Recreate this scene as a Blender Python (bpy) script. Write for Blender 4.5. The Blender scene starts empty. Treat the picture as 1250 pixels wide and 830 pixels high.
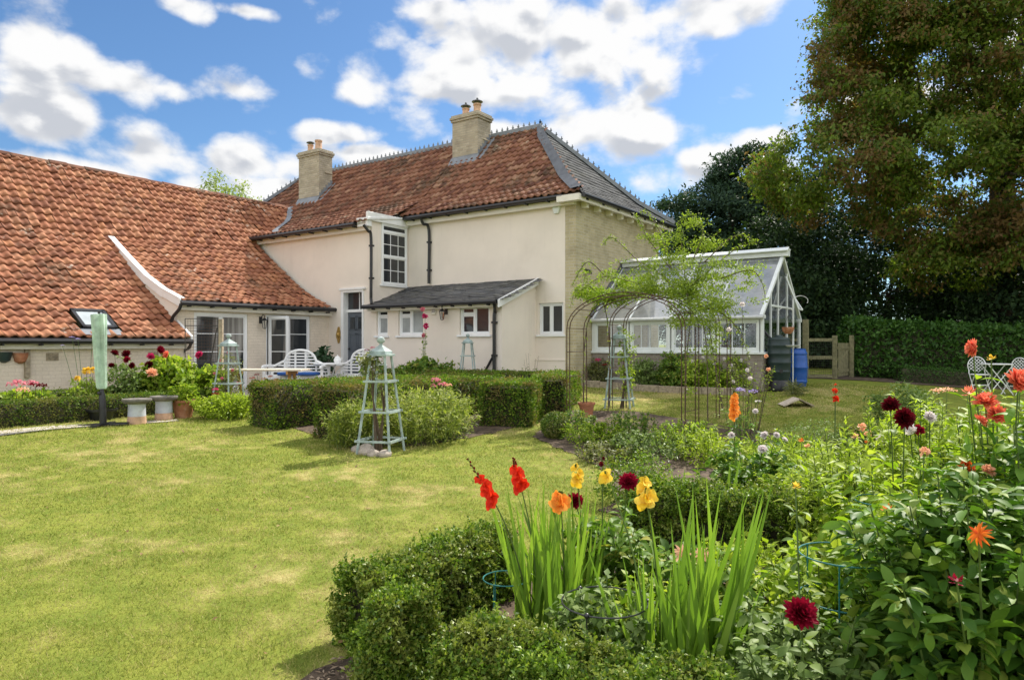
import bpy, math, random
import numpy as np
R = math.radians
PI = math.pi
scene = bpy.context.scene
COL = scene.collection

# ------------------------------------------------------------------ camera, sky, sun, exposure
C35, S35 = math.cos(R(35)), math.sin(R(35))
CU, CV, CZ = 8.94, -15.10, 1.6
cam = bpy.data.cameras.new("camera")
camo = bpy.data.objects.new("camera", cam)
COL.objects.link(camo)
camo.location = (CU, CV, CZ)
camo.rotation_euler = (R(90), 0, R(35))
cam.sensor_width = 36
cam.lens = 850 / 1250 * 36
cam.shift_y = 5 / 1250
cam.clip_end = 2000
cam.clip_start = 0.05
scene.camera = camo
scene.view_settings.view_transform = 'Standard'
scene.view_settings.look = 'None'
scene.view_settings.gamma = 1
scene.view_settings.exposure = 0.46
scene.cycles.max_bounces = 6
scene.cycles.diffuse_bounces = 3
scene.cycles.glossy_bounces = 3
scene.cycles.transmission_bounces = 5
scene.cycles.transparent_max_bounces = 8
scene.cycles.caustics_reflective = False
scene.cycles.caustics_refractive = False
scene.cycles.sample_clamp_indirect = 4
scene.cycles.use_denoising = True

SUN_EL, SUN_AZ = 47.0, 2.0          # azimuth measured from +Y towards +X
sd = bpy.data.lights.new("sun", 'SUN')
sd.energy = 5.0
sd.angle = R(0.53)
sd.color = (1.0, 0.94, 0.84)
suno = bpy.data.objects.new("sun", sd)
COL.objects.link(suno)
suno.location = (0, 0, 40)
suno.rotation_euler = (R(90 - SUN_EL), 0, R(180 - SUN_AZ))

world = bpy.data.worlds.new("World")
scene.world = world
world.use_nodes = True


class NT:
    """small helper to write node graphs"""
    def __init__(s, tree):
        s.t = tree
        s.n = tree.nodes
        s.l = tree.links

    def node(s, kind, **kw):
        n = s.n.new(kind)
        for k, v in kw.items():
            setattr(n, k, v)
        return n

    def put(s, sock, v):
        if isinstance(v, (int, float)):
            sock.default_value = v
        elif isinstance(v, (tuple, list)):
            if len(v) == 3 and sock.type == 'RGBA':
                v = (*v, 1)
            sock.default_value = v
        else:
            s.l.new(v, sock)

    def m(s, op, a, b=0.0, c=None, clamp=False):
        n = s.node('ShaderNodeMath', operation=op, use_clamp=clamp)
        s.put(n.inputs[0], a)
        s.put(n.inputs[1], b)
        if c is not None:
            s.put(n.inputs[2], c)
        return n.outputs[0]

    def mr(s, v, a, b, c=0.0, d=1.0, smooth=True):
        n = s.node('ShaderNodeMapRange')
        if smooth:
            n.interpolation_type = 'SMOOTHSTEP'
        s.put(n.inputs[0], v)
        for i, q in enumerate((a, b, c, d)):
            s.put(n.inputs[1 + i], q)
        return n.outputs[0]

    def noise(s, vec, scale, detail=4, rough=.55, dist=0.0):
        n = s.node('ShaderNodeTexNoise')
        if vec is not None:
            s.l.new(vec, n.inputs['Vector'])
        n.inputs['Scale'].default_value = scale
        n.inputs['Detail'].default_value = detail
        n.inputs['Roughness'].default_value = rough
        n.inputs['Distortion'].default_value = dist
        return n.outputs['Fac']

    def mix(s, f, a, b, mode='MIX'):
        n = s.node('ShaderNodeMix', data_type='RGBA', blend_type=mode)
        s.put(n.inputs[0], f)
        s.put(n.inputs[6], a)
        s.put(n.inputs[7], b)
        return n.outputs[2]

    def ramp(s, f, stops):
        n = s.node('ShaderNodeValToRGB')
        e = n.color_ramp.elements
        while len(e) < len(stops):
            e.new(0.5)
        for i, (p, c) in enumerate(stops):
            e[i].position = p
            e[i].color = (*c, 1)
        s.put(n.inputs[0], f)
        return n.outputs[0]

    def vec(s, x, y, z):
        n = s.node('ShaderNodeCombineXYZ')
        for i, q in enumerate((x, y, z)):
            s.put(n.inputs[i], q)
        return n.outputs[0]


def build_world():
    g = NT(world.node_tree)
    g.n.clear()
    out = g.node('ShaderNodeOutputWorld')
    sky = g.node('ShaderNodeTexSky', sky_type='NISHITA')
    sky.sun_disc = False
    sky.sun_elevation = R(SUN_EL)
    sky.sun_rotation = R(SUN_AZ)
    sky.air_density = 1.0
    sky.dust_density = 0.6
    sky.ozone_density = 2.0
    tc = g.node('ShaderNodeTexCoord')
    rot = g.node('ShaderNodeVectorRotate', rotation_type='Z_AXIS')
    g.l.new(tc.outputs['Generated'], rot.inputs['Vector'])
    rot.inputs['Angle'].default_value = R(-35)
    sp = g.node('ShaderNodeSeparateXYZ')
    g.l.new(rot.outputs[0], sp.inputs[0])
    x, y, z = sp.outputs
    az = g.m('ARCTAN2', x, y)
    el = g.m('ARCSINE', z)
    # cumulus deck: noise on a flat layer, so clouds shrink towards the horizon
    pv = g.vec(g.m('MULTIPLY', az, 1.0), g.m('MULTIPLY', el, 1.45), 0.0)

    def billow(v, det):
        f = g.noise(v, 7.5, det, .56, .15)
        vo = g.node('ShaderNodeTexVoronoi', feature='F1')
        g.l.new(v, vo.inputs['Vector'])
        vo.inputs['Scale'].default_value = 15

        return g.m('ADD', f, g.m('MULTIPLY', g.m('SUBTRACT', .42, vo.outputs['Distance']), .32))
    n1 = billow(pv, 7)
    off = g.node('ShaderNodeVectorMath', operation='ADD')
    g.l.new(pv, off.inputs[0])
    off.inputs[1].default_value = (0.006, 0.028, 0)
    n2 = billow(off.outputs[0], 3)
    n3 = g.noise(pv, 3.2, 3, .5)
    blobs = [(640, 55, 240, 85), (800, 20, 150, 45), (560, 110, 130, 40), (740, 150, 140, 70), (860, 200, 100, 40), (620, 165, 120, 28), (895, 118, 75, 24),
             (930, 165, 80, 26), (40, 55, 75, 60), (60, 150, 120, 45), (180, 185, 150, 34), (300, 200, 120, 36), (175, 105, 85, 28), (285, 112, 75, 26),
             (225, 8, 50, 22), (300, 14, 45, 12), (400, 165, 70, 18), (440, 190, 110, 20), (30, 200, 200, 30), (330, 230, 140, 26),
             (1100, 120, 180, 30), (1240, 60, 120, 60), (-250, 60, 200, 80), (-200, 220, 260, 40)]
    dens = None
    for (bx, by, rx, ry) in blobs:
        dx, dy = (bx - 625) / 850, (420 - by) / 850
        a0 = math.atan2(dx, 1)
        r = math.hypot(1, dx)
        e0 = math.atan2(dy, r)
        ra, re = rx / 850 * math.cos(a0) ** 2, ry / 850 * math.cos(e0) * math.cos(a0)
        d1 = g.m('MULTIPLY_ADD', az, 1 / ra, -a0 / ra)
        d2 = g.m('MULTIPLY_ADD', el, 1 / re, -e0 / re)
        q = g.m('SUBTRACT', 1.0, g.m('SQRT', g.m('MULTIPLY_ADD', d1, d1, g.m('MULTIPLY', d2, d2))))
        dens = q if dens is None else g.m('MAXIMUM', dens, q)
    # about two thirds cloud behind the camera and overhead, added unseen to light the front
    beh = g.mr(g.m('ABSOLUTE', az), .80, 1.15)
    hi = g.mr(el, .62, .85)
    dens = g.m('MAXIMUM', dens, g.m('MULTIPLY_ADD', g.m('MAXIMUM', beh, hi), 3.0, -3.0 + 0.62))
    dens = g.m('MAXIMUM', dens, -1.2)
    dd = g.m('ADD', g.m('MULTIPLY_ADD', dens, 1.05, .12), g.m('MULTIPLY', g.m('SUBTRACT', n1, 0.52), 3.2))
    mask = g.mr(dd, -0.04, 0.62)
    thick = g.mr(g.m('ADD', g.m('MULTIPLY', dens, .8), g.m('MULTIPLY', g.m('SUBTRACT', n2, 0.5), 3.4)), 0.0, 1.0)
    shade = g.m('MULTIPLY', thick, g.mr(g.m('ADD', n3, g.m('MULTIPLY', g.m('SUBTRACT', n2, n1), 2.2)), .36, .70))
    ccol = g.mix(shade, (1.0, 1.0, 1.0), (.60, .63, .69))
    bg1 = g.node('ShaderNodeBackground')
    tint = g.mix(1.0, sky.outputs[0], (0.74, 1.0, 1.22), 'MULTIPLY')
    g.l.new(tint, bg1.inputs[0])
    bg1.inputs[1].default_value = SKY_STRENGTH
    bg2 = g.node('ShaderNodeBackground')
    g.l.new(ccol, bg2.inputs[0])
    g.put(bg2.inputs[1], g.m('MULTIPLY_ADD', beh, CLOUD_BACK_FILL, CLOUD_FRONT))
    ms = g.node('ShaderNodeMixShader')
    g.l.new(mask, ms.inputs[0])
    g.l.new(bg1.outputs[0], ms.inputs[1])
    g.l.new(bg2.outputs[0], ms.inputs[2])
    g.l.new(ms.outputs[0], out.inputs[0])
    world.cycles.sampling_method = 'MANUAL'
    world.cycles.sample_map_resolution = 512


SKY_STRENGTH, CLOUD_FRONT, CLOUD_BACK_FILL = 0.082, 0.72, 0.5  # last value: extra brightness of the unseen back clouds, added as fill light
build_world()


# ------------------------------------------------------------------ layout helpers (photo bearing + distance -> place on the site)
def xy(X, Y):
    return CU + X * C35 - Y * S35, CV + X * S35 + Y * C35


def plan(x, y):
    return (x - CU) * C35 + (y - CV) * S35, -(x - CU) * S35 + (y - CV) * C35


GP = np.array([(-8.4, 11.4, .25), (-7.3, 13, .28), (-6.4, 12.1, .2), (-5.4, 17.5, .42), (1.34, 17.5, .62), (5.8, 16.1, .65), (9, 19.5, .68),
               (14, 24, .7), (3, 26, .7), (-10, 26, .6), (-14, 14, .4), (-12, 20, .5), (11.8, 17, .4), (16, 18, .45), (-2.1, 9.8, .09), (2.2, 14.5, .32), (2.9, 11.4, .1),
               (4.3, 14, .4), (-3, 14, .25), (-8, 8, .08), (-4, 9, .07), (6, 10, .08), (10, 12, .12), (14, 12, .15)]
              + [(X, Y, 0) for X in (-9, -6, -3, 0, 3, 6, 9, 12) for Y in (1, 3.5, 6)])


def gz(x, y):
    x = np.asarray(x, float)
    y = np.asarray(y, float)
    X, Y = plan(x, y)
    d2 = (X[..., None] - GP[:, 0]) ** 2 + (Y[..., None] - GP[:, 1]) ** 2
    w = np.exp(-d2 / (2 * 1.7 ** 2)) + 1e-5 / (d2 + 4)
    far = np.clip((np.hypot(X, Y - 10) - 25) / 60, 0, 1)
    return (w * GP[:, 2]).sum(-1) / w.sum(-1) * (1 - far) + far * .5


def G(px, Y, dz=0.0):
    x, y = xy((px - 625) / 850 * Y, Y)
    return np.array((x, y, float(gz(x, y)) + dz))


def W(px, py, Y):
    x, y = xy((px - 625) / 850 * Y, Y)
    return np.array((x, y, CZ - (py - 420) / 850 * Y))


X0_, Y0_ = plan(0, 0)


def fu(px, v):
    k = (px - 625) / 850
    return (k * (Y0_ + C35 * v) - X0_ - S35 * v) / (C35 + k * S35)


def fv(px, u):
    k = (px - 625) / 850
    return (k * (Y0_ - S35 * u) - X0_ - C35 * u) / (S35 - k * C35)


def zf(py, u, v):
    return CZ - (py - 420) / 850 * (Y0_ - S35 * u + C35 * v)


# ------------------------------------------------------------------ materials
MATS = {}


def newmat(name):
    m = bpy.data.materials.new(name)
    m.use_nodes = True
    g = NT(m.node_tree)
    g.n.clear()
    MATS[name] = m
    return m, g


def simple(name, col, rough=.6, var=.25, scale=8.0, bump=.0, bscale=60, metal=0.0, spec=.4, dirt=None, streak=None):
    m, g = newmat(name)
    out = g.node('ShaderNodeOutputMaterial')
    p = g.node('ShaderNodeBsdfPrincipled')
    tc = g.node('ShaderNodeTexCoord').outputs['Object']
    n = g.noise(tc, scale, 6, .6)
    lo = tuple(c * (1 - var) for c in col)
    hi = tuple(min(1, c * (1 + var)) for c in col)
    c = g.mix(g.mr(n, .3, .7), lo, hi)
    if dirt:
        c = g.mix(g.m('MULTIPLY', g.mr(g.noise(tc, scale * .6, 8, .7), .5, .72), dirt[1]), c, dirt[0])
    if streak:
        mp = g.node('ShaderNodeMapping')
        mp.inputs['Scale'].default_value = (4.5, 4.5, .22)
        g.l.new(tc, mp.inputs['Vector'])
        s1 = g.mr(g.noise(mp.outputs[0], 1.0, 6, .65), .52, .78)
        s2 = g.mr(g.noise(tc, .8, 3, .6), .42, .62)
        c = g.mix(g.m('MULTIPLY', g.m('MULTIPLY', s1, s2), streak[1] * 1.6), c, streak[0])
    g.l.new(c, p.inputs['Base Color'])
    p.inputs['Roughness'].default_value = rough
    p.inputs['Metallic'].default_value = metal
    p.inputs['Specular IOR Level'].default_value = spec
    if bump:
        b = g.node('ShaderNodeBump')
        b.inputs['Strength'].default_value = bump
        b.inputs['Distance'].default_value = .01
        g.l.new(g.noise(tc, bscale, 5, .65), b.inputs['Height'])
        g.l.new(b.outputs[0], p.inputs['Normal'])
    g.l.new(p.outputs[0], out.inputs[0])
    return m


def leafmat(name, cols, trans=.35, rough=.45, patch=None, pscale=1.5, tcol=(1.15, 1.25, .55), spec=.35):
    """cols: ramp of real leaf colours, picked per leaf; patch: a second colour in clumps"""
    m, g = newmat(name)
    out = g.node('ShaderNodeOutputMaterial')
    geo = g.node('ShaderNodeNewGeometry')
    rnd = geo.outputs['Random Per Island']
    n = len(cols)
    c = g.ramp(rnd, [(i / max(1, n - 1), q) for i, q in enumerate(cols)])
    tc = g.node('ShaderNodeTexCoord').outputs['Object']
    if patch:
        f = g.mr(g.m('ADD', g.noise(tc, pscale, 3, .6), g.m('MULTIPLY', g.m('SUBTRACT', rnd, .5), .25)), .48, .62)
        c = g.mix(f, c, patch)
    p = g.node('ShaderNodeBsdfPrincipled')
    g.l.new(c, p.inputs['Base Color'])
    p.inputs['Roughness'].default_value = rough
    p.inputs['Specular IOR Level'].default_value = spec
    t = g.node('ShaderNodeBsdfTranslucent')
    g.l.new(g.mix(1.0, c, tcol, 'MULTIPLY'), t.inputs[0])
    ms = g.node('ShaderNodeMixShader')
    ms.inputs[0].default_value = trans
    g.l.new(p.outputs[0], ms.inputs[1])
    g.l.new(t.outputs[0], ms.inputs[2])
    g.l.new(ms.outputs[0], out.inputs[0])
    return m


def petalmat(name, c1, c2, trans=.35, core=None):
    return leafmat(name, [c1, c2], trans, .55, tuple(q * .5 + .5 * w for q, w in zip(c1, c2)) if core is None else core, 55, tcol=(1.1, 1.0, .95), spec=.15)


def brickmat(name, c1, c2, mortar, bump=.6, scale=1.0, stain=None, paint=False):
    m, g = newmat(name)
    out = g.node('ShaderNodeOutputMaterial')
    p = g.node('ShaderNodeBsdfPrincipled')
    tc = g.node('ShaderNodeTexCoord').outputs['Object']
    sp = g.node('ShaderNodeSeparateXYZ')
    g.l.new(tc, sp.inputs[0])
    v = g.vec(g.m('ADD', sp.outputs[0], sp.outputs[1]), sp.outputs[2], 0.0)
    b = g.node('ShaderNodeTexBrick')
    g.l.new(v, b.inputs['Vector'])
    g.put(b.inputs['Color1'], c1)
    g.put(b.inputs['Color2'], c2)
    g.put(b.inputs['Mortar'], mortar)
    b.inputs['Scale'].default_value = scale
    b.inputs['Mortar Size'].default_value = .008
    b.inputs['Mortar Smooth'].default_value = .3
    b.inputs['Brick Width'].default_value = .235
    b.inputs['Row Height'].default_value = .075
    c = b.outputs['Color']
    n = g.noise(tc, 2.2, 6, .65)
    c = g.mix(g.m('MULTIPLY', g.mr(n, .42, .72), .55), c, stain or tuple(q * .55 for q in c1))
    n2 = g.noise(tc, 25, 4, .6)
    c = g.mix(g.m('MULTIPLY', g.mr(n2, .4, .7), .25), c, tuple(q * .6 for q in c1))
    g.l.new(c, p.inputs['Base Color'])
    p.inputs['Roughness'].default_value = .55 if paint else .9
    p.inputs['Specular IOR Level'].default_value = .25
    bp = g.node('ShaderNodeBump')
    bp.inputs['Strength'].default_value = bump
    bp.inputs['Distance'].default_value = .012
    h = g.m('ADD', g.m('MULTIPLY', b.outputs['Fac'], -1.0), g.m('MULTIPLY', g.noise(tc, 90, 4, .6), .5))
    g.l.new(h, bp.inputs['Height'])
    g.l.new(bp.outputs[0], p.inputs['Normal'])
    g.l.new(p.outputs[0], out.inputs[0])
    return m


def tilemat(name, cols, moss, lichen, mosscov=.5, rough=.8, spec=.3):
    m, g = newmat(name)
    out = g.node('ShaderNodeOutputMaterial')
    p = g.node('ShaderNodeBsdfPrincipled')
    rnd = g.node('ShaderNodeNewGeometry').outputs['Random Per Island']
    n = len(cols)
    c = g.ramp(rnd, [(i / (n - 1), q) for i, q in enumerate(cols)])
    tc = g.node('ShaderNodeTexCoord').outputs['Object']
    big = g.noise(tc, .55, 5, .6)
    mid = g.noise(tc, 5.0, 6, .7)
    fine = g.noise(tc, 38, 5, .7)
    c = g.mix(g.m('MULTIPLY', g.mr(fine, .45, .7), .35), c, tuple(q * .45 for q in cols[0]))
    f = g.m('MULTIPLY', g.mr(g.m('ADD', g.m('MULTIPLY', big, .8), g.m('MULTIPLY', mid, .6)), .70 + (.5 - mosscov) * .3, .90 + (.5 - mosscov) * .3), .8)
    c = g.mix(f, c, moss)
    lf = g.mr(g.m('ADD', g.noise(tc, 1.3, 4, .6), g.m('MULTIPLY', g.noise(tc, 14, 4, .7), .5)), .90, 1.0)
    c = g.mix(g.m('MULTIPLY', lf, .75), c, lichen)
    g.l.new(c, p.inputs['Base Color'])
    p.inputs['Roughness'].default_value = rough
    p.inputs['Specular IOR Level'].default_value = spec
    b = g.node('ShaderNodeBump')
    b.inputs['Strength'].default_value = .5
    b.inputs['Distance'].default_value = .01
    g.l.new(fine, b.inputs['Height'])
    g.l.new(b.outputs[0], p.inputs['Normal'])
    g.l.new(p.outputs[0], out.inputs[0])
    return m


def glassmat(name, tint=(1, 1, 1), refl=1.0, rough=.0, sky_sheen=0.0, sheen_col=(.6, .65, .7)):
    m, g = newmat(name)
    out = g.node('ShaderNodeOutputMaterial')
    tr = g.node('ShaderNodeBsdfTransparent')
    g.put(tr.inputs[0], tint)
    gl = g.node('ShaderNodeBsdfGlossy')
    gl.inputs['Roughness'].default_value = rough
    fr = g.node('ShaderNodeFresnel')
    fr.inputs[0].default_value = 1.5
    ms = g.node('ShaderNodeMixShader')
    g.l.new(g.m('MULTIPLY', fr.outputs[0], refl * 1.7, clamp=True), ms.inputs[0])
    base = tr.outputs[0]
    if sky_sheen:
        df = g.node('ShaderNodeBsdfDiffuse')
        g.put(df.inputs[0], sheen_col)
        tl = g.node('ShaderNodeBsdfTranslucent')
        g.put(tl.inputs[0], sheen_col)
        m2 = g.node('ShaderNodeMixShader')
        m2.inputs[0].default_value = .5
        g.l.new(df.outputs[0], m2.inputs[1])
        g.l.new(tl.outputs[0], m2.inputs[2])
        m3 = g.node('ShaderNodeMixShader')
        tc = g.node('ShaderNodeTexCoord').outputs['Object']
        g.l.new(g.m('MULTIPLY', g.mr(g.noise(tc, 3, 6, .65), .2, .8, .6, 1.3), sky_sheen), m3.inputs[0])
        g.l.new(base, m3.inputs[1])
        g.l.new(m2.outputs[0], m3.inputs[2])
        base = m3.outputs[0]
    g.l.new(base, ms.inputs[1])
    g.l.new(gl.outputs[0], ms.inputs[2])
    g.l.new(ms.outputs[0], out.inputs[0])
    return m


def panemat(name, col, rough=.04):
    """window glass with a dark room or a blind close behind it"""
    m, g = newmat(name)
    out = g.node('ShaderNodeOutputMaterial')
    p = g.node('ShaderNodeBsdfPrincipled')
    tc = g.node('ShaderNodeTexCoord').outputs['Object']
    g.l.new(g.mix(g.noise(tc, 3.0, 3, .5), tuple(q * .55 for q in col), tuple(min(1, q * 1.4) for q in col)), p.inputs['Base Color'])
    p.inputs['Roughness'].default_value = rough
    p.inputs['Specular IOR Level'].default_value = .7
    b = g.node('ShaderNodeBump')
    b.inputs['Strength'].default_value = .05
    b.inputs['Distance'].default_value = .02
    g.l.new(g.noise(tc, 2.5, 2), b.inputs['Height'])
    g.l.new(b.outputs[0], p.inputs['Normal'])
    g.l.new(p.outputs[0], out.inputs[0])
    return m


def curtainmat(name, c1, c2, rough=.06):
    """glass with hanging folds of pale curtain close behind it"""
    m, g = newmat(name)
    out = g.node('ShaderNodeOutputMaterial')
    p = g.node('ShaderNodeBsdfPrincipled')
    tc = g.node('ShaderNodeTexCoord').outputs['Object']
    mp = g.node('ShaderNodeMapping')
    mp.inputs['Scale'].default_value = (14, 14, .5)
    g.l.new(tc, mp.inputs['Vector'])
    f = g.mr(g.noise(mp.outputs[0], 1.0, 3, .5), .35, .65)
    mp2 = g.node('ShaderNodeMapping')
    mp2.inputs['Scale'].default_value = (1.6, 1.6, .25)
    g.l.new(tc, mp2.inputs['Vector'])
    op = g.mr(g.noise(mp2.outputs[0], 1.0, 1, .5), .47, .53)
    g.l.new(g.mix(op, (.03, .033, .036), g.mix(f, c1, c2)), p.inputs['Base Color'])
    p.inputs['Roughness'].default_value = rough
    p.inputs['Specular IOR Level'].default_value = .7
    g.l.new(p.outputs[0], out.inputs[0])
    return m


def groundmat():
    m, g = newmat('lawn_ground')
    out = g.node('ShaderNodeOutputMaterial')
    p = g.node('ShaderNodeBsdfPrincipled')
    tc = g.node('ShaderNodeTexCoord').outputs['Object']
    a = g.noise(tc, .55, 4, .6)
    b = g.noise(tc, 3.0, 6, .65)
    c_ = g.noise(tc, 40, 5, .7)
    c = g.mix(g.mr(b, .3, .7), (.15, .195, .03), (.265, .28, .05))
    dry = g.mr(g.m('ADD', g.m('MULTIPLY', a, .65), g.m('MULTIPLY', b, .5)), .60, .76)
    c = g.mix(g.m('MULTIPLY', dry, .75), c, (.52, .42, .20))
    c = g.mix(g.m('MULTIPLY', g.mr(c_, .35, .7), .5), c, (.11, .15, .02))
    g.l.new(c, p.inputs['Base Color'])
    p.inputs['Roughness'].default_value = .9
    p.inputs['Specular IOR Level'].default_value = .1
    bp = g.node('ShaderNodeBump')
    bp.inputs['Strength'].default_value = .7
    bp.inputs['Distance'].default_value = .02
    g.l.new(c_, bp.inputs['Height'])
    g.l.new(bp.outputs[0], p.inputs['Normal'])
    g.l.new(p.outputs[0], out.inputs[0])
    return m


def grassmat():
    m, g = newmat('grass_blades')
    out = g.node('ShaderNodeOutputMaterial')
    tc = g.node('ShaderNodeTexCoord').outputs['Object']
    rnd = g.node('ShaderNodeNewGeometry').outputs['Random Per Island']
    a = g.noise(tc, .55, 4, .6)
    b = g.noise(tc, 3.0, 6, .65)
    c = g.ramp(rnd, [(0, (.155, .205, .032)), (.45, (.265, .30, .052)), (.8, (.385, .39, .085)), (1, (.56, .48, .20))])
    dry = g.mr(g.m('ADD', g.m('MULTIPLY', a, .6), g.m('MULTIPLY', b, .6)), .55, .74)
    c = g.mix(g.m('MULTIPLY', dry, .8), c, (.64, .53, .26))
    p = g.node('ShaderNodeBsdfPrincipled')
    g.l.new(c, p.inputs['Base Color'])
    p.inputs['Roughness'].default_value = .6
    p.inputs['Specular IOR Level'].default_value = .2
    t = g.node('ShaderNodeBsdfTranslucent')
    g.l.new(c, t.inputs[0])
    ms = g.node('ShaderNodeMixShader')
    ms.inputs[0].default_value = .4
    g.l.new(p.outputs[0], ms.inputs[1])
    g.l.new(t.outputs[0], ms.inputs[2])
    g.l.new(ms.outputs[0], out.inputs[0])
    return m


M_LAWN = groundmat()
M_GRASS = grassmat()
M_SOIL = simple('soil', (.085, .058, .038), .95, .5, 9, 1.0, 40, dirt=((.20, .15, .10), .6))
M_CHIP = simple('bark_chip', (.20, .14, .095), .9, .5, 60, .5, 90)
M_PATH = simple('path_stone', (.42, .38, .32), .9, .2, 6, .4, 50, dirt=((.25, .22, .18), .6))
M_RENDER = simple('cream_render', (.82, .735, .645), .85, .04, .9, .25, 140, spec=.2, dirt=((.66, .58, .50), .35), streak=((.60, .53, .46), .28))
M_RENDER_SIDE = M_RENDER
M_BRICK = brickmat('gault_brick', (.60, .52, .33), (.46, .39, .24), (.58, .54, .43), .7, stain=(.33, .28, .18))
M_CHIMBRICK = brickmat('chimney_brick', (.53, .46, .35), (.40, .34, .25), (.44, .40, .32), .8, stain=(.24, .21, .165))
M_DWARF = brickmat('dwarf_wall_brick', (.34, .29, .24), (.26, .215, .18), (.36, .33, .28), .7)
M_PBRICK = brickmat('painted_brick', (.80, .70, .58), (.77, .67, .55), (.72, .62, .51), .45, stain=(.62, .54, .44), paint=True)
M_BTILE = tilemat('barn_pantile', [(.21, .08, .045), (.30, .115, .06), (.37, .15, .08), (.31, .125, .065), (.46, .215, .12), (.40, .17, .08)], (.12, .07, .042), (.60, .55, .46), .46)
M_HTILE = tilemat('house_pantile', [(.13, .052, .034), (.20, .08, .048), (.29, .13, .076), (.23, .098, .056), (.38, .215, .135)], (.075, .054, .034), (.40, .34, .25), .62)
M_SLATE = tilemat('roof_slate', [(.055, .056, .058), (.085, .085, .083), (.115, .112, .105), (.07, .072, .078)], (.075, .08, .04), (.19, .19, .16), .45, .55, .5)
M_HSLATE = tilemat('hip_slate', [(.06, .062, .068), (.085, .087, .092), (.115, .117, .12), (.075, .077, .08)], (.07, .07, .06), (.2, .2, .19), .3, .9, .12)
M_LEAD = simple('lead_flashing', (.20, .215, .24), .5, .2, 4, .2, 30, spec=.5)
M_LEADDK = simple('hip_lead', (.10, .105, .115), .5, .25, 4, .2, 30, spec=.5)
M_WHITE = simple('white_paint', (.82, .82, .81), .45, .03, 4, .05, 80, spec=.4, dirt=((.62, .60, .55), .25))
M_UPVC = simple('white_frame', (.84, .85, .86), .35, .02, 4)
M_CREAM = simple('cream_fascia', (.78, .73, .64), .5, .05, 4)
M_BLACK = simple('black_plastic', (.018, .018, .02), .35, .2, 10, spec=.5)
M_GREYDOOR = simple('grey_door_paint', (.105, .12, .14), .4, .08, 4)
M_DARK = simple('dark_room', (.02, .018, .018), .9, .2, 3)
M_GLASS = panemat('dark_window_glass', (.030, .034, .038))
M_BLIND = panemat('blind_behind_glass', (.36, .38, .38), .08)
M_CURT = curtainmat('curtain_behind_glass', (.16, .15, .14), (.34, .33, .31))
M_SKYL = panemat('rooflight_glass', (.42, .47, .50), .05)
M_GHG = glassmat('greenhouse_glass', (.93, .95, .95), 1.0)
M_GHR = glassmat('greenhouse_roof_glass', (.9, .92, .93), 2.2, .03, .62, (.66, .69, .74))  # pale diffuse colour stands in for sky reflected in the roof panes
M_GHF = simple('greenhouse_frame', (.74, .77, .76), .45, .04, 4, dirt=((.45, .48, .42), .35))
M_TERRA = simple('terracotta', (.40, .165, .085), .8, .25, 9, .3, 60, dirt=((.55, .42, .33), .5))
M_POTCLAY = simple('chimney_pot_clay', (.52, .33, .22), .85, .2, 9, .3, 60)
M_GLAZE = simple('grey_glaze', (.50, .52, .58), .4, .15, 5, .1, 40, dirt=((.30, .17, .11), .65))
M_STONE = simple('weathered_stone', (.17, .155, .135), .9, .3, 12, .8, 50, dirt=((.08, .075, .06), .6))
M_ROCK = simple('garden_rock', (.36, .31, .26), .9, .3, 8, .8, 25)
M_SAGE = simple('sage_paint', (.33, .405, .39), .65, .25, 9, .3, 60, dirt=((.52, .54, .49), .6), streak=((.20, .22, .18), .5))
M_WOODOLD = simple('weathered_wood', (.34, .28, .20), .85, .3, 14, .5, 60)
M_WOODOR = simple('orange_wood', (.42, .22, .07), .7, .25, 10, .3, 50)
M_TABLE = simple('bleached_table_top', (.55, .47, .38), .8, .2, 14, .3, 60)
M_FENCE = simple('fence_wood', (.20, .185, .10), .85, .3, 12, .4, 60)
M_RUST = simple('rusty_iron', (.085, .045, .028), .8, .4, 25, .5, 120)
M_WIRE = simple('dark_wire', (.05, .045, .04), .6, .3, 10, metal=.3)
M_MINT = simple('mint_canvas', (.40, .53, .42), .85, .28, 5, .9, 14, dirt=((.66, .72, .64), .6), streak=((.22, .34, .25), .5))
M_NAVY = simple('blue_cushion', (.03, .10, .33), .9, .15, 20, .2, 90)
M_BRASS = simple('gilt_metal', (.50, .33, .10), .4, .2, 15, metal=.7)
M_BUTT = simple('dark_green_plastic', (.022, .040, .040), .45, .15, 6, spec=.45)
M_BARREL = simple('blue_plastic', (.012, .085, .36), .4, .12, 6, spec=.5)
M_TEAL = simple('teal_wire', (.03, .17, .16), .55, .2, 10, spec=.3)
M_GREYMET = simple('pale_grey_metal', (.55, .56, .55), .5, .1, 10, metal=.2)
M_ALARM = simple('alarm_plastic', (.74, .78, .76), .4, .03, 5)
M_ALARMDK = simple('alarm_panel', (.35, .45, .48), .4, .05, 5)
M_BARK = simple('tree_bark', (.060, .047, .036), .95, .4, 6, 1.0, 18)
M_TWIG = simple('hedge_twigs', (.045, .042, .022), .95, .5, 12, .6, 60)
M_STEM = simple('green_stem', (.085, .135, .03), .6, .35, 10)
M_STEMDK = simple('dark_stem', (.10, .07, .045), .7, .3, 10)

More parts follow.
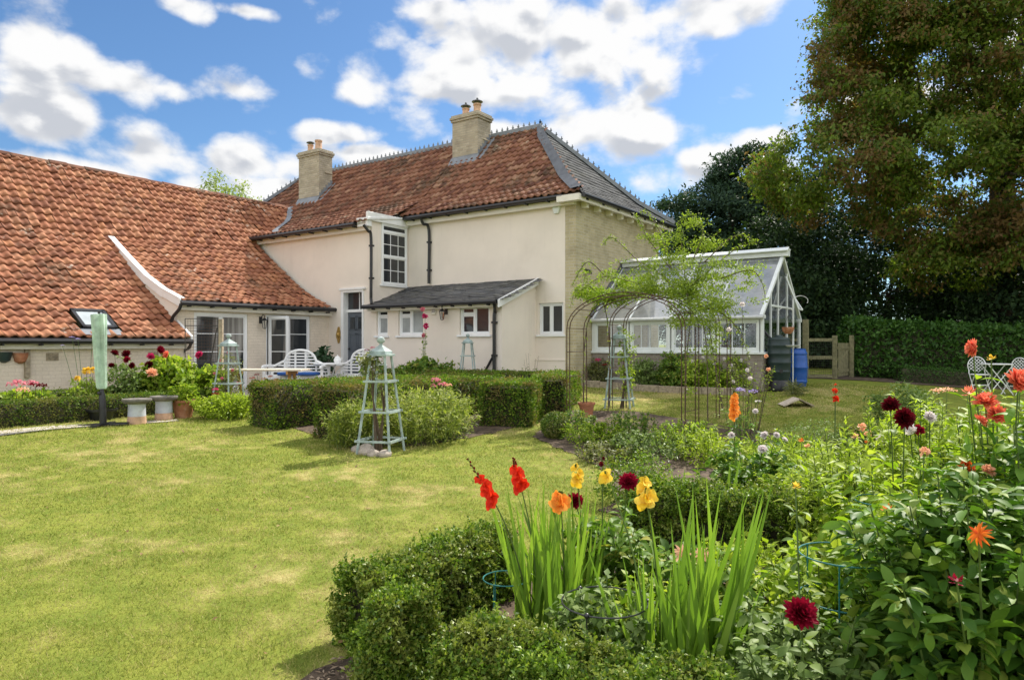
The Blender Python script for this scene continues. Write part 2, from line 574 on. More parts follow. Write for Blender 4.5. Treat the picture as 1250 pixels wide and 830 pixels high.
L_BOX = leafmat('box_leaves', [(.055, .115, .012), (.11, .195, .018), (.20, .31, .03), (.34, .44, .065)], .34, .42, (.23, .27, .05), 3.5, spec=.3)
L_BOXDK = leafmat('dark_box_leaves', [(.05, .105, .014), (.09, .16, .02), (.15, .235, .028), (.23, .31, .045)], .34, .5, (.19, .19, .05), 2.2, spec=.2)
L_HEDGETOP = leafmat('yew_hedge_leaves', [(.05, .11, .012), (.10, .185, .018), (.18, .28, .028), (.29, .37, .045)], .36, .55, (.21, .17, .06), 2.5, spec=.15)
L_LAUREL = leafmat('laurel_leaves', [(.03, .085, .016), (.05, .12, .02), (.08, .165, .028)], .25, .42, spec=.2)
L_DARK = leafmat('evergreen_leaves', [(.018, .040, .018), (.032, .062, .026), (.05, .09, .03)], .2, .6, spec=.12)
L_CONIF = leafmat('conifer_sprays', [(.025, .055, .035), (.04, .08, .048), (.065, .11, .06)], .2, .6, spec=.15)
L_CHEST = leafmat('chestnut_leaves', [(.075, .125, .02), (.125, .19, .028), (.20, .28, .038), (.17, .145, .045)], .46, .5, (.20, .122, .05), .36, spec=.2)
L_PALE = leafmat('pale_tree_leaves', [(.20, .27, .06), (.28, .34, .09), (.34, .40, .12)], .4, .5)
L_WILLOW = leafmat('willowy_leaves', [(.13, .185, .03), (.22, .28, .045), (.33, .38, .08), (.45, .46, .15)], .42, .5, spec=.2)
L_BRIGHT = leafmat('bright_leaves', [(.12, .21, .016), (.22, .34, .026), (.36, .47, .05), (.44, .50, .08)], .48, .48, spec=.22)
L_LIME = leafmat('lime_leaves', [(.24, .33, .03), (.34, .44, .04), (.46, .54, .08)], .5, .48, spec=.2)
L_MID = leafmat('mid_green_leaves', [(.05, .11, .015), (.10, .19, .024), (.15, .26, .035), (.20, .31, .05), (.42, .40, .09)], .36, .48, spec=.22)
L_DAHL = leafmat('dahlia_leaves', [(.035, .09, .012), (.065, .15, .018), (.11, .21, .026), (.16, .29, .035), (.24, .30, .05)], .32, .5, spec=.22)
L_GREY = leafmat('grey_green_leaves', [(.09, .15, .035), (.16, .24, .06), (.28, .36, .12)], .32, .5, spec=.2)
L_ROSE = leafmat('rose_leaves', [(.16, .23, .03), (.24, .33, .045), (.36, .43, .08)], .5, .48, spec=.2)
L_BLADE = leafmat('sword_leaves', [(.12, .22, .028), (.19, .32, .04), (.30, .44, .06)], .42, .42, spec=.25)
L_DKPOT = leafmat('dark_pot_leaves', [(.02, .055, .025), (.035, .08, .03)], .2, .4)
L_OLIVE = leafmat('olive_leaves', [(.13, .16, .05), (.19, .21, .07), (.26, .26, .09)], .4, .45)

F_RED = petalmat('scarlet_petals', (.72, .025, .008), (.85, .07, .02))
F_CORAL = petalmat('coral_petals', (.86, .17, .10), (.92, .36, .23))
F_CRIM = petalmat('crimson_petals', (.20, .003, .018), (.34, .008, .035))
F_DKRED = petalmat('maroon_petals', (.075, .003, .008), (.16, .006, .014))
F_YEL = petalmat('yellow_petals', (.88, .58, .02), (.92, .74, .16))
F_ORG = petalmat('orange_petals', (.90, .30, .03), (.95, .45, .10))
F_PEACH = petalmat('peach_petals', (.90, .48, .28), (.92, .62, .42))
F_PINK = petalmat('pink_petals', (.70, .16, .24), (.82, .36, .42))
F_MAG = petalmat('magenta_petals', (.55, .02, .13), (.70, .07, .22))
F_WHITE = petalmat('white_petals', (.80, .76, .78), (.86, .84, .82))
F_LILAC = petalmat('lilac_petals', (.40, .33, .68), (.55, .48, .78))
F_FLAME = petalmat('flame_petals', (.68, .08, .015), (.85, .28, .03))


# ------------------------------------------------------------------ mesh helpers
def link(o, parent=None):
    COL.objects.link(o)
    if parent is not None:
        o.parent = parent
    return o


def tag(o, label, cat, group=None):
    o['label'] = label
    o['category'] = cat
    if group:
        o['group'] = group
    return o


def thing(name, label, cat, loc=(0, 0, 0), rz=0.0, group=None):
    o = bpy.data.objects.new(name, None)
    o.empty_display_size = .1
    link(o)
    o.location = loc
    o.rotation_euler = (0, 0, rz)
    return tag(o, label, cat, group)


def struct(o, kind='structure'):
    o['kind'] = kind
    return o


def children(o):
    return [c for c in bpy.data.objects if c.parent == o]


def dup(root, loc, rz=None, label=None, scale=None):
    r = root.copy()
    link(r)
    r.location = loc
    if rz is not None:
        r.rotation_euler = (0, 0, rz)
    if label:
        r['label'] = label
    if scale:
        r.scale = (scale,) * 3 if isinstance(scale, (int, float)) else scale
    for ch in children(root):
        c = ch.copy()
        link(c, r)
        for gch in children(ch):
            d = gch.copy()
            link(d, c)
    return r


class MB:
    """collects shapes; build() links them as one mesh object"""
    def __init__(s):
        s.v = []
        s.f = []

    def add(s, V, F):
        o = len(s.v)
        s.v += [tuple(map(float, p)) for p in V]
        s.f += [tuple(int(i) + o for i in f) for f in F]
        return s

    def box(s, c, d, rz=0.0):
        x, y, z = (q / 2 for q in d)
        ca, sa = math.cos(rz), math.sin(rz)
        V = []
        for (a, b, e) in ((-x, -y, -z), (x, -y, -z), (x, y, -z), (-x, y, -z), (-x, -y, z), (x, -y, z), (x, y, z), (-x, y, z)):
            V.append((c[0] + a * ca - b * sa, c[1] + a * sa + b * ca, c[2] + e))
        return s.add(V, [(0, 3, 2, 1), (4, 5, 6, 7), (0, 1, 5, 4), (1, 2, 6, 5), (2, 3, 7, 6), (3, 0, 4, 7)])

    def bb(s, a, b):
        return s.box([(p + q) / 2 for p, q in zip(a, b)], [abs(q - p) for p, q in zip(a, b)])

    def bar(s, p, q, w, h, up=(0, 0, 1)):
        p, q, up = np.array(p, float), np.array(q, float), np.array(up, float)
        d = q - p
        d /= np.linalg.norm(d)
        a = np.cross(d, up)
        if np.linalg.norm(a) < 1e-4:
            a = np.cross(d, (0, 1, 0))
        a /= np.linalg.norm(a)
        b = np.cross(a, d)
        V = [e + a * sx * w / 2 + b * sy * h / 2 for e in (p, q) for sx, sy in ((-1, -1), (1, -1), (1, 1), (-1, 1))]
        return s.add(V, [(0, 1, 2, 3), (7, 6, 5, 4), (0, 4, 5, 1), (1, 5, 6, 2), (2, 6, 7, 3), (3, 7, 4, 0)])

    def tube(s, pts, r, n=6, closed=False, cap=True):
        pts = np.array(pts, float)
        k = len(pts)
        r = np.broadcast_to(r, (k,))
        T = np.gradient(pts, axis=0)
        if closed:
            T = np.roll(pts, -1, 0) - np.roll(pts, 1, 0)
        T /= np.maximum(np.linalg.norm(T, axis=1, keepdims=True), 1e-9)
        ref = np.array((0, 0, 1.)) if abs(T[0][2]) < .9 else np.array((1., 0, 0))
        V = []
        a = np.cross(T[0], ref)
        a /= np.linalg.norm(a)
        for i in range(k):
            a = a - T[i] * a.dot(T[i])
            a /= max(np.linalg.norm(a), 1e-9)
            b = np.cross(T[i], a)
            for j in range(n):
                t = 2 * PI * j / n
                V.append(pts[i] + r[i] * (math.cos(t) * a + math.sin(t) * b))
        F = []
        for i in range(k if closed else k - 1):
            i2 = (i + 1) % k
            for j in range(n):
                F.append((i * n + j, i * n + (j + 1) % n, i2 * n + (j + 1) % n, i2 * n + j))
        if cap and not closed:
            F.append(tuple(range(n))[::-1])
            F.append(tuple((k - 1) * n + j for j in range(n)))
        return s.add(V, F)

    def lathe(s, prof, c=(0, 0, 0), n=20, sx=1.0, sy=1.0):
        V, F = [], []
        for (r, z) in prof:
            for j in range(n):
                t = 2 * PI * j / n
                V.append((c[0] + r * math.cos(t) * sx, c[1] + r * math.sin(t) * sy, c[2] + z))
        for i in range(len(prof) - 1):
            for j in range(n):
                F.append((i * n + j, i * n + (j + 1) % n, (i + 1) * n + (j + 1) % n, (i + 1) * n + j))
        F.append(tuple(range(n))[::-1])
        F.append(tuple((len(prof) - 1) * n + j for j in range(n)))
        return s.add(V, F)

    def prism(s, poly, d):
        """poly: 3D ring; d: extrusion vector"""
        n = len(poly)
        P = [np.array(p, float) for p in poly]
        d = np.array(d, float)
        V = P + [p + d for p in P]
        F = [tuple(range(n))[::-1], tuple(range(n, 2 * n))]
        F += [(i, (i + 1) % n, n + (i + 1) % n, n + i) for i in range(n)]
        return s.add(V, F)

    def ball(s, c, r, n=10, sz=1.0):
        prof = [(max(1e-3, r * math.sin(PI * i / n)), -r * sz * math.cos(PI * i / n)) for i in range(n + 1)]
        return s.lathe(prof, c, max(8, n))

    def build(s, name, mat, parent=None, smooth=False, bevel=0.0):
        me = bpy.data.meshes.new(name)
        me.from_pydata(s.v, [], s.f)
        me.validate()
        me.materials.append(mat)
        o = bpy.data.objects.new(name, me)
        link(o, parent)
        if smooth:
            me.polygons.foreach_set('use_smooth', [True] * len(me.polygons))
            me.set_sharp_from_angle(angle=R(40))
        if bevel:
            b = o.modifiers.new('bevel', 'BEVEL')
            b.width = bevel
            b.segments = 1
            b.limit_method = 'ANGLE'
        return o


class QM:
    """numpy quads -> one mesh object (foliage, tiles, grass)"""
    def __init__(s):
        s.V, s.F, s.M, s.n = [], [], [], 0

    def add(s, V, F, mi=0):
        V = np.asarray(V, np.float32).reshape(-1, 3)
        F = np.asarray(F, np.int64).reshape(-1, 4)
        s.V.append(V)
        s.F.append(F + s.n)
        s.M.append(np.full(len(F), mi, np.int32))
        s.n += len(V)
        return s

    def addmb(s, mb, mi):
        F = []
        for f in mb.f:
            f = list(f)
            if len(f) == 4:
                F.append(f)
            else:
                for i in range(1, len(f) - 1, 2):
                    F.append((f[0], f[i], f[i + 1], f[min(i + 2, len(f) - 1)]) if i + 2 < len(f) else (f[0], f[i], f[i + 1], f[i + 1]))
        F = [q for q in F if len(set(q)) == 4]
        return s.add(np.array(mb.v), np.array(F), mi)

    def build(s, name, mats, parent=None, smooth=False):
        if not isinstance(mats, (list, tuple)):
            mats = [mats]
        V = np.concatenate(s.V)
        F = np.concatenate(s.F)
        me = bpy.data.meshes.new(name)
        me.vertices.add(len(V))
        me.vertices.foreach_set('co', V.ravel())
        me.loops.add(F.size)
        me.loops.foreach_set('vertex_index', F.ravel().astype(np.int32))
        me.polygons.add(len(F))
        me.polygons.foreach_set('loop_start', (np.arange(len(F)) * 4).astype(np.int32))
        me.polygons.foreach_set('material_index', np.concatenate(s.M))
        if smooth:
            me.polygons.foreach_set('use_smooth', np.ones(len(F), bool))
        me.update(calc_edges=True)
        for m in mats:
            me.materials.append(m)
        o = bpy.data.objects.new(name, me)
        return link(o, parent)


def nrm(a):
    return a / np.maximum(np.linalg.norm(a, axis=-1, keepdims=True), 1e-9)


def leaves(P, D, N, L, Wd, fold=.25, curl=.25):
    """two-quad folded leaf; all (n,3) / (n,)"""
    n = len(P)
    L = np.broadcast_to(L, (n,))[:, None]
    Wd = np.broadcast_to(Wd, (n,))[:, None]
    D = nrm(D)
    S = nrm(np.cross(D, N))
    U = np.cross(S, D)
    V = np.stack([P, P + D * L * .5 + U * L * .06, P + D * L - U * L * curl,
                  P + D * L * .42 + S * Wd * .5 + U * Wd * fold, P + D * L * .42 - S * Wd * .5 + U * Wd * fold], 1)
    i = np.arange(n)[:, None] * 5
    F = np.stack([i + np.array([0, 1, 2, 3]), i + np.array([0, 4, 2, 1])], 1)
    return V.reshape(-1, 3), F.reshape(-1, 4)


def strips(P, D, N, L, Wd, prof, curl, fold=.2):
    """leaf or blade as a bent strip of 3-wide rows; prof = relative widths from base to tip; curl = total bend (rad)"""
    n, k = len(P), len(prof)
    L = np.broadcast_to(L, (n,))
    Wd = np.broadcast_to(Wd, (n,))
    curl = np.broadcast_to(curl, (n,))
    D = nrm(D)
    S = nrm(np.cross(D, N))
    U = np.cross(S, D)
    rows = []
    c = P.astype(float).copy()
    for i in range(k):
        a = curl * (i / (k - 1)) ** 1.3
        d = D * np.cos(a)[:, None] - U * np.sin(a)[:, None]
        u = U * np.cos(a)[:, None] + D * np.sin(a)[:, None]
        if i:
            c = c + d * (L / (k - 1))[:, None]
        w = (Wd * prof[i] * .5)[:, None]
        rows += [c - S * w + u * w * fold * 2, c, c + S * w + u * w * fold * 2]
    V = np.stack(rows, 1)
    m = 3 * k
    base = np.arange(n)[:, None, None] * m
    q = []
    for i in range(k - 1):
        a = 3 * i
        q += [(a, a + 1, a + 4, a + 3), (a + 1, a + 2, a + 5, a + 4)]
    F = base + np.array(q)[None]
    return V.reshape(-1, 3), F.reshape(-1, 4)


LEAFP = (.12, .75, 1.0, .7, .02)
BLADEP = (.8, 1.0, 1.0, .9, .7, .4, .03)


def rvec(rng, n):
    return nrm(rng.normal(size=(n, 3)))


def lump(P, f=2.0, seed=0.0):
    """cheap smooth noise in about -1..1"""
    x, y, z = P[:, 0] * f + seed, P[:, 1] * f + seed * 1.7, P[:, 2] * f + seed * .6
    return (np.sin(x * 1.3 + 1.1 * np.sin(y * .9 + z)) + np.sin(y * 1.7 + 1.3 * np.sin(z * 1.1 + x * .7)) + np.sin(z * 1.5 + 1.2 * np.sin(x * .8 - y))) / 3


def blobcloud(rng, q, c, rad, n, L, Wd, clumps=0, csize=.3, droop=.0, out=.6, depth=.35, rough=.25, mi=0, top=0.0, holes=0.0, hf=1.0):
    """leaves through the outer volume of an ellipsoid, optionally gathered into clumps"""
    c, rad = np.array(c, float), np.array(rad, float)
    d = rvec(rng, n)
    if top:
        d[:, 2] = np.where(rng.random(n) < top, np.abs(d[:, 2]), d[:, 2])
    if clumps:
        cd = rvec(rng, clumps)
        cr = 1 - np.abs(rng.normal(0, depth, clumps))
        cc = c + cd * rad * (cr * (1 + rough * lump(cd, 2.6, c[0])))[:, None]
        k = rng.integers(0, clumps, n)
        P = cc[k] + rng.normal(size=(n, 3)) * csize * np.array((1, 1, .55))
        O = nrm(P - c)
    else:
        r = 1 - np.abs(rng.normal(0, depth, n))
        P = c + d * rad * (r * (1 + rough * lump(d, 2.6, c[0])))[:, None]
        O = nrm(d / rad)
    if holes:
        keep = lump(P, hf, c[0]) + rng.normal(0, .08, len(P)) > holes
        P, O = P[keep], O[keep]
        n = len(P)
    D = nrm(O * out + rvec(rng, n) + np.array((0, 0, -droop)))
    N = nrm(O * .7 + rvec(rng, n) * .8 + np.array((0, 0, .5)))
    sz = rng.uniform(.65, 1.25, n)
    q.add(*leaves(P, D, N, L * sz, Wd * sz), mi)


NOISEDIRS = None


def hedgerow(name, label, p0, p1, width, height, n, leaf, mat, seed, cat='hedge', group=None, rough=.03, round_=.06, core=True, hvar=.0, loose=.0, level=None, sprig=0.0):
    """clipped hedge between two ground points: a twiggy core and a coat of small leaves, one mesh"""
    rng = np.random.default_rng(seed)
    p0, p1 = np.array(p0[:2], float), np.array(p1[:2], float)
    ln = np.linalg.norm(p1 - p0)
    t = (p1 - p0) / ln
    s = np.array((-t[1], t[0]))
    q = QM()
    if core:
        k = max(3, int(ln / .3))
        V, F = [], []
        for i in range(k + 1):
            a = p0 + t * (.05 + (ln - .1) * i / k)
            z = float(gz(*a))
            for (w, h) in ((-.40, -.08), (-.43, .5), (-.36, .88), (.36, .88), (.43, .5), (.40, -.08)):
                if sprig:
                    w, h = w * .72, h * .86
                b = a + s * w * width
                V.append((b[0], b[1], z + h * (height if level is None else level - z)))
        for i in range(k):
            for j in range(5):
                F.append((i * 6 + j, i * 6 + j + 1, i * 6 + 7 + j, i * 6 + 6 + j))
        F += [(0, 1, 2, 3), (0, 3, 4, 5), (k * 6, k * 6 + 3, k * 6 + 2, k * 6 + 1), (k * 6, k * 6 + 5, k * 6 + 4, k * 6 + 3)]
        q.add(V, F, 1)
    areas = np.array([ln * width, ln * height, ln * height, width * height, width * height])
    k = rng.choice(5, n, p=areas / areas.sum())
    a = rng.random(n) * ln
    b = (rng.random(n) - .5) * width
    h = rng.random(n) * height
    O = np.zeros((n, 3))
    h = np.where(k == 0, height, h)
    b = np.where(k == 1, -width / 2, np.where(k == 2, width / 2, b))
    a = np.where(k == 3, 0, np.where(k == 4, ln, a))
    # rounded shoulders
    top = np.clip((h - (height - round_ * 2)) / (round_ * 2), 0, 1)
    b = b * (1 - .0 * top) - np.sign(b) * (np.abs(b) > width / 2 - 1e-6) * round_ * top ** 2
    a = a + np.where(k == 3, 1, 0) * round_ * top ** 2 - np.where(k == 4, 1, 0) * round_ * top ** 2
    h = h - np.where(k == 0, np.clip((np.abs(b) - width / 2 + round_ * 2) / (round_ * 2), 0, 1) ** 2 * round_, 0)
    O[:, 2] = (k == 0)
    sg = np.where(k == 1, -1., np.where(k == 2, 1., 0))
    tg = np.where(k == 3, -1., np.where(k == 4, 1., 0))
    O[:, :2] = sg[:, None] * s + tg[:, None] * t
    xy_ = p0 + t * a[:, None] + s * b[:, None]
    z = gz(xy_[:, 0], xy_[:, 1])
    if level is not None:
        h = h * (level - z) / height
    P = np.column_stack([xy_, z + h * (1 + hvar * lump(np.column_stack([xy_, 0 * h]), 1.3, seed))])
    lm = lump(P, 5.0, seed) * rough + lump(P, 14.0, seed + 3) * rough * .5
    dep = -np.abs(rng.normal(0, leaf * 1.0, n)) + (rng.random(n) < .06) * rng.random(n) * leaf * 1.8 + loose * np.abs(rng.normal(0, 1, n)) * (rng.random(n) < .3)
    P += O * (lm + dep)[:, None]
    if sprig:
        m = n // 13
        k = rng.integers(0, m, n)
        sd = nrm(O[:m] * .75 + rvec(rng, m) * .55 + np.array((0, 0, .55)))
        sl = sprig * rng.uniform(.35, 1.0, m) * np.where(rng.random(m) < .12, 1.7, 1.0)
        t = rng.random(n) ** .8
        P = (P[:m] - O[:m] * sprig * .45)[k] + sd[k] * (sl[k] * t)[:, None] + rng.normal(0, leaf * .28, (n, 3)) - np.array((0, 0, sprig * .32))
        O = nrm(O[:m][k] * .5 + sd[k])
    D = nrm(O * .7 + rvec(rng, n) + np.array((0, 0, .35)))
    N = nrm(O * .8 + rvec(rng, n) + np.array((0, 0, .3)))
    sz = rng.uniform(.6, 1.3, n)
    q.add(*leaves(P, D, N, leaf * sz, leaf * .6 * sz), 0)
    o = q.build(name, [mat, M_TWIG])
    return tag(o, label, cat, group)


def inside(poly, x, y):
    p = np.array(poly)
    r = np.zeros(len(x), bool)
    j = len(p) - 1
    for i in range(len(p)):
        c = ((p[i, 1] > y) != (p[j, 1] > y)) & (x < (p[j, 0] - p[i, 0]) * (y - p[i, 1]) / (p[j, 1] - p[i, 1] + 1e-12) + p[i, 0])
        r ^= c
        j = i
    return r


def sheet(name, poly, dz, mat, seed=0, wob=.04, bump=.0, step=.3):
    """ground patch following the terrain; poly in world xy"""
    from mathutils.geometry import delaunay_2d_cdt
    from mathutils import Vector
    rng = np.random.default_rng(seed)
    P = np.array(poly, float)
    B = []
    for i in range(len(P)):
        a, b = P[i], P[(i + 1) % len(P)]
        k = max(1, int(np.linalg.norm(b - a) / .18))
        for j in range(k):
            B.append(a + (b - a) * j / k)
    B = np.array(B) + rng.normal(0, wob, (len(B), 2))
    n = len(B)
    lo, hi = B.min(0), B.max(0)
    gx, gy = np.meshgrid(np.arange(lo[0], hi[0], step), np.arange(lo[1], hi[1], step))
    gx, gy = gx.ravel() + rng.normal(0, step * .1, gx.size), gy.ravel() + rng.normal(0, step * .1, gy.size)
    ok = inside(B, gx, gy)
    pts = np.vstack([B, np.column_stack([gx[ok], gy[ok]])])
    r = delaunay_2d_cdt([Vector(p) for p in pts], [(i, (i + 1) % n) for i in range(n)], [], 1, 1e-4)
    V = np.array([tuple(p) for p in r[0]])
    z = gz(V[:, 0], V[:, 1]) + dz
    if bump:
        z = z + rng.normal(0, bump, len(z)) * (np.arange(len(z)) >= n)
    return MB().add(np.column_stack([V, z]), [tuple(f) for f in r[2]]).build(name, mat, smooth=True)


# ------------------------------------------------------------------ roof tiles
def tiles(q, prof0, prof1, s0, s1, f, w, e, pan=True, clip=None, seed=0, thick=.032, amp=.048, rise=.042, jit=1.0, base=0.0):
    rng = np.random.default_rng(seed)
    p0, p1 = np.array(prof0, float), np.array(prof1, float)

    def arc(p):
        d = np.r_[0, np.cumsum(np.linalg.norm(np.diff(p, axis=0), axis=1))]
        return d
    d0, d1 = arc(p0), arc(p1)
    Lm = (d0[-1] + d1[-1]) / 2
    rows = int(math.ceil(Lm / e))
    cols = int(math.ceil((s1 - s0) / w))
    r, k = np.meshgrid(np.arange(rows), np.arange(cols), indexing='ij')
    r, k = r.ravel(), k.ravel()
    st = s0 + k * w
    if not pan:
        st = st + (r % 2) * w * .5

    def ev(s, t):
        fr = np.clip((s - s0) / (s1 - s0), 0, 1)
        tt = np.clip(t / Lm, 0, 1)
        a = np.interp(tt * d0[-1], d0, p0[:, 0]) * (1 - fr) + np.interp(tt * d1[-1], d1, p1[:, 0]) * fr
        z = np.interp(tt * d0[-1], d0, p0[:, 1]) * (1 - fr) + np.interp(tt * d1[-1], d1, p1[:, 1]) * fr
        return a, z
    if base:
        ss, tt = np.linspace(s0, s1, 25), np.linspace(0, Lm, 33)
        S, T_ = np.meshgrid(ss, tt, indexing='ij')
        a, z = ev(S.ravel(), T_.ravel())
        Bv = f(S.ravel(), a, z - base)
        i, j = np.meshgrid(np.arange(24), np.arange(32), indexing='ij')
        i, j = i.ravel(), j.ravel()
        Bf = np.stack([i * 33 + j, i * 33 + j + 1, i * 33 + 34 + j, i * 33 + 33 + j], 1)
        if clip is not None:
            ca, _ = ev(ss[i] + (s1 - s0) / 48, tt[j] + Lm / 64)
            Bf = Bf[clip(ss[i] + (s1 - s0) / 48, ca)]
        q.add(Bv, Bf, 1)
    if clip is not None:
        a, z = ev(st + w / 2, (r + .5) * e)
        keep = clip(st + w / 2, a)
        r, k, st = r[keep], k[keep], st[keep]
    n = len(r)
    t0 = r * e
    dz = rng.normal(0, .004 * jit, n)
    tilt = rng.normal(0, .008 * jit, n)
    dt = rng.normal(0, .006 * jit, n)
    xs = np.linspace(0, 1.10 if pan else .985, 8 if pan else 2)
    V = []
    nb = 4
    for bi, b in enumerate((0, 0, .5, 1.0)):
        for x in xs:
            hh = amp * (.5 + .5 * math.cos(2 * PI * (x - .86))) ** 1.2 if pan else 0
            s = st + x * w + rng.normal(0, .001, n)
            t = t0 + b * e * 1.14 + dt
            a, z = ev(s, t)
            a2, z2 = ev(s, t + .05)
            ta, tz = a2 - a, z2 - z
            bad = np.hypot(ta, tz) < 1e-5
            a3, z3 = ev(s, t - .05)
            ta, tz = np.where(bad, a - a3, ta), np.where(bad, z - z3, tz)
            ll = np.hypot(ta, tz)
            na, nz = -tz / ll, ta / ll
            sgn = np.where(nz < 0, -1, 1)
            na, nz = na * sgn, nz * sgn
            h = hh + rise * (1 - b) + dz + tilt * (x - .5) - (thick if bi == 0 else 0)
            V.append(f(s, a + na * h, z + nz * h))
    V = np.stack(V, 1)
    m = len(xs)
    Q = []
    for i in range(nb - 1):
        for j in range(m - 1):
            Q.append((i * m + j, i * m + j + 1, (i + 1) * m + j + 1, (i + 1) * m + j))
    F = np.arange(n)[:, None, None] * (nb * m) + np.array(Q)[None]
    q.add(V.reshape(-1, 3), F.reshape(-1, 4))


# ------------------------------------------------------------------ walls, windows
def wall(mb, x0, x1, z0, z1, holes, f, th=.22):
    """wall sheet in (x,z) with real openings and reveals; f(x, y, z) -> world, y = depth into the wall"""
    xs = sorted({x0, x1, *[h[0] for h in holes], *[h[1] for h in holes]})
    zs = sorted({z0, z1, *[h[2] for h in holes], *[h[3] for h in holes]})
    for i in range(len(xs) - 1):
        for j in range(len(zs) - 1):
            cx, cz = (xs[i] + xs[i + 1]) / 2, (zs[j] + zs[j + 1]) / 2
            if any(h[0] < cx < h[1] and h[2] < cz < h[3] for h in holes):
                continue
            mb.add([f(xs[i], 0, zs[j]), f(xs[i + 1], 0, zs[j]), f(xs[i + 1], 0, zs[j + 1]), f(xs[i], 0, zs[j + 1])], [(0, 1, 2, 3)])
    for (a, b, c, d) in holes:
        for (p, q_) in (((a, c), (b, c)), ((b, c), (b, d)), ((b, d), (a, d)), ((a, d), (a, c))):
            mb.add([f(p[0], 0, p[1]), f(q_[0], 0, q_[1]), f(q_[0], th, q_[1]), f(p[0], th, p[1])], [(0, 1, 2, 3)])


def window(name, parent, loc, rz, w, h, lights, sill=True, fw=.055, mat=None, depth=.07, recess=.09, sash=.0, panename='pane'):
    """frame in local x/z facing -y; lights: list of (x0, x1, z0, z1, nx, nz, glassmat) in fractions"""
    fr = MB()
    y0 = recess
    fr.bb((0, y0, 0), (fw, y0 + depth, h))
    fr.bb((w - fw, y0, 0), (w, y0 + depth, h))
    fr.bb((fw, y0, 0), (w - fw, y0 + depth, fw))
    fr.bb((fw, y0, h - fw), (w - fw, y0 + depth, h))
    panes = []
    for (a, b, c, d, nx, nz, gm) in lights:
        xa, xb, za, zb = a * w, b * w, c * h, d * h
        if a > 0.01:
            fr.bb((xa - .028, y0 + .004, max(za, fw)), (xa + .028, y0 + depth - .01, min(zb, h - fw)))
        if c > 0.01:
            fr.bb((max(xa, fw), y0 + .006, za - .026), (min(xb, w - fw), y0 + depth - .012, za + .026))
        # casement or sash lining
        L = .028
        xi0, xi1 = (fw if a < .01 else xa + .028), (w - fw if b > .99 else xb - .028)
        zi0, zi1 = (fw if c < .01 else za + .026), (h - fw if d > .99 else zb - .026)
        yl = y0 + .018
        fr.bb((xi0, yl, zi0), (xi0 + L, yl + .03, zi1))
        fr.bb((xi1 - L, yl, zi0), (xi1, yl + .03, zi1))
        fr.bb((xi0 + L, yl, zi0), (xi1 - L, yl + .03, zi0 + L))
        fr.bb((xi0 + L, yl, zi1 - L), (xi1 - L, yl + .03, zi1))
        for i in range(1, nx):
            x = xi0 + (xi1 - xi0) * i / nx
            fr.bb((x - .011, yl + .004, zi0 + L), (x + .011, yl + .024, zi1 - L))
        for i in range(1, nz):
            z = zi0 + (zi1 - zi0) * i / nz
            fr.bb((xi0 + L, yl + .006, z - .011), (xi1 - L, yl + .022, z + .011))
        panes.append(((xi0, yl + .012, zi0), (xi1, yl + .02, zi1), gm))
    if sill:
        fr.bb((-.06, -.055, -.05), (w + .06, y0 + depth, -.002))
    o = fr.build(name, mat or M_UPVC, parent, bevel=.004)
    o.location = loc
    o.rotation_euler = (0, 0, rz)
    for (a, b, gm) in panes:
        MB().bb(a, b).build(panename, gm, o)
    return o


def pathpts(pts, n=8):
    """smooth a polyline (Catmull-Rom)"""
    P = np.array(pts, float)
    P = np.vstack([2 * P[0] - P[1], P, 2 * P[-1] - P[-2]])
    out = []
    for i in range(1, len(P) - 2):
        for t in np.linspace(0, 1, n, endpoint=False):
            a, b, c, d = P[i - 1], P[i], P[i + 1], P[i + 2]
            out.append(.5 * ((2 * b) + (c - a) * t + (2 * a - 5 * b + 4 * c - d) * t * t + (3 * b - a - 3 * c + d) * t ** 3))
    out.append(P[-2])
    return np.array(out)


# ------------------------------------------------------------------ the ground
def build_ground():
    g = []
    def axis(a, b, near, far, step):
        fine = np.arange(near, far + .01, step)
        lo = -np.geomspace(1, abs(a - near) + 1, 14)[::-1] + 1 + near
        hi = np.geomspace(1, b - far + 1, 14) - 1 + far
        return np.unique(np.round(np.r_[lo, fine, hi], 3))
    xs = axis(-500, 500, -16, 30, .5)
    ys = axis(-200, 800, -20, 22, .5)
    Xg, Yg = np.meshgrid(xs, ys)
    Z = gz(Xg, Yg)
    V = np.column_stack([Xg.ravel(), Yg.ravel(), Z.ravel()])
    nx = len(xs)
    F = [(j * nx + i, j * nx + i + 1, (j + 1) * nx + i + 1, (j + 1) * nx + i) for j in range(len(ys) - 1) for i in range(nx - 1)]
    q = QM().add(V, F)
    struct(q.build('lawn', M_LAWN, None, True))


build_ground()


def P2(*pts):
    return [tuple(G(px, Y)[:2]) for px, Y in pts]


BED = P2((628, 4.5), (700, 5.2), (742, 5.9), (752, 8.2), (700, 9.6), (650, 11.0), (686, 13.6), (775, 13.4), (905, 11.6), (1010, 10.6), (1290, 8.0), (1370, 4.2),
         (1390, 1.8), (600, 1.9), (420, 2.5), (338, 3.05), (386, 3.42), (455, 3.75))
BED2 = P2((340, 12.2), (405, 10.9), (440, 10.1), (520, 10.3), (590, 11.3), (650, 12.3), (680, 13.2), (690, 16), (470, 17.5), (345, 15.5))
BED3 = P2((0, 11.3), (-200, 9.0), (-330, 9.3), (-60, 12.2), (110, 14.5), (240, 16.2), (268, 15.2))
struct(sheet('soil_bed', BED, .012, M_SOIL, 1, bump=.012))
struct(sheet('soil_bed', BED2, .010, M_SOIL, 2, bump=.008))
struct(sheet('soil_bed', BED3, .010, M_SOIL, 3, bump=.008))
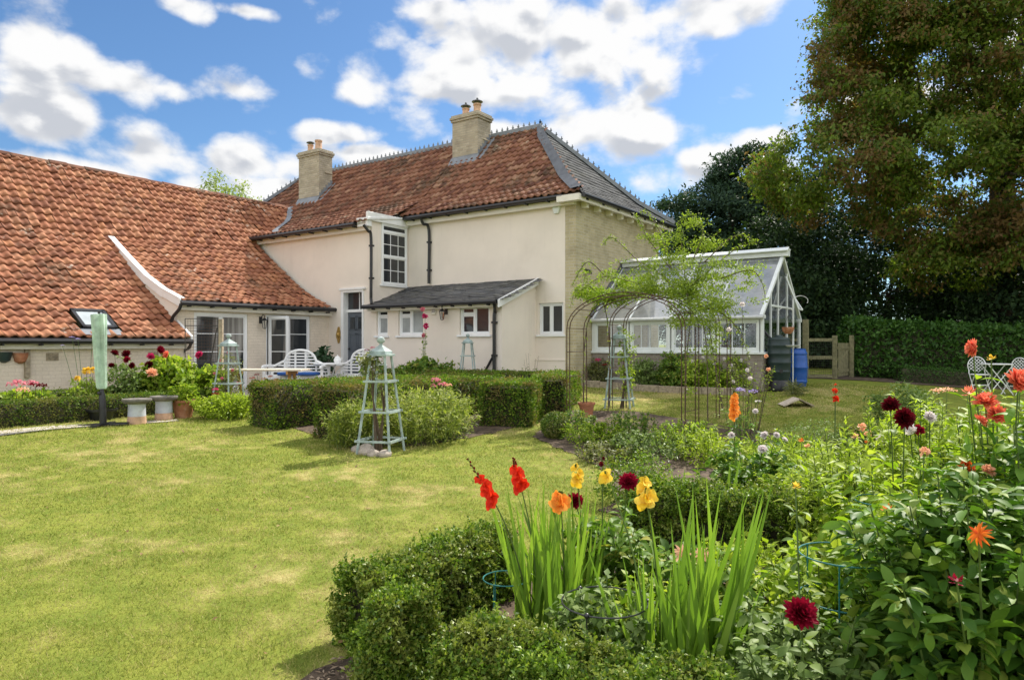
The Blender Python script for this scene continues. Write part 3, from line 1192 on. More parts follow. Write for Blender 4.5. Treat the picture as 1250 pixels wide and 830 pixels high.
# patio paving in front of the wing and the house door
struct(sheet('patio', [(-7.15, -6.6), (-4.9, -7.0), (-1.2, -3.4), (-.9, -.2), (-5.3, -1.3), (-7.15, -1.4)], .008, M_PATH, 4, wob=.01))
# the strip of path beside the left lawn
struct(sheet('path', P2((-90, 10.4), (0, 11.0), (60, 11.55), (150, 12.1), (216, 12.6), (219, 12.35), (150, 11.8), (62, 11.2), (0, 10.55), (-100, 9.9)), .012, M_PATH, 5, wob=.01))
PATIO = [(-7.15, -6.6), (-4.9, -7.0), (-1.2, -3.4), (-.9, -.2), (-5.3, -1.3), (-7.15, -1.4)]


def build_grass():
    rng = np.random.default_rng(11)
    q = QM()
    for n in (150000, 150000):
        yy = np.linspace(2.9, 17, 400)
        cdf = np.cumsum(yy ** -.65)
        Y = np.interp(rng.random(n), cdf / cdf[-1], yy)
        k = rng.random(n) * 1.37 - .82
        L, w = (.021 + .0012 * Y)[:, None], (.0011 * Y + .0004)[:, None]
        x, y = xy(k * Y, Y)
        ok = ~(inside(BED, x, y) | inside(BED2, x, y) | inside(BED3, x, y) | inside(PATIO, x, y)) & (x < 12) & ~((x > -7.2) & (x < 4.9) & (y > .5)) & ~((x < 0.4) & (y > -1.4))
        x, y, L, w = x[ok], y[ok], L[ok], w[ok]
        m = len(x)
        P = np.column_stack([x, y, gz(x, y) - .004])
        keep = lump(P, .9, 2) * .5 + rng.random(m) > .02
        P, L, w = P[keep], L[keep], w[keep]
        m = len(P)
        D = nrm(np.column_stack([rng.normal(0, .55, m), rng.normal(0, .55, m), np.ones(m)]))
        N = rvec(rng, m)
        S = nrm(np.cross(D, N))
        l = L * (rng.uniform(.45, 1.25, m) * (1 + .25 * lump(P, 2.6, 7) + .2 * lump(P, 7.0, 3)))[:, None]
        ww = w * rng.uniform(.7, 1.3, m)[:, None]
        bend = np.column_stack([rng.normal(0, .3, m), rng.normal(0, .3, m), np.zeros(m)]) * l
        V = np.stack([P - S * ww / 2, P + S * ww / 2, P + D * l + bend + S * ww * .12, P + D * l + bend - S * ww * .12], 1)
        q.add(V.reshape(-1, 3), np.arange(m)[:, None] * 4 + np.arange(4)[None])
    struct(q.build('grass', M_GRASS), 'stuff')


build_grass()

# ------------------------------------------------------------------ the house
UC, UBAY, VL, VLT, UW = .305, -5.39, -1.45, -1.49, -7.18
house = thing('house', 'two storey cream rendered house with hipped pantile roof and a yellow brick end wall', 'house')


def build_house():
    H = house
    ff = lambda v: (lambda x, y, z: (x, v + y, z))
    fs = lambda u: (lambda x, y, z: (u - y, x, z))
    mb = MB()
    wall(mb, UBAY, 0.0, .2, 5.2, [(-.785, -.05, 1.84, 2.65)], ff(0))
    mb.build('rendered_wall', M_RENDER, H)
    mb = MB()
    wall(mb, -11.4, UBAY, .2, 4.95, [(-6.56, -5.70, .45, 3.14)], ff(VL), .25)
    wall(mb, VL, 0.0, 2.4, 5.22, [(-1.09, -.07, 3.29, 5.03)], fs(UBAY))
    mb.build('projecting_wall', M_RENDER, H)
    mb = MB()
    mb.add([(0, -.006, .2), (UC, -.006, .2), (UC, -.006, 5.2), (0, -.006, 5.2), (0, .1, .2), (0, .1, 5.2)], [(0, 1, 2, 3), (0, 3, 5, 4)])
    mb.add([(UC, -.006, .2), (UC, 5.15, .2), (UC, 5.15, 5.2), (UC, -.006, 5.2)], [(0, 1, 2, 3)])
    mb.add([(UC, 5.15, .2), (-16, 5.15, .2), (-16, 5.15, 5.2), (UC, 5.15, 5.2)], [(0, 1, 2, 3)])
    mb.add([(-16, 5.15, .2), (-16, -1.4, .2), (-16, -1.4, 5.0), (-16, 5.15, 5.2)], [(0, 1, 2, 3)])
    mb.build('brick_wall', M_BRICK, H)
    # plinth band on the front
    MB().bb((-.86, -.018, 1.18), (-.004, -.001, 1.215)).build('string_course', M_RENDER, H)

    # --- roof: front pantiles
    vh = ([-.3, .5, 2.65], [.62, -.2, -2.45])
    uR = lambda v: np.interp(v, *vh)
    uL = lambda v: np.interp(v, [-.3, .5, 2.65], [-16.6, -15.8, -13.5])
    fr = [(-.3, 5.30), (.5, 5.87), (2.65, 8.13)]
    fl = [(-1.72, 4.97), (-.7, 5.22), (.5, 5.87), (2.65, 8.13)]
    q = QM()
    f = lambda s, a, z: np.stack([s, a, z], -1)
    tiles(q, fr, fr, UBAY, .7, f, .205, .262, clip=lambda s, a: (s < uR(a) + .02), seed=1)
    tiles(q, fl, fl, -16.6, UBAY - .04, f, .205, .262, clip=lambda s, a: (s > uL(a) - .02), seed=2)
    b = MB()
    for (p0, p1, a0, a1) in ((fr[0], fr[1], UBAY, .6), (fr[1], fr[2], UBAY, -.22)):
        b.add([(a0, p0[0], p0[1] - .02), (a1, p0[0], p0[1] - .02), (float(uR(p1[0])), p1[0], p1[1] - .02), (a0, p1[0], p1[1] - .02)], [(0, 1, 2, 3)])
    for p0, p1 in zip(fl[:-1], fl[1:]):
        b.add([(float(uL(p0[0])), p0[0], p0[1] - .02), (UBAY, p0[0], p0[1] - .02), (UBAY, p1[0], p1[1] - .02), (float(uL(p1[0])), p1[0], p1[1] - .02)], [(0, 1, 2, 3)])
    b.add([(-2.45, 2.65, 8.1), (-13.5, 2.65, 8.1), (-16.6, 5.6, 5.28), (.62, 5.6, 5.28)], [(0, 1, 2, 3)])
    b.add([(-13.5, 2.65, 8.1), (-16.6, -.3, 5.28), (-16.6, 5.6, 5.28)], [(0, 1, 2)])
    q.addmb(b, 1)
    q.build('tiled_roof', [M_HTILE, M_STEMDK], H)
    # --- hip end slates
    q = QM()
    sp = [(.62, 5.30), (-.2, 5.87), (-2.45, 8.13)]
    vnear = lambda u: np.interp(-u, [-.62, .2, 2.45], [-.3, .5, 2.65])
    f2 = lambda s, a, z: np.stack([a, s, z], -1)
    tiles(q, sp, sp, -.3, 5.6, f2, .25, .20, pan=False, clip=lambda s, a: (s > vnear(a)) & (s < 5.3 - vnear(a)), seed=3, rise=.012, thick=.008, jit=.5)
    b = MB()
    for p0, p1 in zip(sp[:-1], sp[1:]):
        n0, n1 = float(vnear(p0[0])), float(vnear(p1[0]))
        b.add([(p0[0], n0, p0[1] - .015), (p0[0], 5.3 - n0, p0[1] - .015), (p1[0], 5.3 - n1, p1[1] - .015), (p1[0], n1, p1[1] - .015)], [(0, 1, 2, 3)])
    q.addmb(b, 1)
    q.build('slate_roof', [M_HSLATE, M_LEADDK], H)
    # --- hip capping bands of slate, and the ridge roll with its row of little finials
    vs = np.r_[np.linspace(-.3, .5, 5), np.linspace(.6, 2.65, 9)]
    zz = np.interp(vs, [-.3, .5, 2.65], [5.30, 5.87, 8.13]) + .055
    for sgn in (1, -1):
        cap = MB()
        ring = []
        for v, z in zip(vs, zz):
            u = float(np.interp(v, *vh)) if sgn > 0 else float(uL(v))
            wd = min(.30, .08 + .4 * (2.75 - v))
            z2 = float(np.interp(v, [-.3, .5, 2.65], [5.30, 5.87, 8.13])) + .115
            ring.append(((u - sgn * wd, v, z2), (u, v, z2 + .035), (u, v + wd * .45, z2 - .07)))
        V = [p for r in ring for p in r]
        F = []
        for i in range(len(ring) - 1):
            for j in (0, 1):
                F.append((i * 3 + j, i * 3 + j + 1, i * 3 + 4 + j, i * 3 + 3 + j))
        cap.add(V, F)
        cap.build('hip_capping', M_LEADDK, H)
    cr = MB()

    def crest(p, q_, step=.205, skip=()):
        p, q_ = np.array(p), np.array(q_)
        ln = np.linalg.norm(q_ - p)
        cr.bar(p + (0, 0, .03), q_ + (0, 0, .03), .12, .10)
        cr.bar(p + (0, 0, .09), q_ + (0, 0, .09), .05, .05)
        for i in range(int(ln / step) + 1):
            c = p + (q_ - p) * min(1, i * step / ln)
            if any(a < c[0] < b_ for a, b_ in skip):
                continue
            cr.bb(c + (-.014, -.012, .08), c + (.014, .012, .20))
            cr.bb(c + (-.034, -.014, .145), c + (.034, .014, .175))
            cr.bb(c + (-.010, -.010, .20), c + (.010, .010, .235))
    crest((-13.5, 2.65, 8.15), (-2.45, 2.65, 8.15))
    for (a, b_) in (((-2.45, 2.65, 8.15), (-.2, 4.8, 5.92)), ((-.2, 4.8, 5.92), (.62, 5.6, 5.34))):
        crest(a, b_)
    for (a, b_) in (((-13.5, 2.65, 8.15), (-15.8, .5, 5.92)), ((-15.8, .5, 5.92), (-16.6, -.3, 5.34))):
        crest(a, b_)
    crest((-2.45, 2.65, 8.15), (-2.2, 2.42, 7.95))
    cr.build('ridge_crest', M_LEAD, H)
    # --- fascias, gutters, soffits
    m = MB()
    m.bb((UBAY + .01, -.16, 5.06), (UC + .02, -.002, 5.20))
    m.build('eaves_fascia', M_CREAM, H)
    m = MB()
    m.bb((-11.2, VL - .14, 4.76), (UBAY - .05, VL - .002, 4.92))
    m.build('eaves_fascia', M_CREAM, H)
    m = MB()
    m.bb((UC - .35, -.36, 5.10), (.60, -.19, 5.26))
    m.bb((.56, -.19, 5.10), (.60, 5.55, 5.26))
    m.bb((UC + .004, -.19, 5.17), (.56, 5.55, 5.20))
    for i in range(8):
        v = .25 + i * .66
        m.bb((UC + .004, v, 5.02), (UC + .17, v + .12, 5.165))
    m.build('eaves_soffit', M_CREAM, H, bevel=.005)
    m = MB()
    m.bb((UBAY + .004, VL - .22, 5.02), (UBAY + .09, -.02, 5.26))
    m.add([(UBAY - .35, VL - .25, 5.05), (UBAY + .12, VL - .25, 5.02), (UBAY + .12, -.02, 5.27), (UBAY - .35, -.02, 5.42),
           (UBAY - .35, VL - .25, 5.10), (UBAY + .12, VL - .25, 5.09), (UBAY + .12, -.02, 5.31), (UBAY - .35, -.02, 5.47)],
          [(0, 3, 2, 1), (4, 5, 6, 7), (0, 1, 5, 4), (1, 2, 6, 5), (2, 3, 7, 6), (3, 0, 4, 7)])
    m.bb((UBAY - .34, VL - .23, 4.86), (UBAY + .06, VL - .05, 5.05))
    m.build('bay_fascia', M_WHITE, H, bevel=.006)
    m = MB()
    m.tube([(UBAY + .12, -.30, 5.245), (UC - .2, -.30, 5.245)], .062, 8)
    for i in range(8):
        m.bb((UBAY + .4 + i * .66, -.33, 5.16), (UBAY + .43 + i * .66, -.17, 5.20))
    m.build('gutter', M_BLACK, H, True)
    m = MB()
    m.tube([(-11.0, VL - .30, 4.93), (UBAY - .36, VL - .30, 4.93)], .062, 8)
    for i in range(9):
        m.bb((-10.8 + i * .62, VL - .33, 4.85), (-10.77 + i * .62, VL - .1, 4.89))
    m.build('gutter', M_BLACK, H, True)
    m = MB()
    m.tube([(.66, -.25, 5.24), (.66, 5.5, 5.24)], .06, 8)
    for i in range(7):
        m.bb((.55, i * .85, 5.15), (.62, i * .85 + .09, 5.23))
    m.build('gutter', M_BLACK, H, True)
    u1 = fu(453.2, VL - .06)
    m = MB()
    m.tube(pathpts([(u1 - .05, VL - .30, 4.88), (u1, VL - .18, 4.72), (u1, VL - .07, 4.55), (u1, VL - .07, 3.1), (u1, VL - .07, 2.85), (u1 + .12, VL - .16, 2.70)], 6), .042, 8)
    for z in (4.3, 3.4):
        m.bb((u1 - .06, VL - .10, z), (u1 + .06, VL - .002, z + .05))
    m.build('downpipe', M_BLACK, H, True)
    u2 = fu(523.5, -.07)
    m = MB()
    m.tube(pathpts([(u2 - .1, -.30, 5.2), (u2 - .08, -.22, 5.04), (u2, -.07, 4.88), (u2, -.07, 3.6), (u2, -.07, 3.34)], 6), .042, 8)
    for z in (4.5, 3.7):
        m.bb((u2 - .06, -.10, z), (u2 + .06, -.002, z + .05))
    m.build('downpipe', M_BLACK, H, True)
    # --- chimneys
    def chimney(ua, ub, va, vb, zb, zc, pots, label):
        m = MB()
        m.bb((ua, va, zb), (ub, vb, zc))
        m.bb((ua - .035, va - .035, zc), (ub + .035, vb + .035, zc + .075))
        m.bb((ua - .065, va - .065, zc + .075), (ub + .065, vb + .065, zc + .15))
        m.bb((ua - .03, va - .03, zc + .15), (ub + .03, vb + .03, zc + .215))
        m.bb((ub, va + .25, zc - .62), (ub + .028, vb, zc - .585))
        ch = m.build('chimney', M_CHIMBRICK, H, bevel=.006)
        ch['label'] = label
        fl = MB()
        zr = lambda v: float(np.interp(v, [.5, 2.65], [5.87, 8.13]))
        fl.add([(ua - .05, va - .16, zr(va - .16) + .06), (ub + .05, va - .16, zr(va - .16) + .06), (ub + .05, va - .012, zr(va) + .14), (ua - .05, va - .012, zr(va) + .14)], [(0, 1, 2, 3)])
        fl.bb((ua - .02, va - .014, zr(va) + .02), (ub + .014, va - .003, zr(va) + .17))
        n = 6
        for i in range(n):
            v0, v1 = va + (vb - va) * i / n, va + (vb - va) * (i + 1) / n
            fl.bb((ub + .003, v0, zr(v0)), (ub + .014, v1, zr(v1) + .18))
        fl.add([(ub + .01, va - .1, zr(va - .1) + .07), (ub + .24, va - .1, zr(va - .1) + .07), (ub + .2, vb, zr(vb) + .07), (ub + .01, vb, zr(vb) + .09)], [(0, 1, 2, 3)])
        fl.build('flashing', M_LEAD, ch)
        for (u, v, r, h, cowl) in pots:
            z = zc + .20
            MB().lathe([(r * 1.25, 0), (r * 1.25, .04), (r * 1.05, .07), (r * .95, h * .85), (r * 1.12, h * .87), (r * 1.12, h)], (u, v, z), 14).build('chimney_pot', M_POTCLAY, ch, True)
            if cowl:
                c = MB()
                for k in range(4):
                    a = k * PI / 2
                    c.bar((u + r * .8 * math.cos(a), v + r * .8 * math.sin(a), z + h), (u + r * .8 * math.cos(a), v + r * .8 * math.sin(a), z + h + .07), .015, .015)
                c.lathe([(r * 1.5, 0), (r * 1.45, .02), (r * .6, .06), (.01, .075)], (u, v, z + h + .065), 14)
                if cowl == 2:
                    c.ball((u, v, z + h + .17), .035, 6)
                c.build('chimney_cowl', M_LEADDK, ch)
    chimney(-5.25, -4.23, 1.87, 2.54, 6.5, 8.58, [(-4.90, 2.12, .11, .26, 2), (-4.52, 2.22, .12, .36, 2)], 'broad brick chimney nearer the bare brick end with two dark cowls')
    chimney(-12.1, -10.97, 1.32, 1.92, 6.0, 8.38, [(-11.72, 1.55, .10, .30, 1), (-11.36, 1.62, .12, .42, 0)], 'brick chimney beside the long barn roof with one capped pot')
    # --- windows and the door
    window('window', H, (-.785, 0, 1.84), 0, .735, .81, [(0, .46, 0, 1, 1, 1, M_GLASS), (.46, 1, 0, 1, 1, 1, M_GLASS)], recess=.05)
    w = window('sash_window', H, (UBAY, -1.09, 3.29), R(90), 1.02, 1.74, [(0, 1, 0, .46, 3, 2, M_GLASS), (0, 1, .46, .86, 3, 2, M_GLASS), (0, 1, .86, 1, 1, 1, M_GLASS)], recess=-.045, depth=.12)
    d = MB()
    dw, dh = .86, 2.69
    d.bb((-.06, -.04, 0), (.05, .2, dh))
    d.bb((dw - .05, -.04, 0), (dw + .01, .2, dh))
    d.bb((.05, -.04, dh - .07), (dw - .05, .2, dh))
    d.bb((.05, .10, 2.06), (dw - .05, .2, 2.14))
    d.bb((-.1, -.07, dh), (dw + .08, .05, dh + .06))
    d.bb((.52, .13, 2.14), (.55, .18, dh - .07))
    fr_ = d.build('door_frame', M_WHITE, H, bevel=.004)
    fr_.location = (-6.56, VL, .45)
    lf = MB()
    lf.bb((.05, .14, .02), (dw - .05, .185, 2.06))
    for (x, z0, z1) in ((.12, 1.55, 1.95), (.45, 1.55, 1.95), (.12, .95, 1.45), (.45, .95, 1.45), (.12, .15, .8), (.45, .15, .8)):
        for a in ((x, z0, x + .28, z0 + .03), (x, z1 - .03, x + .28, z1), (x, z0, x + .03, z1), (x + .25, z0, x + .28, z1)):
            lf.bb((a[0], .128, a[1]), (a[2], .139, a[3]))
    dr = lf.build('door', M_GREYDOOR, H)
    dr.location = fr_.location
    MB().bb((.05, .15, 2.14), (.52, .158, dh - .07)).bb((.55, .15, 2.14), (dw - .05, .158, dh - .07)).build('fanlight', M_GLASS, fr_)
    MB().bb((.15, .132, 1.58), (.37, .138, 1.92)).bb((.48, .132, 1.58), (.70, .138, 1.92)).build('door_pane', M_GLASS, dr)
    MB().ball((.12, .11, 1.02), .03, 8).build('handle', M_BLACK, dr, True)
    # --- lean-to
    ul0, ul1 = -5.37, -.89
    m = MB()
    ZL0, ZL1 = 1.83, 2.56
    L1, L2, L3 = (-5.16, -4.73), (-4.33, -3.43), (-2.2, -1.26)
    wall(m, ul0, ul1, .2, 2.62, [(*L1, ZL0, ZL1), (*L2, ZL0, ZL1), (*L3, ZL0, ZL1)], ff(VLT), .2)
    m.add([(ul1, VLT, .2), (ul1, 0, .2), (ul1, 0, 3.2), (ul1, VLT, 2.62)], [(0, 1, 2, 3)])
    m.build('lean_to_wall', M_RENDER, H)
    q = QM()
    pr = [(VLT - .2, 2.66), (-.75, 2.98), (0.0, 3.28)]
    tiles(q, pr, pr, ul0 - .02, ul1 + .06, f, .26, .17, pan=False, seed=7, rise=.016, thick=.012, jit=.8)
    b = MB()
    b.prism([(ul0, pr[0][0], 2.645), (ul0, 0, 3.265), (ul0, 0, 3.2), (ul0, pr[0][0], 2.58)], (ul1 - ul0 + .05, 0, 0))
    q.addmb(b, 1)
    q.build('lean_to_roof', [M_SLATE, M_LEADDK], H)
    m = MB()
    m.prism([(ul1 + .05, VLT - .24, 2.66), (ul1 + .05, 0, 3.31), (ul1 + .05, 0, 3.12), (ul1 + .05, VLT - .24, 2.47)], (.045, 0, 0))
    m.build('bargeboard', M_WHITE, H, bevel=.004)
    m = MB()
    m.bb((ul0, VLT - .16, 2.50), (ul1 + .04, VLT - .003, 2.60))
    m.build('eaves_fascia', M_CREAM, H)
    m = MB()
    m.tube([(ul0 - .05, VLT - .26, 2.62), (ul1 + .02, VLT - .26, 2.62)], .06, 8)
    for i in range(8):
        m.bb((ul0 + .3 + i * .56, VLT - .28, 2.53), (ul0 + .33 + i * .56, VLT - .1, 2.57))
    m.build('gutter', M_BLACK, H, True)
    up = fu(603.5, VLT - .05)
    m = MB()
    m.tube(pathpts([(ul1 - .05, VLT - .26, 2.6), (ul1 - .08, VLT - .18, 2.5), (up + .02, VLT - .06, 2.38), (up, VLT - .06, 2.2), (up, VLT - .06, 1.2), (up, VLT - .06, .5)], 6), .042, 8)
    m.tube([(up, VLT - .06, 1.35), (up - .5, VLT - .05, .62)], .03, 8)
    for z in (2.1, 1.3):
        m.bb((up - .06, VLT - .1, z), (up + .06, VLT - .002, z + .05))
    m.build('downpipe', M_BLACK, H, True)
    window('window', H, (L1[0], VLT, ZL0), 0, L1[1] - L1[0], ZL1 - ZL0, [(0, 1, 0, .72, 1, 1, M_BLIND), (0, 1, .72, 1, 1, 1, M_GLASS)], recess=.05)
    window('window', H, (L2[0], VLT, ZL0), 0, L2[1] - L2[0], ZL1 - ZL0, [(0, .47, 0, .72, 1, 1, M_BLIND), (0, .47, .72, 1, 1, 1, M_CURT), (.47, 1, 0, 1, 1, 1, M_BLIND)], recess=.05)
    window('window', H, (L3[0], VLT, ZL0), 0, L3[1] - L3[0], ZL1 - ZL0, [(0, .47, 0, .70, 1, 1, M_GLASS), (0, .47, .70, 1, 1, 1, M_CURT), (.47, 1, 0, 1, 1, 1, M_GLASS)], recess=.05)


build_house()

# ------------------------------------------------------------------ the barn wing
barn = thing('barn_wing', 'low barn wing with a long orange pantile roof running down towards the patio', 'house')


def build_barn():
    B = barn
    fs = lambda u: (lambda x, y, z: (u - y, x, z))
    VA = -6.1
    # roof lines, eaves first
    pa = [(-6.58, 1.72), (-8.5, 2.95), (-10.34, 4.37), (-12.3, 6.53)]
    pb0 = [(-6.93, 2.62), (-7.7, 2.88), (-8.5, 3.24), (-9.4, 3.78), (-10.34, 4.375), (-12.3, 6.53)]
    pb1 = [(-6.93, 2.64), (-7.7, 2.98), (-8.6, 3.52), (-9.6, 4.25), (-10.66, 5.10), (-12.3, 6.53)]
    f2 = lambda s, a, z: np.stack([a, s, z], -1)
    q = QM()
    sky = lambda s, a: ~((s > -8.33) & (s < -7.58) & (a > -7.50) & (a < -6.80))
    tiles(q, pa, pa, VA - 39 * .205, VA - .001, f2, .205, .262, clip=sky, seed=21, jit=1.8, base=.045)
    tiles(q, pb0, pb1, VA, 1.5, f2, .205, .262, clip=lambda s, a: ~((s > VL - .12) & (a > -10.75)), seed=22, jit=1.8, base=.045)
    b = MB()
    b.add([(-12.3, -14, 6.5), (-12.3, 1.5, 6.5), (-18, 1.5, 1.7), (-18, -14, 1.7)], [(0, 1, 2, 3)])
    q.addmb(b, 1)
    q.build('tiled_roof', [M_BTILE, M_STEMDK], B)
    # ridge tiles
    m = MB()
    rng = random.Random(4)
    v = -14.0
    while v < 1.2:
        d = rng.uniform(-.012, .012)
        m.tube([(-12.3, v, 6.53 + d), (-12.3, v + .44, 6.53 + d + rng.uniform(-.01, .01))], .095, 8)
        v += .45
    m.build('ridge_tiles', M_HTILE, B, True)
    # walls
    m = MB()
    wall(m, -14, VA, -.1, 1.62, [], fs(-6.8))
    m.add([(-6.8, VA, -.1), (-7.4, VA, -.1), (-7.4, VA, 2.1), (-6.8, VA, 1.66)], [(0, 1, 2, 3)])
    m.add([(-6.8, -14, -.1), (-18, -14, -.1), (-18, -14, 1.7), (-12.3, -14, 6.5), (-6.8, -14, 1.7)], [(0, 1, 2, 3, 4)])
    m.build('painted_brick_wall', M_PBRICK, B)
    D1, D2 = (-5.62, -4.13), (-3.58, -2.12)
    m = MB()
    wall(m, VA, VL, .1, 2.6, [(*D1, .44, 2.38), (*D2, .44, 2.39)], fs(UW))
    m.build('painted_brick_wall', M_PBRICK, B)
    # cheek between the two roof slopes, and its board
    m = MB()
    top = [(a, VA - .012, z - .05) for a, z in pb0[:5] if a < -6.9]
    bot = [(a, VA - .012, float(np.interp(-a, [6.58, 8.5, 10.34], [1.72, 2.95, 4.37])) - .02) for a in (-10.34, -9.4, -8.5, -7.7, -7.15)]
    n = len(top)
    V = top + bot[::-1]
    F = [(i, i + 1, n + i + 1, n + i) for i in range(n - 1)]
    m.add(V, F)
    m.build('roof_cheek', M_RENDER, B)
    m = MB()
    for p0, p1 in zip(pb0[:-1], pb0[1:]):
        if p1[0] < -10.5:
            break
        m.prism([(p0[0] + .05 * (p0[0] > -7), VA - .05, p0[1] + .055), (p1[0], VA - .05, p1[1] + .055), (p1[0], VA - .05, p1[1] - .13), (p0[0] + .05 * (p0[0] > -7), VA - .05, p0[1] - .15)], (0, .035, 0))
        m.prism([(p0[0], VA - .06, p0[1] + .06), (p1[0], VA - .06, p1[1] + .06), (p1[0], VA - .06, p1[1] + .085), (p0[0], VA - .06, p0[1] + .085)], (0, .16, 0))
    m.build('bargeboard', M_WHITE, B, bevel=.004)
    m = MB()
    za = lambda a: float(np.interp(-a, [6.58, 8.5, 10.34], [1.72, 2.95, 4.37]))
    m.prism([(-7.30, VA + .03, za(-7.30) + .07), (-6.55, VA + .03, za(-6.55) + .07), (-6.55, VA + .03, za(-6.55) - .10), (-7.30, VA + .03, za(-7.30) - .10)], (0, .06, 0))
    m.build('bargeboard', M_WHITE, B, bevel=.004)
    # gutters and fascias
    m = MB()
    m.tube([(-6.53, -14, 1.66), (-6.53, VA + .06, 1.66)], .058, 8)
    for i in range(12):
        m.bb((-6.75, -13.8 + i * .66, 1.57), (-6.5, -13.77 + i * .66, 1.61))
    m.tube(pathpts([(-6.53, VA + .02, 1.62), (-6.62, VA + .03, 1.52), (-6.95, VA + .1, 1.44), (-7.08, VA + .12, 1.3), (-7.1, VA + .12, .5)], 5), .038, 8)
    m.build('gutter', M_BLACK, B, True)
    m = MB()
    m.bb((-6.79, -14, 1.50), (-6.66, VA, 1.60))
    m.build('eaves_fascia', M_CREAM, B)
    m = MB()
    m.tube([(-6.88, VA - .04, 2.575), (-6.88, VL + .02, 2.595)], .058, 8)
    for i in range(8):
        m.bb((-7.1, VA + .2 + i * .6, 2.49), (-6.86, VA + .23 + i * .6, 2.53))
    m.tube(pathpts([(-6.88, VA - .02, 2.55), (-6.93, VA - .04, 2.42), (-7.1, VA - .09, 2.25), (-7.16, VA - .10, 2.12)], 5), .04, 8)
    m.build('gutter', M_BLACK, B, True)
    m = MB()
    m.bb((-7.17, VA, 2.42), (-7.02, VL - .01, 2.53))
    m.build('eaves_fascia', M_CREAM, B)
    # lead where the ridge meets the house roof
    m = MB()
    zc = lambda a: float(np.interp(-a, [10.66, 12.3], [5.10, 6.53]))
    V = []
    for a in np.linspace(-10.6, -12.25, 7):
        z = zc(a)
        v = float(np.interp(z, [5.22, 5.87, 8.13], [-.7, .5, 2.65]))
        V += [(a, v - .14, z + .075), (a, v + .10, z + .16)]
    m.add(V, [(2 * i, 2 * i + 2, 2 * i + 3, 2 * i + 1) for i in range(6)])
    m.build('flashing', M_LEAD, B)
    # air bricks
    for px in (56, 181):
        v = fv(px, -6.8)
        m = MB()
        m.bb((-6.803, v, 1.26), (-6.792, v + .23, 1.42))
        for i in range(5):
            m.bb((-6.792, v + .02, 1.28 + i * .026), (-6.786, v + .21, 1.29 + i * .026))
        m.build('air_brick', M_WOODOLD, B)
    # rooflight
    def onroof(a, v, h):
        z = za(a)
        return (a + .54 * h, v, z + .84 * h)
    u0, u1, v0, v1 = -7.47, -6.84, -8.30, -7.60
    m = MB()
    for (ua, ub, va, vb) in ((u0, u1, v0, v0 + .07), (u0, u1, v1 - .07, v1), (u0, u0 + .07, v0, v1), (u1 - .07, u1, v0, v1)):
        V = [onroof(a, v, h) for h in (.0, .10) for a, v in ((ua, va), (ub, va), (ub, vb), (ua, vb))]
        m.add(V, [(0, 1, 2, 3), (4, 7, 6, 5), (0, 4, 5, 1), (1, 5, 6, 2), (2, 6, 7, 3), (3, 7, 4, 0)])
    rl = m.build('rooflight', M_BLACK, B)
    MB().add([onroof(a, v, .075) for a, v in ((u0, v0), (u1, v0), (u1, v1), (u0, v1))], [(0, 1, 2, 3)]).build('pane', M_SKYL, rl)
    m = MB()
    m.add([onroof(a, v, .05) for a, v in ((u1, v0 - .05), (u1 + .2, v0 - .05), (u1 + .2, v1 + .05), (u1, v1 + .05))], [(0, 1, 2, 3)])
    m.build('flashing', M_LEAD, rl)
    # french doors
    window('french_doors', B, (UW, D1[0], .44), R(90), D1[1] - D1[0], 1.94, [(0, .5, .02, 1, 1, 4, M_CURT), (.5, 1, .02, 1, 1, 4, M_CURT)], sill=False, fw=.07, recess=.03)
    w = D2[1] - D2[0]
    fr = window('french_doors', B, (UW, D2[0], .44), R(90), w, 1.95, [(.52, 1, .02, 1, 1, 4, M_GLASS)], sill=False, fw=.06, recess=.03)
    fr['label'] = 'french doors with the left leaf standing open'
    lf = window('open_leaf', fr, (.05, -.02, .02), R(-78), .66, 1.88, [(0, 1, 0, 1, 1, 4, M_CURT)], sill=False, fw=.06, recess=0, depth=.045)
    MB().bb((.55, -.03, .92), (.57, -.005, 1.1)).build('handle', M_BLACK, fr)
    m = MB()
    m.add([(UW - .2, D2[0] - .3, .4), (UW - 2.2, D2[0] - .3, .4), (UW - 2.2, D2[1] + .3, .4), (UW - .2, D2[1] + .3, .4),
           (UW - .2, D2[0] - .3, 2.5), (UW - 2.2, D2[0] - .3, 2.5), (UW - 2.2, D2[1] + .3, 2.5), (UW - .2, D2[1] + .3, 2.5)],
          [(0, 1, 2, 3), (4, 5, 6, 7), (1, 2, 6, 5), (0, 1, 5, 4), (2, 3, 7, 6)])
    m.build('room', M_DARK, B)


build_barn()

# ------------------------------------------------------------------ the greenhouse
gh = thing('greenhouse', 'white framed glass greenhouse on a low brick wall beside the brick house end', 'greenhouse')


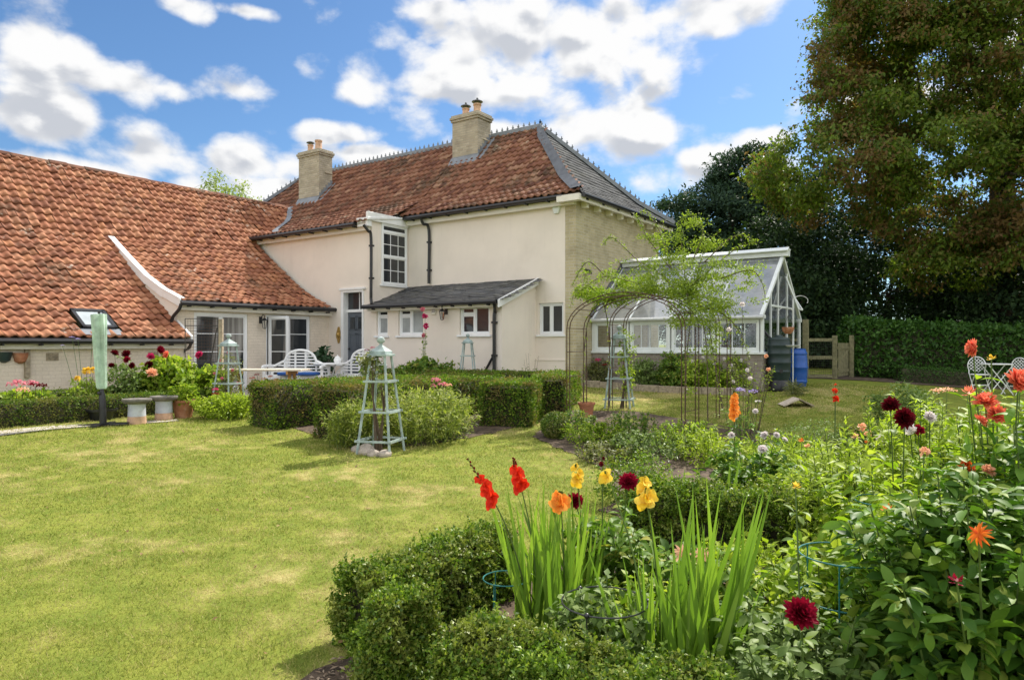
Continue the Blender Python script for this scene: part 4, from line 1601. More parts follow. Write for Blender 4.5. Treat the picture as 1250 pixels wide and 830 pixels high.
def build_greenhouse():
    Gh = gh
    ua, ub, v0, vr, v1 = UC + .01, 4.63, .81, 2.62, 4.38
    zs, ze, zr = 1.42, 2.17, 3.70
    m = MB()
    t = .22
    m.bb((ua, v0, .3), (ub, v0 + t, zs - .05))
    m.bb((ub - t, v0 + t, .3), (ub, v1 - t, zs - .05))
    m.bb((ua, v1 - t, .3), (ub, v1, zs - .05))
    m.build('dwarf_wall', M_DWARF, Gh)
    m = MB()
    m.bb((ua, v0 - .05, zs - .05), (ub + .05, v0 + .2, zs))
    m.bb((ub - .2, v0 + .2, zs - .05), (ub + .05, v1 + .05, zs))
    # corner posts, plates, rafters
    for v in (v0, v1 - .09):
        m.bb((ub - .09, v, zs), (ub, v + .09, ze))
        m.bb((ua, v, zs), (ua + .07, v + .09, ze))
    m.bb((ua, v0 + .005, ze), (ub + .03, v0 + .10, ze + .08))
    m.bb((ua, v1 - .10, ze), (ub + .03, v1 - .005, ze + .08))
    n = 4
    for i in range(n + 1):
        u = ua + .03 + (ub - ua - .06) * i / n
        w = .085 if i in (0, n) else .045
        m.bar((u, v0 - .04, ze + .06), (u, vr, zr + .03), w, .07)
        m.bar((u, v1 + .04, ze + .06), (u, vr, zr + .03), w, .07)
    # gable glazing bars and door
    for fr_ in (.2, .38, .62, .8):
        v = v0 + (v1 - v0) * fr_
        zt = ze + (zr - ze) * (1 - abs(v - vr) / (vr - v0))
        m.bb((ub - .05, v - .022, zs), (ub - .005, v + .022, zt))
    m.bb((ub - .05, v0 + .7, ze + .3), (ub - .004, v1 - .7, ze + .35))
    m.bar((ub + .02, vr + .1, zr - .45), (ub + .28, vr + .3, zr - 1.25), .04, .04)
    m.bar((ub + .02, vr + .75, zr - .85), (ub + .28, vr + .65, zr - 1.25), .04, .04)
    m.bar((ub + .28, vr + .3, zr - 1.25), (ub + .28, vr + .65, zr - 1.25), .04, .04)
    m.build('timber_frame', M_GHF, Gh, bevel=.005)
    m = MB()
    m.bb((ua - .004 + .01, vr - .11, zr + .03), (ub + .12, vr + .11, zr + .17))
    m.bar((ua + .01, vr - .11, zr + .20), (ub + .13, vr - .11, zr + .20), .2, .03, (0, -.5, 1))
    m.bb((ua + .01, vr - .04, zr + .17), (ub + .13, vr + .12, zr + .215))
    m.build('ridge_board', M_GHF, Gh, bevel=.006)
    m = MB()
    for sg, vv in ((-1, v0), (1, v1)):
        for i in range(n):
            a, b = ua + .05 + (ub - ua - .1) * i / n + .02, ua + .05 + (ub - ua - .1) * (i + 1) / n - .02
            m.add([(a, vv + sg * .07, ze + .05), (b, vv + sg * .07, ze + .05), (b, vr + sg * .08, zr + .01), (a, vr + sg * .08, zr + .01)], [(0, 1, 2, 3)])
    m.build('roof_pane', M_GHR, Gh)
    m = MB()
    for i in range(n):
        a, b = ua + .07 + (ub - ua - .1) * i / n + .02, ua + .03 + (ub - ua - .1) * (i + 1) / n - .02
        f0, f1 = .84, .97
        m.add([(a, v0 + (vr - v0) * f0, ze + (zr - ze) * f0 + .05), (b, v0 + (vr - v0) * f0, ze + (zr - ze) * f0 + .05),
               (b, v0 + (vr - v0) * f1, ze + (zr - ze) * f1 + .06), (a, v0 + (vr - v0) * f1, ze + (zr - ze) * f1 + .06)], [(0, 1, 2, 3)])
    m.build('roof_vent', M_CURT, Gh)
    m = MB()
    zt = lambda v: ze + (zr - ze) * (1 - abs(v - vr) / (vr - v0))
    m.add([(ub - .028, v0 + .05, zs), (ub - .028, v1 - .05, zs), (ub - .028, v1 - .05, ze), (ub - .028, vr, zr - .03), (ub - .028, v0 + .05, ze)], [(0, 1, 2, 3, 4)])
    m.add([(ua + .07, v1 - .04, zs), (ub - .09, v1 - .04, zs), (ub - .09, v1 - .04, ze), (ua + .07, v1 - .04, ze)], [(0, 1, 2, 3)])
    m.build('gable_pane', M_GHG, Gh)
    # front windows
    xs = [ua + .06, ua + 1.03, ua + 2.12, ua + 3.22, ub - .06]
    for a, b, nx in ((xs[0], xs[1], 2), (xs[1] + .04, xs[2], 4), (xs[2] + .04, xs[3], 4), (xs[3] + .04, xs[4], 3)):
        window('window', Gh, (a, v0, zs), 0, b - a, ze - zs, [(0, 1, 0, 1, nx, 1, M_GHG)], sill=False, fw=.075, recess=.0, mat=M_GHF, depth=.09)
    m = MB()
    m.tube([(ua, v0 - .09, ze + .03), (ub + .03, v0 - .09, ze + .03)], .045, 8)
    m.build('gutter', M_GREYMET, Gh, True)
    m = MB()
    m.bar((ua + .01, v0 - .05, ze + .12), (ua + .01, vr - .05, zr + .10), .05, .12)
    m.build('flashing', M_LEADDK, Gh)
    m = MB()
    m.bb((ua + .2, v0 + .35, 1.28), (ub - .4, v0 + .95, 1.33))
    for x in np.linspace(ua + .3, ub - .5, 4):
        m.bb((x, v0 + .4, .5), (x + .06, v0 + .46, 1.28))
        m.bb((x, v0 + .85, .5), (x + .06, v0 + .91, 1.28))
    tag(m.build('potting_bench', M_WOODOLD), 'wooden staging bench inside the greenhouse behind the front windows', 'bench')


build_greenhouse()

# raised timber edging along the greenhouse border
m = MB()
e0, e1 = np.array((.45, .05)), np.array((4.5, .12))
for i in range(8):
    a, b = e0 + (e1 - e0) * i / 8, e0 + (e1 - e0) * (i + .985) / 8
    za = float(gz(*((a + b) / 2)))
    m.bar((a[0], a[1], za + .05), (b[0], b[1], za + .05), .05, .22)
tag(m.build('timber_edging', M_WOODOLD, bevel=.006), 'low timber edging board along the foot of the greenhouse border', 'edging')
struct(sheet('soil_bed', [(.4, .1), (4.55, .15), (4.6, .8), (.4, .8)], .03, M_SOIL, 6, wob=.01))


# ------------------------------------------------------------------ plant builders
def to_cam(p):
    d = np.array((CU, CV, CZ)) - p
    return d / np.linalg.norm(d)


def flower_head(q, p, r, kind, rng, n=None):
    p = np.array(p, float)
    if n is None:
        n = nrm((to_cam(p) * .75 + np.array((0, 0, .55)) + rng.normal(0, .3, 3))[None])[0]
    a = nrm(np.cross(n, (0.3, .2, 1.0))[None])[0]
    b = np.cross(n, a)
    if kind in ('dahlia', 'cactus'):
        for k, (al, cnt, ln) in enumerate(((96, 15, 1.0), (78, 15, 1.0), (60, 14, .95), (43, 12, .85), (27, 9, .70), (12, 6, .55))):
            t = np.arange(cnt) * 2 * PI / cnt + k * .7 + rng.normal(0, .07, cnt)
            al_ = R(al) + rng.normal(0, .08, cnt)
            rad = np.cos(t)[:, None] * a + np.sin(t)[:, None] * b
            D = np.cos(al_)[:, None] * n + np.sin(al_)[:, None] * rad
            N = nrm(np.sin(al_)[:, None] * n - np.cos(al_)[:, None] * rad * .9 + 1e-3)
            w = .42 if kind == 'dahlia' else .22
            q.add(*strips(np.repeat((p - n * r * .15)[None], cnt, 0), D, N, r * ln * rng.uniform(.88, 1.1, cnt), r * w, (.4, .9, .95, .15), -.35, .3))
    elif kind == 'star':
        for k, (al, cnt, ln) in enumerate(((100, 9, 1.0), (75, 8, .9))):
            t = np.arange(cnt) * 2 * PI / cnt + k * .4 + rng.normal(0, .12, cnt)
            al_ = R(al) + rng.normal(0, .2, cnt)
            rad = np.cos(t)[:, None] * a + np.sin(t)[:, None] * b
            D = np.cos(al_)[:, None] * n + np.sin(al_)[:, None] * rad
            N = nrm(np.sin(al_)[:, None] * n - np.cos(al_)[:, None] * rad * .9 + 1e-3)
            q.add(*strips(np.repeat(p[None], cnt, 0), D, N, r * ln, r * .26, (.5, .9, .7, .1), .5, .3))
    elif kind == 'cluster':
        m = 46
        d = rvec(rng, m)
        d[:, 2] = np.abs(d[:, 2]) * .8 + .1
        q.add(*leaves(p + d * r * np.array((1, 1, .65)), rvec(rng, m) + d * .4, d + rvec(rng, m) * .4, r * .42, r * .40, .1, .1))
    elif kind == 'flat':
        m = 60
        t, rr = rng.random(m) * 2 * PI, np.sqrt(rng.random(m)) * r
        P = p + np.column_stack([np.cos(t) * rr, np.sin(t) * rr, rng.normal(0, r * .07, m) - rr ** 2 / r * .25])
        q.add(*leaves(P, rvec(rng, m) * np.array((1, 1, .4)), rvec(rng, m) * .4 + np.array((0, 0, 1)), r * .28, r * .28, .1, .1))
    elif kind == 'bud':
        m = 14
        d = rvec(rng, m)
        q.add(*leaves(p + d * r * .3, d + np.array((0, 0, 1.0)), d, r * 1.0, r * .7, .2, -.2))
    elif kind == 'rose':
        m = 34
        d = rvec(rng, m)
        d = nrm(d + n * .6)
        q.add(*leaves(p + d * r * .25, d + rvec(rng, m) * .4, nrm(d + rvec(rng, m) * .3), r * .9, r * .8, .2, .25))


def perennial(name, label, cat, px, Y, h, spread, stems, nl, L, Wd, lmat, flowers=(), seed=0, group=None, smat=None, mode='leaf', lean=(0, 0), t0=.12, droop=.25, hv=.25, bx=.45, fname='flower', sr=.0038, dz=0.0, fill=.55):
    """a plant of leafy stems from one base, with flowers where the photograph has them"""
    rng = np.random.default_rng(seed + 100)
    base = G(px, Y, dz)
    T = thing(name, label, cat, base, 0, group)
    smat = smat or M_STEM
    st = MB()
    q = QM()
    per = max(1, nl // stems)
    for k in range(stems):
        a = rng.random() * 2 * PI
        rr = math.sqrt(rng.random())
        b0 = np.array((math.cos(a) * rr * spread * bx, math.sin(a) * rr * spread * bx, -.02))
        hh = h * (1 - hv * rng.random()) * (1 - .25 * rr ** 2)
        tip = np.array((math.cos(a) * rr * spread + lean[0] * hh + rng.normal(0, .05) * spread, math.sin(a) * rr * spread + lean[1] * hh + rng.normal(0, .05) * spread, hh))
        mid = (b0 + tip) / 2 + np.array((0, 0, hh * .12))
        pts = pathpts([b0, mid, tip], 4)
        st.tube(pts, np.linspace(sr * 1.3, sr * .6, len(pts)), 4, cap=False)
        t = rng.uniform(t0, 1, per) ** .75 * (len(pts) - 1)
        i = np.minimum(t.astype(int), len(pts) - 2)
        P = pts[i] + (pts[i + 1] - pts[i]) * (t - i)[:, None]
        az = rng.random(per) * 2 * PI
        up = rng.normal(.35 - droop, .4, per) + .25 * (t / len(pts))
        D = np.column_stack([np.cos(az), np.sin(az), up])
        N = nrm(np.column_stack([-np.cos(az) * up, -np.sin(az) * up, np.ones(per)]) + rng.normal(0, .35, (per, 3)))
        sz = rng.uniform(.6, 1.2, per) * (1.1 - .35 * t / len(pts))
        if mode == 'strip':
            P = P + nrm(D) * L * .25
            q.add(*strips(P, D, N, L * sz, Wd * sz, LEAFP, rng.uniform(.2, .9, per), .16))
        else:
            q.add(*leaves(P, D, N, L * sz, Wd * sz, .18, rng.uniform(.0, .35, per)[:, None]))
    if fill:
        m = int(nl * fill)
        dd = rvec(rng, m)
        rr = rng.random(m) ** .4
        P = dd * rr[:, None] * np.array((spread * .95, spread * .95, h * .5)) * (1 + .25 * lump(dd, 2.5, seed))[:, None] + np.array((lean[0] * h * .4, lean[1] * h * .4, h * .36))
        P[:, 2] = np.abs(P[:, 2])
        D = nrm(dd * .6 + rvec(rng, m) + np.array((0, 0, .2)))
        N = nrm(rvec(rng, m) * .7 + np.array((0, 0, 1.0)))
        sz = rng.uniform(.6, 1.15, m)
        if mode == 'strip':
            q.add(*strips(P, D, N, L * sz, Wd * sz, LEAFP, rng.uniform(.2, .9, m), .16))
        else:
            q.add(*leaves(P, D, N, L * sz, Wd * sz, .18, rng.uniform(.0, .35, m)[:, None]))
    for fl in flowers:
        fx, fy, fY, r, mat, kind = fl[:6]
        p = W(fx, fy, fY) - base
        b0 = np.array((p[0] * .25, p[1] * .25, 0))
        pts = pathpts([b0, b0 * .4 + p * .6 + np.array((0, 0, .04)), p - np.array((0, 0, r * .2))], 4)
        st.tube(pts, np.linspace(sr * 1.3, sr * .8, len(pts)), 5, cap=False)
        if nl > 150 and h > .3:
            m = 16
            t = rng.uniform(.2, .86, m) * (len(pts) - 1)
            i = np.minimum(t.astype(int), len(pts) - 2)
            P = pts[i] + (pts[i + 1] - pts[i]) * (t - i)[:, None]
            az = rng.random(m) * 2 * PI
            D = np.column_stack([np.cos(az), np.sin(az), rng.normal(.25, .3, m)])
            N = nrm(np.column_stack([-np.cos(az) * .3, -np.sin(az) * .3, np.ones(m)]) + rng.normal(0, .3, (m, 3)))
            sz = rng.uniform(.5, 1.0, m)
            if mode == 'strip':
                q.add(*strips(P + nrm(D) * L * .2, D, N, L * sz, Wd * sz, LEAFP, rng.uniform(.3, 1.0, m), .16))
            else:
                q.add(*leaves(P, D, N, L * sz, Wd * sz, .18, rng.uniform(.0, .35, m)[:, None]))
        fq = QM()
        flower_head(fq, p + 0, r, kind, rng, None if len(fl) < 7 else np.array(fl[6], float) / np.linalg.norm(fl[6]))
        fo = fq.build(fname, mat, T)
        # the head was turned towards the light using local coordinates; nothing else to do
    q.build('foliage', lmat, T)
    st.build('stems', smat, T, True)
    return T


_tc = to_cam


def gladiolus(label, px, Y, nb, h, w, spread, spikes, seed, lean=(0, 0), group='gladioli in the flower bed'):
    rng = np.random.default_rng(seed)
    base = G(px, Y)
    T = thing('gladiolus', label, 'gladiolus', base, 0, group)
    q = QM()
    a = rng.random(nb) * 2 * PI
    rr = np.sqrt(rng.random(nb)) * spread * .45
    P = np.column_stack([np.cos(a) * rr, np.sin(a) * rr, np.zeros(nb) - .02])
    side = np.array((C35, S35, 0))
    fan = rng.normal(0, .16, nb)
    D = np.column_stack([rng.normal(0, .08, nb) + lean[0], rng.normal(0, .08, nb) + lean[1], np.ones(nb)]) + side * fan[:, None] + P * .25
    N = nrm(to_cam(base)[None] * np.array((1, 1, 0)) + rng.normal(0, .55, (nb, 3)) * np.array((1, 1, 0)) + np.array((0, 0, .02)))
    q.add(*strips(P, D, N, h * rng.uniform(.55, 1.05, nb), w * rng.uniform(.7, 1.2, nb), BLADEP, np.abs(rng.normal(0, .14, nb)) + (rng.random(nb) < .08) * .7, .12))
    q.build('foliage', L_BLADE, T)
    for (bx, by, tx, ty, fY, mat, nfl, f0, f1, size) in spikes:
        b = np.array((W(bx, by, Y) - base)) if by else np.array(((bx - px) / 850 * Y * C35, (bx - px) / 850 * Y * S35, 0.0))
        t = W(tx, ty, fY) - base
        m = b * .45 + t * .55 + np.array((0, 0, .05)) - side * (t - b).dot(side) * .12
        pts = pathpts([b * np.array((1, 1, 0)), m, t], 8)
        s = MB().tube(pts, np.linspace(.006, .002, len(pts)), 6)
        so = s.build('flower_stem', M_STEM, T, True)
        fq, bq = QM(), QM()
        ax = nrm(np.gradient(pts, axis=0))
        for i in range(nfl):
            f = f0 + (f1 - f0) * i / max(1, nfl - 1)
            k = f * (len(pts) - 1)
            j = min(int(k), len(pts) - 2)
            c = pts[j] + (pts[j + 1] - pts[j]) * (k - j)
            tc = to_cam(base + c)
            sd = side * (1 if i % 2 else -1)
            d = nrm((tc * .75 + sd * .55 + np.array((0, 0, .25)) + rng.normal(0, .18, 3))[None])[0]
            u = nrm(np.cross(d, (0, 0, 1))[None])[0]
            v = np.cross(u, d)
            th = np.arange(6) * PI / 3 + rng.random()
            rad = np.cos(th)[:, None] * u + np.sin(th)[:, None] * v
            sz = size * (1 - .35 * i / nfl)
            Dp = nrm(d * .9 + rad * .65 + rng.normal(0, .10, (6, 3)))
            Np = nrm(d * .65 - rad * .9 + rng.normal(0, .12, (6, 3)))
            fq.add(*strips(np.repeat((c + d * .004)[None], 6, 0), Dp, Np, sz * rng.uniform(.85, 1.15, 6), sz * .78 * rng.uniform(.85, 1.15, 6), (.25, .7, 1.0, 1.08, .82, .3), .95 + rng.normal(0, .25, 6), .16))
        nb_ = 7
        for i in range(nb_):
            f = f1 + (1.0 - f1) * (i + .6) / nb_
            k = min(f, .999) * (len(pts) - 1)
            j = min(int(k), len(pts) - 2)
            c = pts[j] + (pts[j + 1] - pts[j]) * (k - j)
            d = nrm((ax[j] + side * (.45 if i % 2 else -.45) + to_cam(base + c) * .3)[None])
            bq.add(*strips(c[None], d, np.cross(d, side[None] + .1), size * (.62 - .05 * i), size * .25, (.5, 1, .8, .1), .1, .3))
        fq.build('flower', mat, T)
        bq.build('buds', M_STEM if mat is not F_RED else F_DKRED, T)
    return T


def shrub(name, label, cat, px, Y, blobs, L, Wd, mat, seed, flowers=(), group=None, trunk=True, clumps=60, csize=.07, out=.6, depth=.3, dz=0.0, droop=0.0, rough=.2):
    """bush: leafy volume given as blobs (dx, dy, z, rx, ry, rz, n) about its base, in the camera-facing frame"""
    rng = np.random.default_rng(seed + 500)
    base = G(px, Y, dz)
    T = thing(name, label, cat, base, 0, group)
    q = QM()
    st = MB()
    for (dx, dy, z, rx, ry, rz, n) in blobs:
        c = np.array((dx * C35 - dy * S35, dx * S35 + dy * C35, z))
        blobcloud(rng, q, c, (rx, ry, rz), n, L, Wd, clumps, csize, droop, out, depth, rough)
        if trunk:
            for k in range(7):
                d = rvec(rng, 1)[0]
                d[2] = abs(d[2])
                e = c + d * np.array((rx, ry, rz)) * .75
                st.tube(pathpts([(rng.normal(0, .03), rng.normal(0, .03), -.03), c * .6 + np.array((0, 0, z * .0)), e], 4), np.linspace(.014, .004, 9), 5, cap=False)
    q.build('foliage', mat, T)
    for (fx, fy, fY, r, fm, kind) in flowers:
        p = W(fx, fy, fY) - base
        fq = QM()
        flower_head(fq, p, r, kind, rng)
        fq.build('flower', fm, T)
        st.tube([p * np.array((.7, .7, .55)), p - np.array((0, 0, r * .3))], .004, 4, cap=False)
    if trunk or flowers:
        st.build('stems', M_STEMDK, T, True)
    return T


def tree(name, label, px, Y, th, tr, limbs, blobs, L, Wd, mat, seed, clumps=200, csize=.5, droop=.2, depth=.3, out=.5, group=None, rough=.25, holes=0.0, hf=1.0):
    """limbs and blobs in plan coordinates (X across, Y away, height)"""
    rng = np.random.default_rng(seed + 900)
    base = G(px, Y)
    T = thing(name, label, 'tree', base, 0, group)

    def loc(X, Yy, z):
        x, y = xy(X, Yy)
        return np.array((x, y, z)) - base
    m = MB()
    X0 = (px - 625) / 850 * Y
    top = loc(X0 + .2, Y, base[2] + th)
    m.tube(pathpts([(0, 0, -.2), (0.03, 0, th * .2), top * .5 + np.array((.1, .05, 0)), top], 5), np.r_[tr * 1.35, np.linspace(tr * 1.05, tr * .6, 15)], 10)
    for (X, Yy, z, r) in limbs:
        e = loc(X, Yy, z)
        s = top * rng.uniform(.5, .95)
        mid = s * .45 + e * .55 + np.array((0, 0, .12 * np.linalg.norm(e - s)))
        pts = pathpts([s, mid, e], 6)
        m.tube(pts, np.linspace(r, r * .25, len(pts)), 7, cap=False)
        for k in range(5):
            j = rng.integers(4, len(pts) - 1)
            d = rvec(rng, 1)[0] * np.linalg.norm(e - s) * .35
            d[2] = d[2] * .5 - .1
            m.tube(pathpts([pts[j], pts[j] + d * .5 + np.array((0, 0, .1)), pts[j] + d], 4), np.linspace(r * .35, r * .08, 9), 5, cap=False)
    m.build('trunk', M_BARK, T, True)
    q = QM()
    for b in blobs:
        X, Yy, z, rx, ry, rz, n = b[:7]
        blobcloud(rng, q, loc(X, Yy, z), (rx, ry, rz), n, L, Wd, max(6, int(clumps * n / 20000)), csize, droop, out, depth, rough, holes=holes, hf=hf)
    q.build('crown', mat, T)
    return T


# ------------------------------------------------------------------ trees behind
tree('horse_chestnut', 'huge horse chestnut with browning leaves rising over the right-hand hedge', 1215, 25, 9.5, .55,
     [(11.5, 23.5, 10.0, .16), (12.0, 23, 7.2, .14), (14.5, 22, 13, .2), (18, 21, 12, .2), (21, 24, 13, .2), (15, 21, 6.8, .12), (20.5, 20, 7, .12), (17, 27, 15, .2), (19, 24, 16, .25)],
     [(18.4, 25.5, 12.0, 7.2, 7.0, 7.6, 120000), (12.4, 23.5, 10.9, 2.6, 2.8, 3.0, 36000), (14.4, 23.4, 14.5, 2.9, 2.6, 2.8, 28000), (10.9, 23.0, 7.4, 2.8, 2.7, 1.7, 26000), (14.6, 21.3, 7.0, 3.6, 2.6, 2.4, 38000),
      (19.2, 19.5, 7.4, 4.2, 3.2, 3.2, 42000), (17.0, 20.5, 11.2, 3.6, 2.4, 3.4, 36000), (15.6, 22.0, 4.7, 3.6, 2.0, 1.3, 18000), (20.0, 20.5, 4.4, 3.4, 2.0, 1.1, 12000), (13.0, 23.2, 13.4, 2.4, 2.4, 2.4, 20000)],
     .155, .08, L_CHEST, 1, clumps=70, csize=.27, droop=.6, depth=.2, rough=.32, holes=-.24, hf=1.35)
tree('conifer', 'dark bushy conifer standing behind the greenhouse roof', 888, 33, 8, .3, [],
     [(10.4, 33, 3.6, 4.0, 3.4, 3.6, 22000), (10.4, 33, 6.9, 3.0, 2.8, 2.5, 20000), (11.2, 33, 9.2, 1.7, 1.7, 1.7, 10000), (8.3, 32.5, 6.4, 1.5, 1.5, 1.9, 8000), (12.8, 31.5, 6.3, 2.3, 2, 3.4, 14000)],
     .22, .09, L_CONIF, 2, clumps=300, csize=.24, droop=-.1, depth=.18, out=.9, rough=.3)
for i, (X, Y, z, rx, rz, n, lab) in enumerate((
        (11.0, 27.5, 3.2, 3.2, 3.4, 15000, 'dark evergreen bush mass behind the garden gate'), (15.2, 28.5, 3.6, 3.6, 3.9, 15000, 'dark evergreen tree under the left side of the chestnut'),
        (20.0, 28.0, 3.6, 3.8, 4.0, 15000, 'dark evergreen tree standing right behind the chestnut trunk'), (24.5, 27.0, 3.6, 3.8, 4.2, 11000, 'dark evergreen tree at the right edge beyond the laurel hedge'),
        (17.5, 33, 4.5, 5.5, 5.5, 12000, 'tall dark tree filling the gap deep under the chestnut'), (17.6, 23.0, 2.4, 2.4, 2.6, 11000, 'dark bush hiding the chestnut trunk just behind the laurel hedge'))):
    tree('evergreen_tree', lab, 625 + 850 * X / Y, Y, 3, .16, [(X - 1, Y, z + 1, .07), (X + 1, Y, z + 1, .07)], [(X, Y, z, rx, rx * .75, rz, int(n * 1.5))], .18, .095, L_DARK, 20 + i, clumps=230, csize=.34, droop=.1, depth=.2, group='dark evergreens behind the hedge')
tree('birch_tree', 'pale sparse tree top showing above the barn ridge', 257, 42, 9, .14, [(-18.5, 42, 10.8, .05), (-17.2, 42, 11.2, .05), (-16, 42, 10.6, .05), (-17.9, 42, 11.6, .04)],
     [(-17.8, 42, 10.6, 1.9, 1.6, 1.35, 1500), (-15.9, 42, 9.8, 1.2, 1.1, .7, 350)], .20, .10, L_PALE, 30, clumps=380, csize=.26, depth=.35)
# distant tree belt, beyond everything
rng0 = np.random.default_rng(77)
for i in range(9):
    X, Y = 20 + i * 7.0 + rng0.normal(0, 1), 52 + rng0.normal(0, 4) - i * 2.5
    r = rng0.uniform(3.5, 5)
    tree('field_tree', 'dark leafy tree in the far row glimpsed behind the evergreens', 625 + 850 * X / Y, Y, 4, .2, [], [(X, Y, r * 1.15, r * 1.05, r, r * 1.1, 2600)], .6, .32, L_DARK, 40 + i, clumps=260, csize=.6, group='far trees beyond the garden')

# ------------------------------------------------------------------ hedges
hedgerow('laurel_hedge', 'tall dark laurel hedge closing the lawn under the trees', G(1036, 20.6), G(1420, 19.4), 1.3, 1.62, 26000, .115, L_LAUREL, 1, rough=.09, round_=.16, hvar=.05, loose=.04)
hedgerow('low_hedge', 'low clipped dark hedge in front of the tall laurel hedge', G(1095, 19.2), G(1420, 18.3), .45, .42, 9000, .05, L_LAUREL, 2)
struct(sheet('soil_bed', P2((985, 18.9), (1030, 18.6), (1095, 18.4), (1420, 17.5), (1430, 20.5), (1036, 21.5), (985, 20.2)), .012, M_SOIL, 8))
hedgerow('box_hedge', 'left clipped block of the hedge pair behind the two stone bird baths', G(318, 11.75), G(560, 15.6), .78, .80, 26000, .040, L_HEDGETOP, 3, group='clipped hedge blocks', rough=.022, level=.95)
bpy.context.view_layer.update()
HB = [('box_hedge', 'tall clipped hedge block just left of the front sage obelisk', (405, 10.75), (595, 14.4), .86, .84, 30000),
      ('box_hedge', 'clipped hedge block with rounded shoulder at the right end of the leafy clump', (617, 11.95), (640, 13.6), .95, .74, 20000),
      ('box_hedge', 'clipped hedge block touching the left foot of the rose arches', (668, 12.9), (690, 15.6), .70, .80, 17000),
      ('box_hedge', 'long flat hedge in the back row below the small lean-to windows', (475, 17.2), (662, 15.4), .70, .58, 16000)]
for i, (n_, lab, a, b, w, h, n) in enumerate(HB):
    hedgerow(n_, lab, G(*a), G(*b), w, h, n, .040, L_HEDGETOP, 10 + i, group='clipped hedge blocks', rough=.025, level=(.97, .93, 1.0, .98)[i])
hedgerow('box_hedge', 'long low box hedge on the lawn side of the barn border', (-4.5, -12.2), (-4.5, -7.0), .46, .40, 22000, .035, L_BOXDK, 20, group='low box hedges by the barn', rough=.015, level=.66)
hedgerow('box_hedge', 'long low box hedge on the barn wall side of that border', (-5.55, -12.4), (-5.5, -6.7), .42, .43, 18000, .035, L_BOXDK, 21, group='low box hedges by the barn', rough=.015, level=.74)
hedgerow('box_hedge', 'long box hedge across the middle of the flower bed behind the yellow gladioli', G(768, 5.55), G(1110, 5.05), .50, .46, 60000, .026, L_BOX, 30, group='box hedges edging the flower bed', rough=.065, hvar=.09, loose=.024, round_=.08, sprig=.075)
hedgerow('box_hedge', 'shaggy box hedge running back from the near left corner of the flower bed', G(432, 3.62), G(612, 4.55), .36, .42, 56000, .022, L_BOX, 31, group='box hedges edging the flower bed', rough=.065, hvar=.09, loose=.024, round_=.08, sprig=.075)
hedgerow('box_hedge', 'plump box bush at the near left corner of the flower bed', G(484, 3.42), G(505, 3.28), .34, .41, 30000, .021, L_BOX, 32, group='box hedges edging the flower bed', rough=.07, round_=.10, loose=.024, sprig=.075)
hedgerow('box_hedge', 'box hedge along the very front edge of the flower bed', G(560, 3.12), G(880, 2.52), .38, .36, 70000, .021, L_BOX, 33, group='box hedges edging the flower bed', rough=.07, hvar=.10, loose=.024, round_=.08, sprig=.075)
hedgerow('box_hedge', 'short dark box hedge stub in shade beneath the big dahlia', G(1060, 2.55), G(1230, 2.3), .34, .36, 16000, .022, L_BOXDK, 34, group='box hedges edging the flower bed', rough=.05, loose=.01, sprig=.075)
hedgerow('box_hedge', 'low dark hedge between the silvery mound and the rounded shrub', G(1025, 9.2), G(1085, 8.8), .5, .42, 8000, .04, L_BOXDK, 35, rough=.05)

# chips of bark on the bare soil at the lawn edge
rng0 = np.random.default_rng(5)
q = QM()
n = 2600
k = rng0.uniform(338, 640, n)
Yc = rng0.uniform(2.55, 4.1, n)
x, y = xy((k - 625) / 850 * Yc, Yc)
P = np.column_stack([x, y, gz(x, y) + .016])
P = P[inside(BED, x, y)]
D = rvec(rng0, len(P)) * np.array((1, 1, .25))
q.add(*leaves(P, D, rvec(rng0, len(P)) * .35 + np.array((0, 0, 1)), rng0.uniform(.015, .05, len(P)), rng0.uniform(.008, .02, len(P)), .1, .1))
struct(q.build('bark_mulch', leafmat('mulch_chips', [(.09, .06, .04), (.20, .14, .09), (.34, .26, .18)], .0, .85)), 'stuff')

# a few leaves dropped on the grass
rng0 = np.random.default_rng(15)
n = 110
Yc = rng0.uniform(3.3, 13, n)
x, y = xy(rng0.uniform(-.75, .12, n) * Yc, Yc)
ok = ~(inside(BED, x, y) | inside(BED2, x, y) | inside(BED3, x, y))
P = np.column_stack([x, y, gz(x, y) + .022])[ok]
D = rvec(rng0, len(P)) * np.array((1, 1, .2))
q = QM().add(*leaves(P, D, rvec(rng0, len(P)) * .5 + np.array((0, 0, 1)), rng0.uniform(.025, .06, len(P)), rng0.uniform(.015, .03, len(P)), .2, .2))
struct(q.build('fallen_leaves', leafmat('dry_leaves', [(.16, .09, .04), (.28, .17, .07), (.34, .26, .10)], .15, .7)), 'stuff')

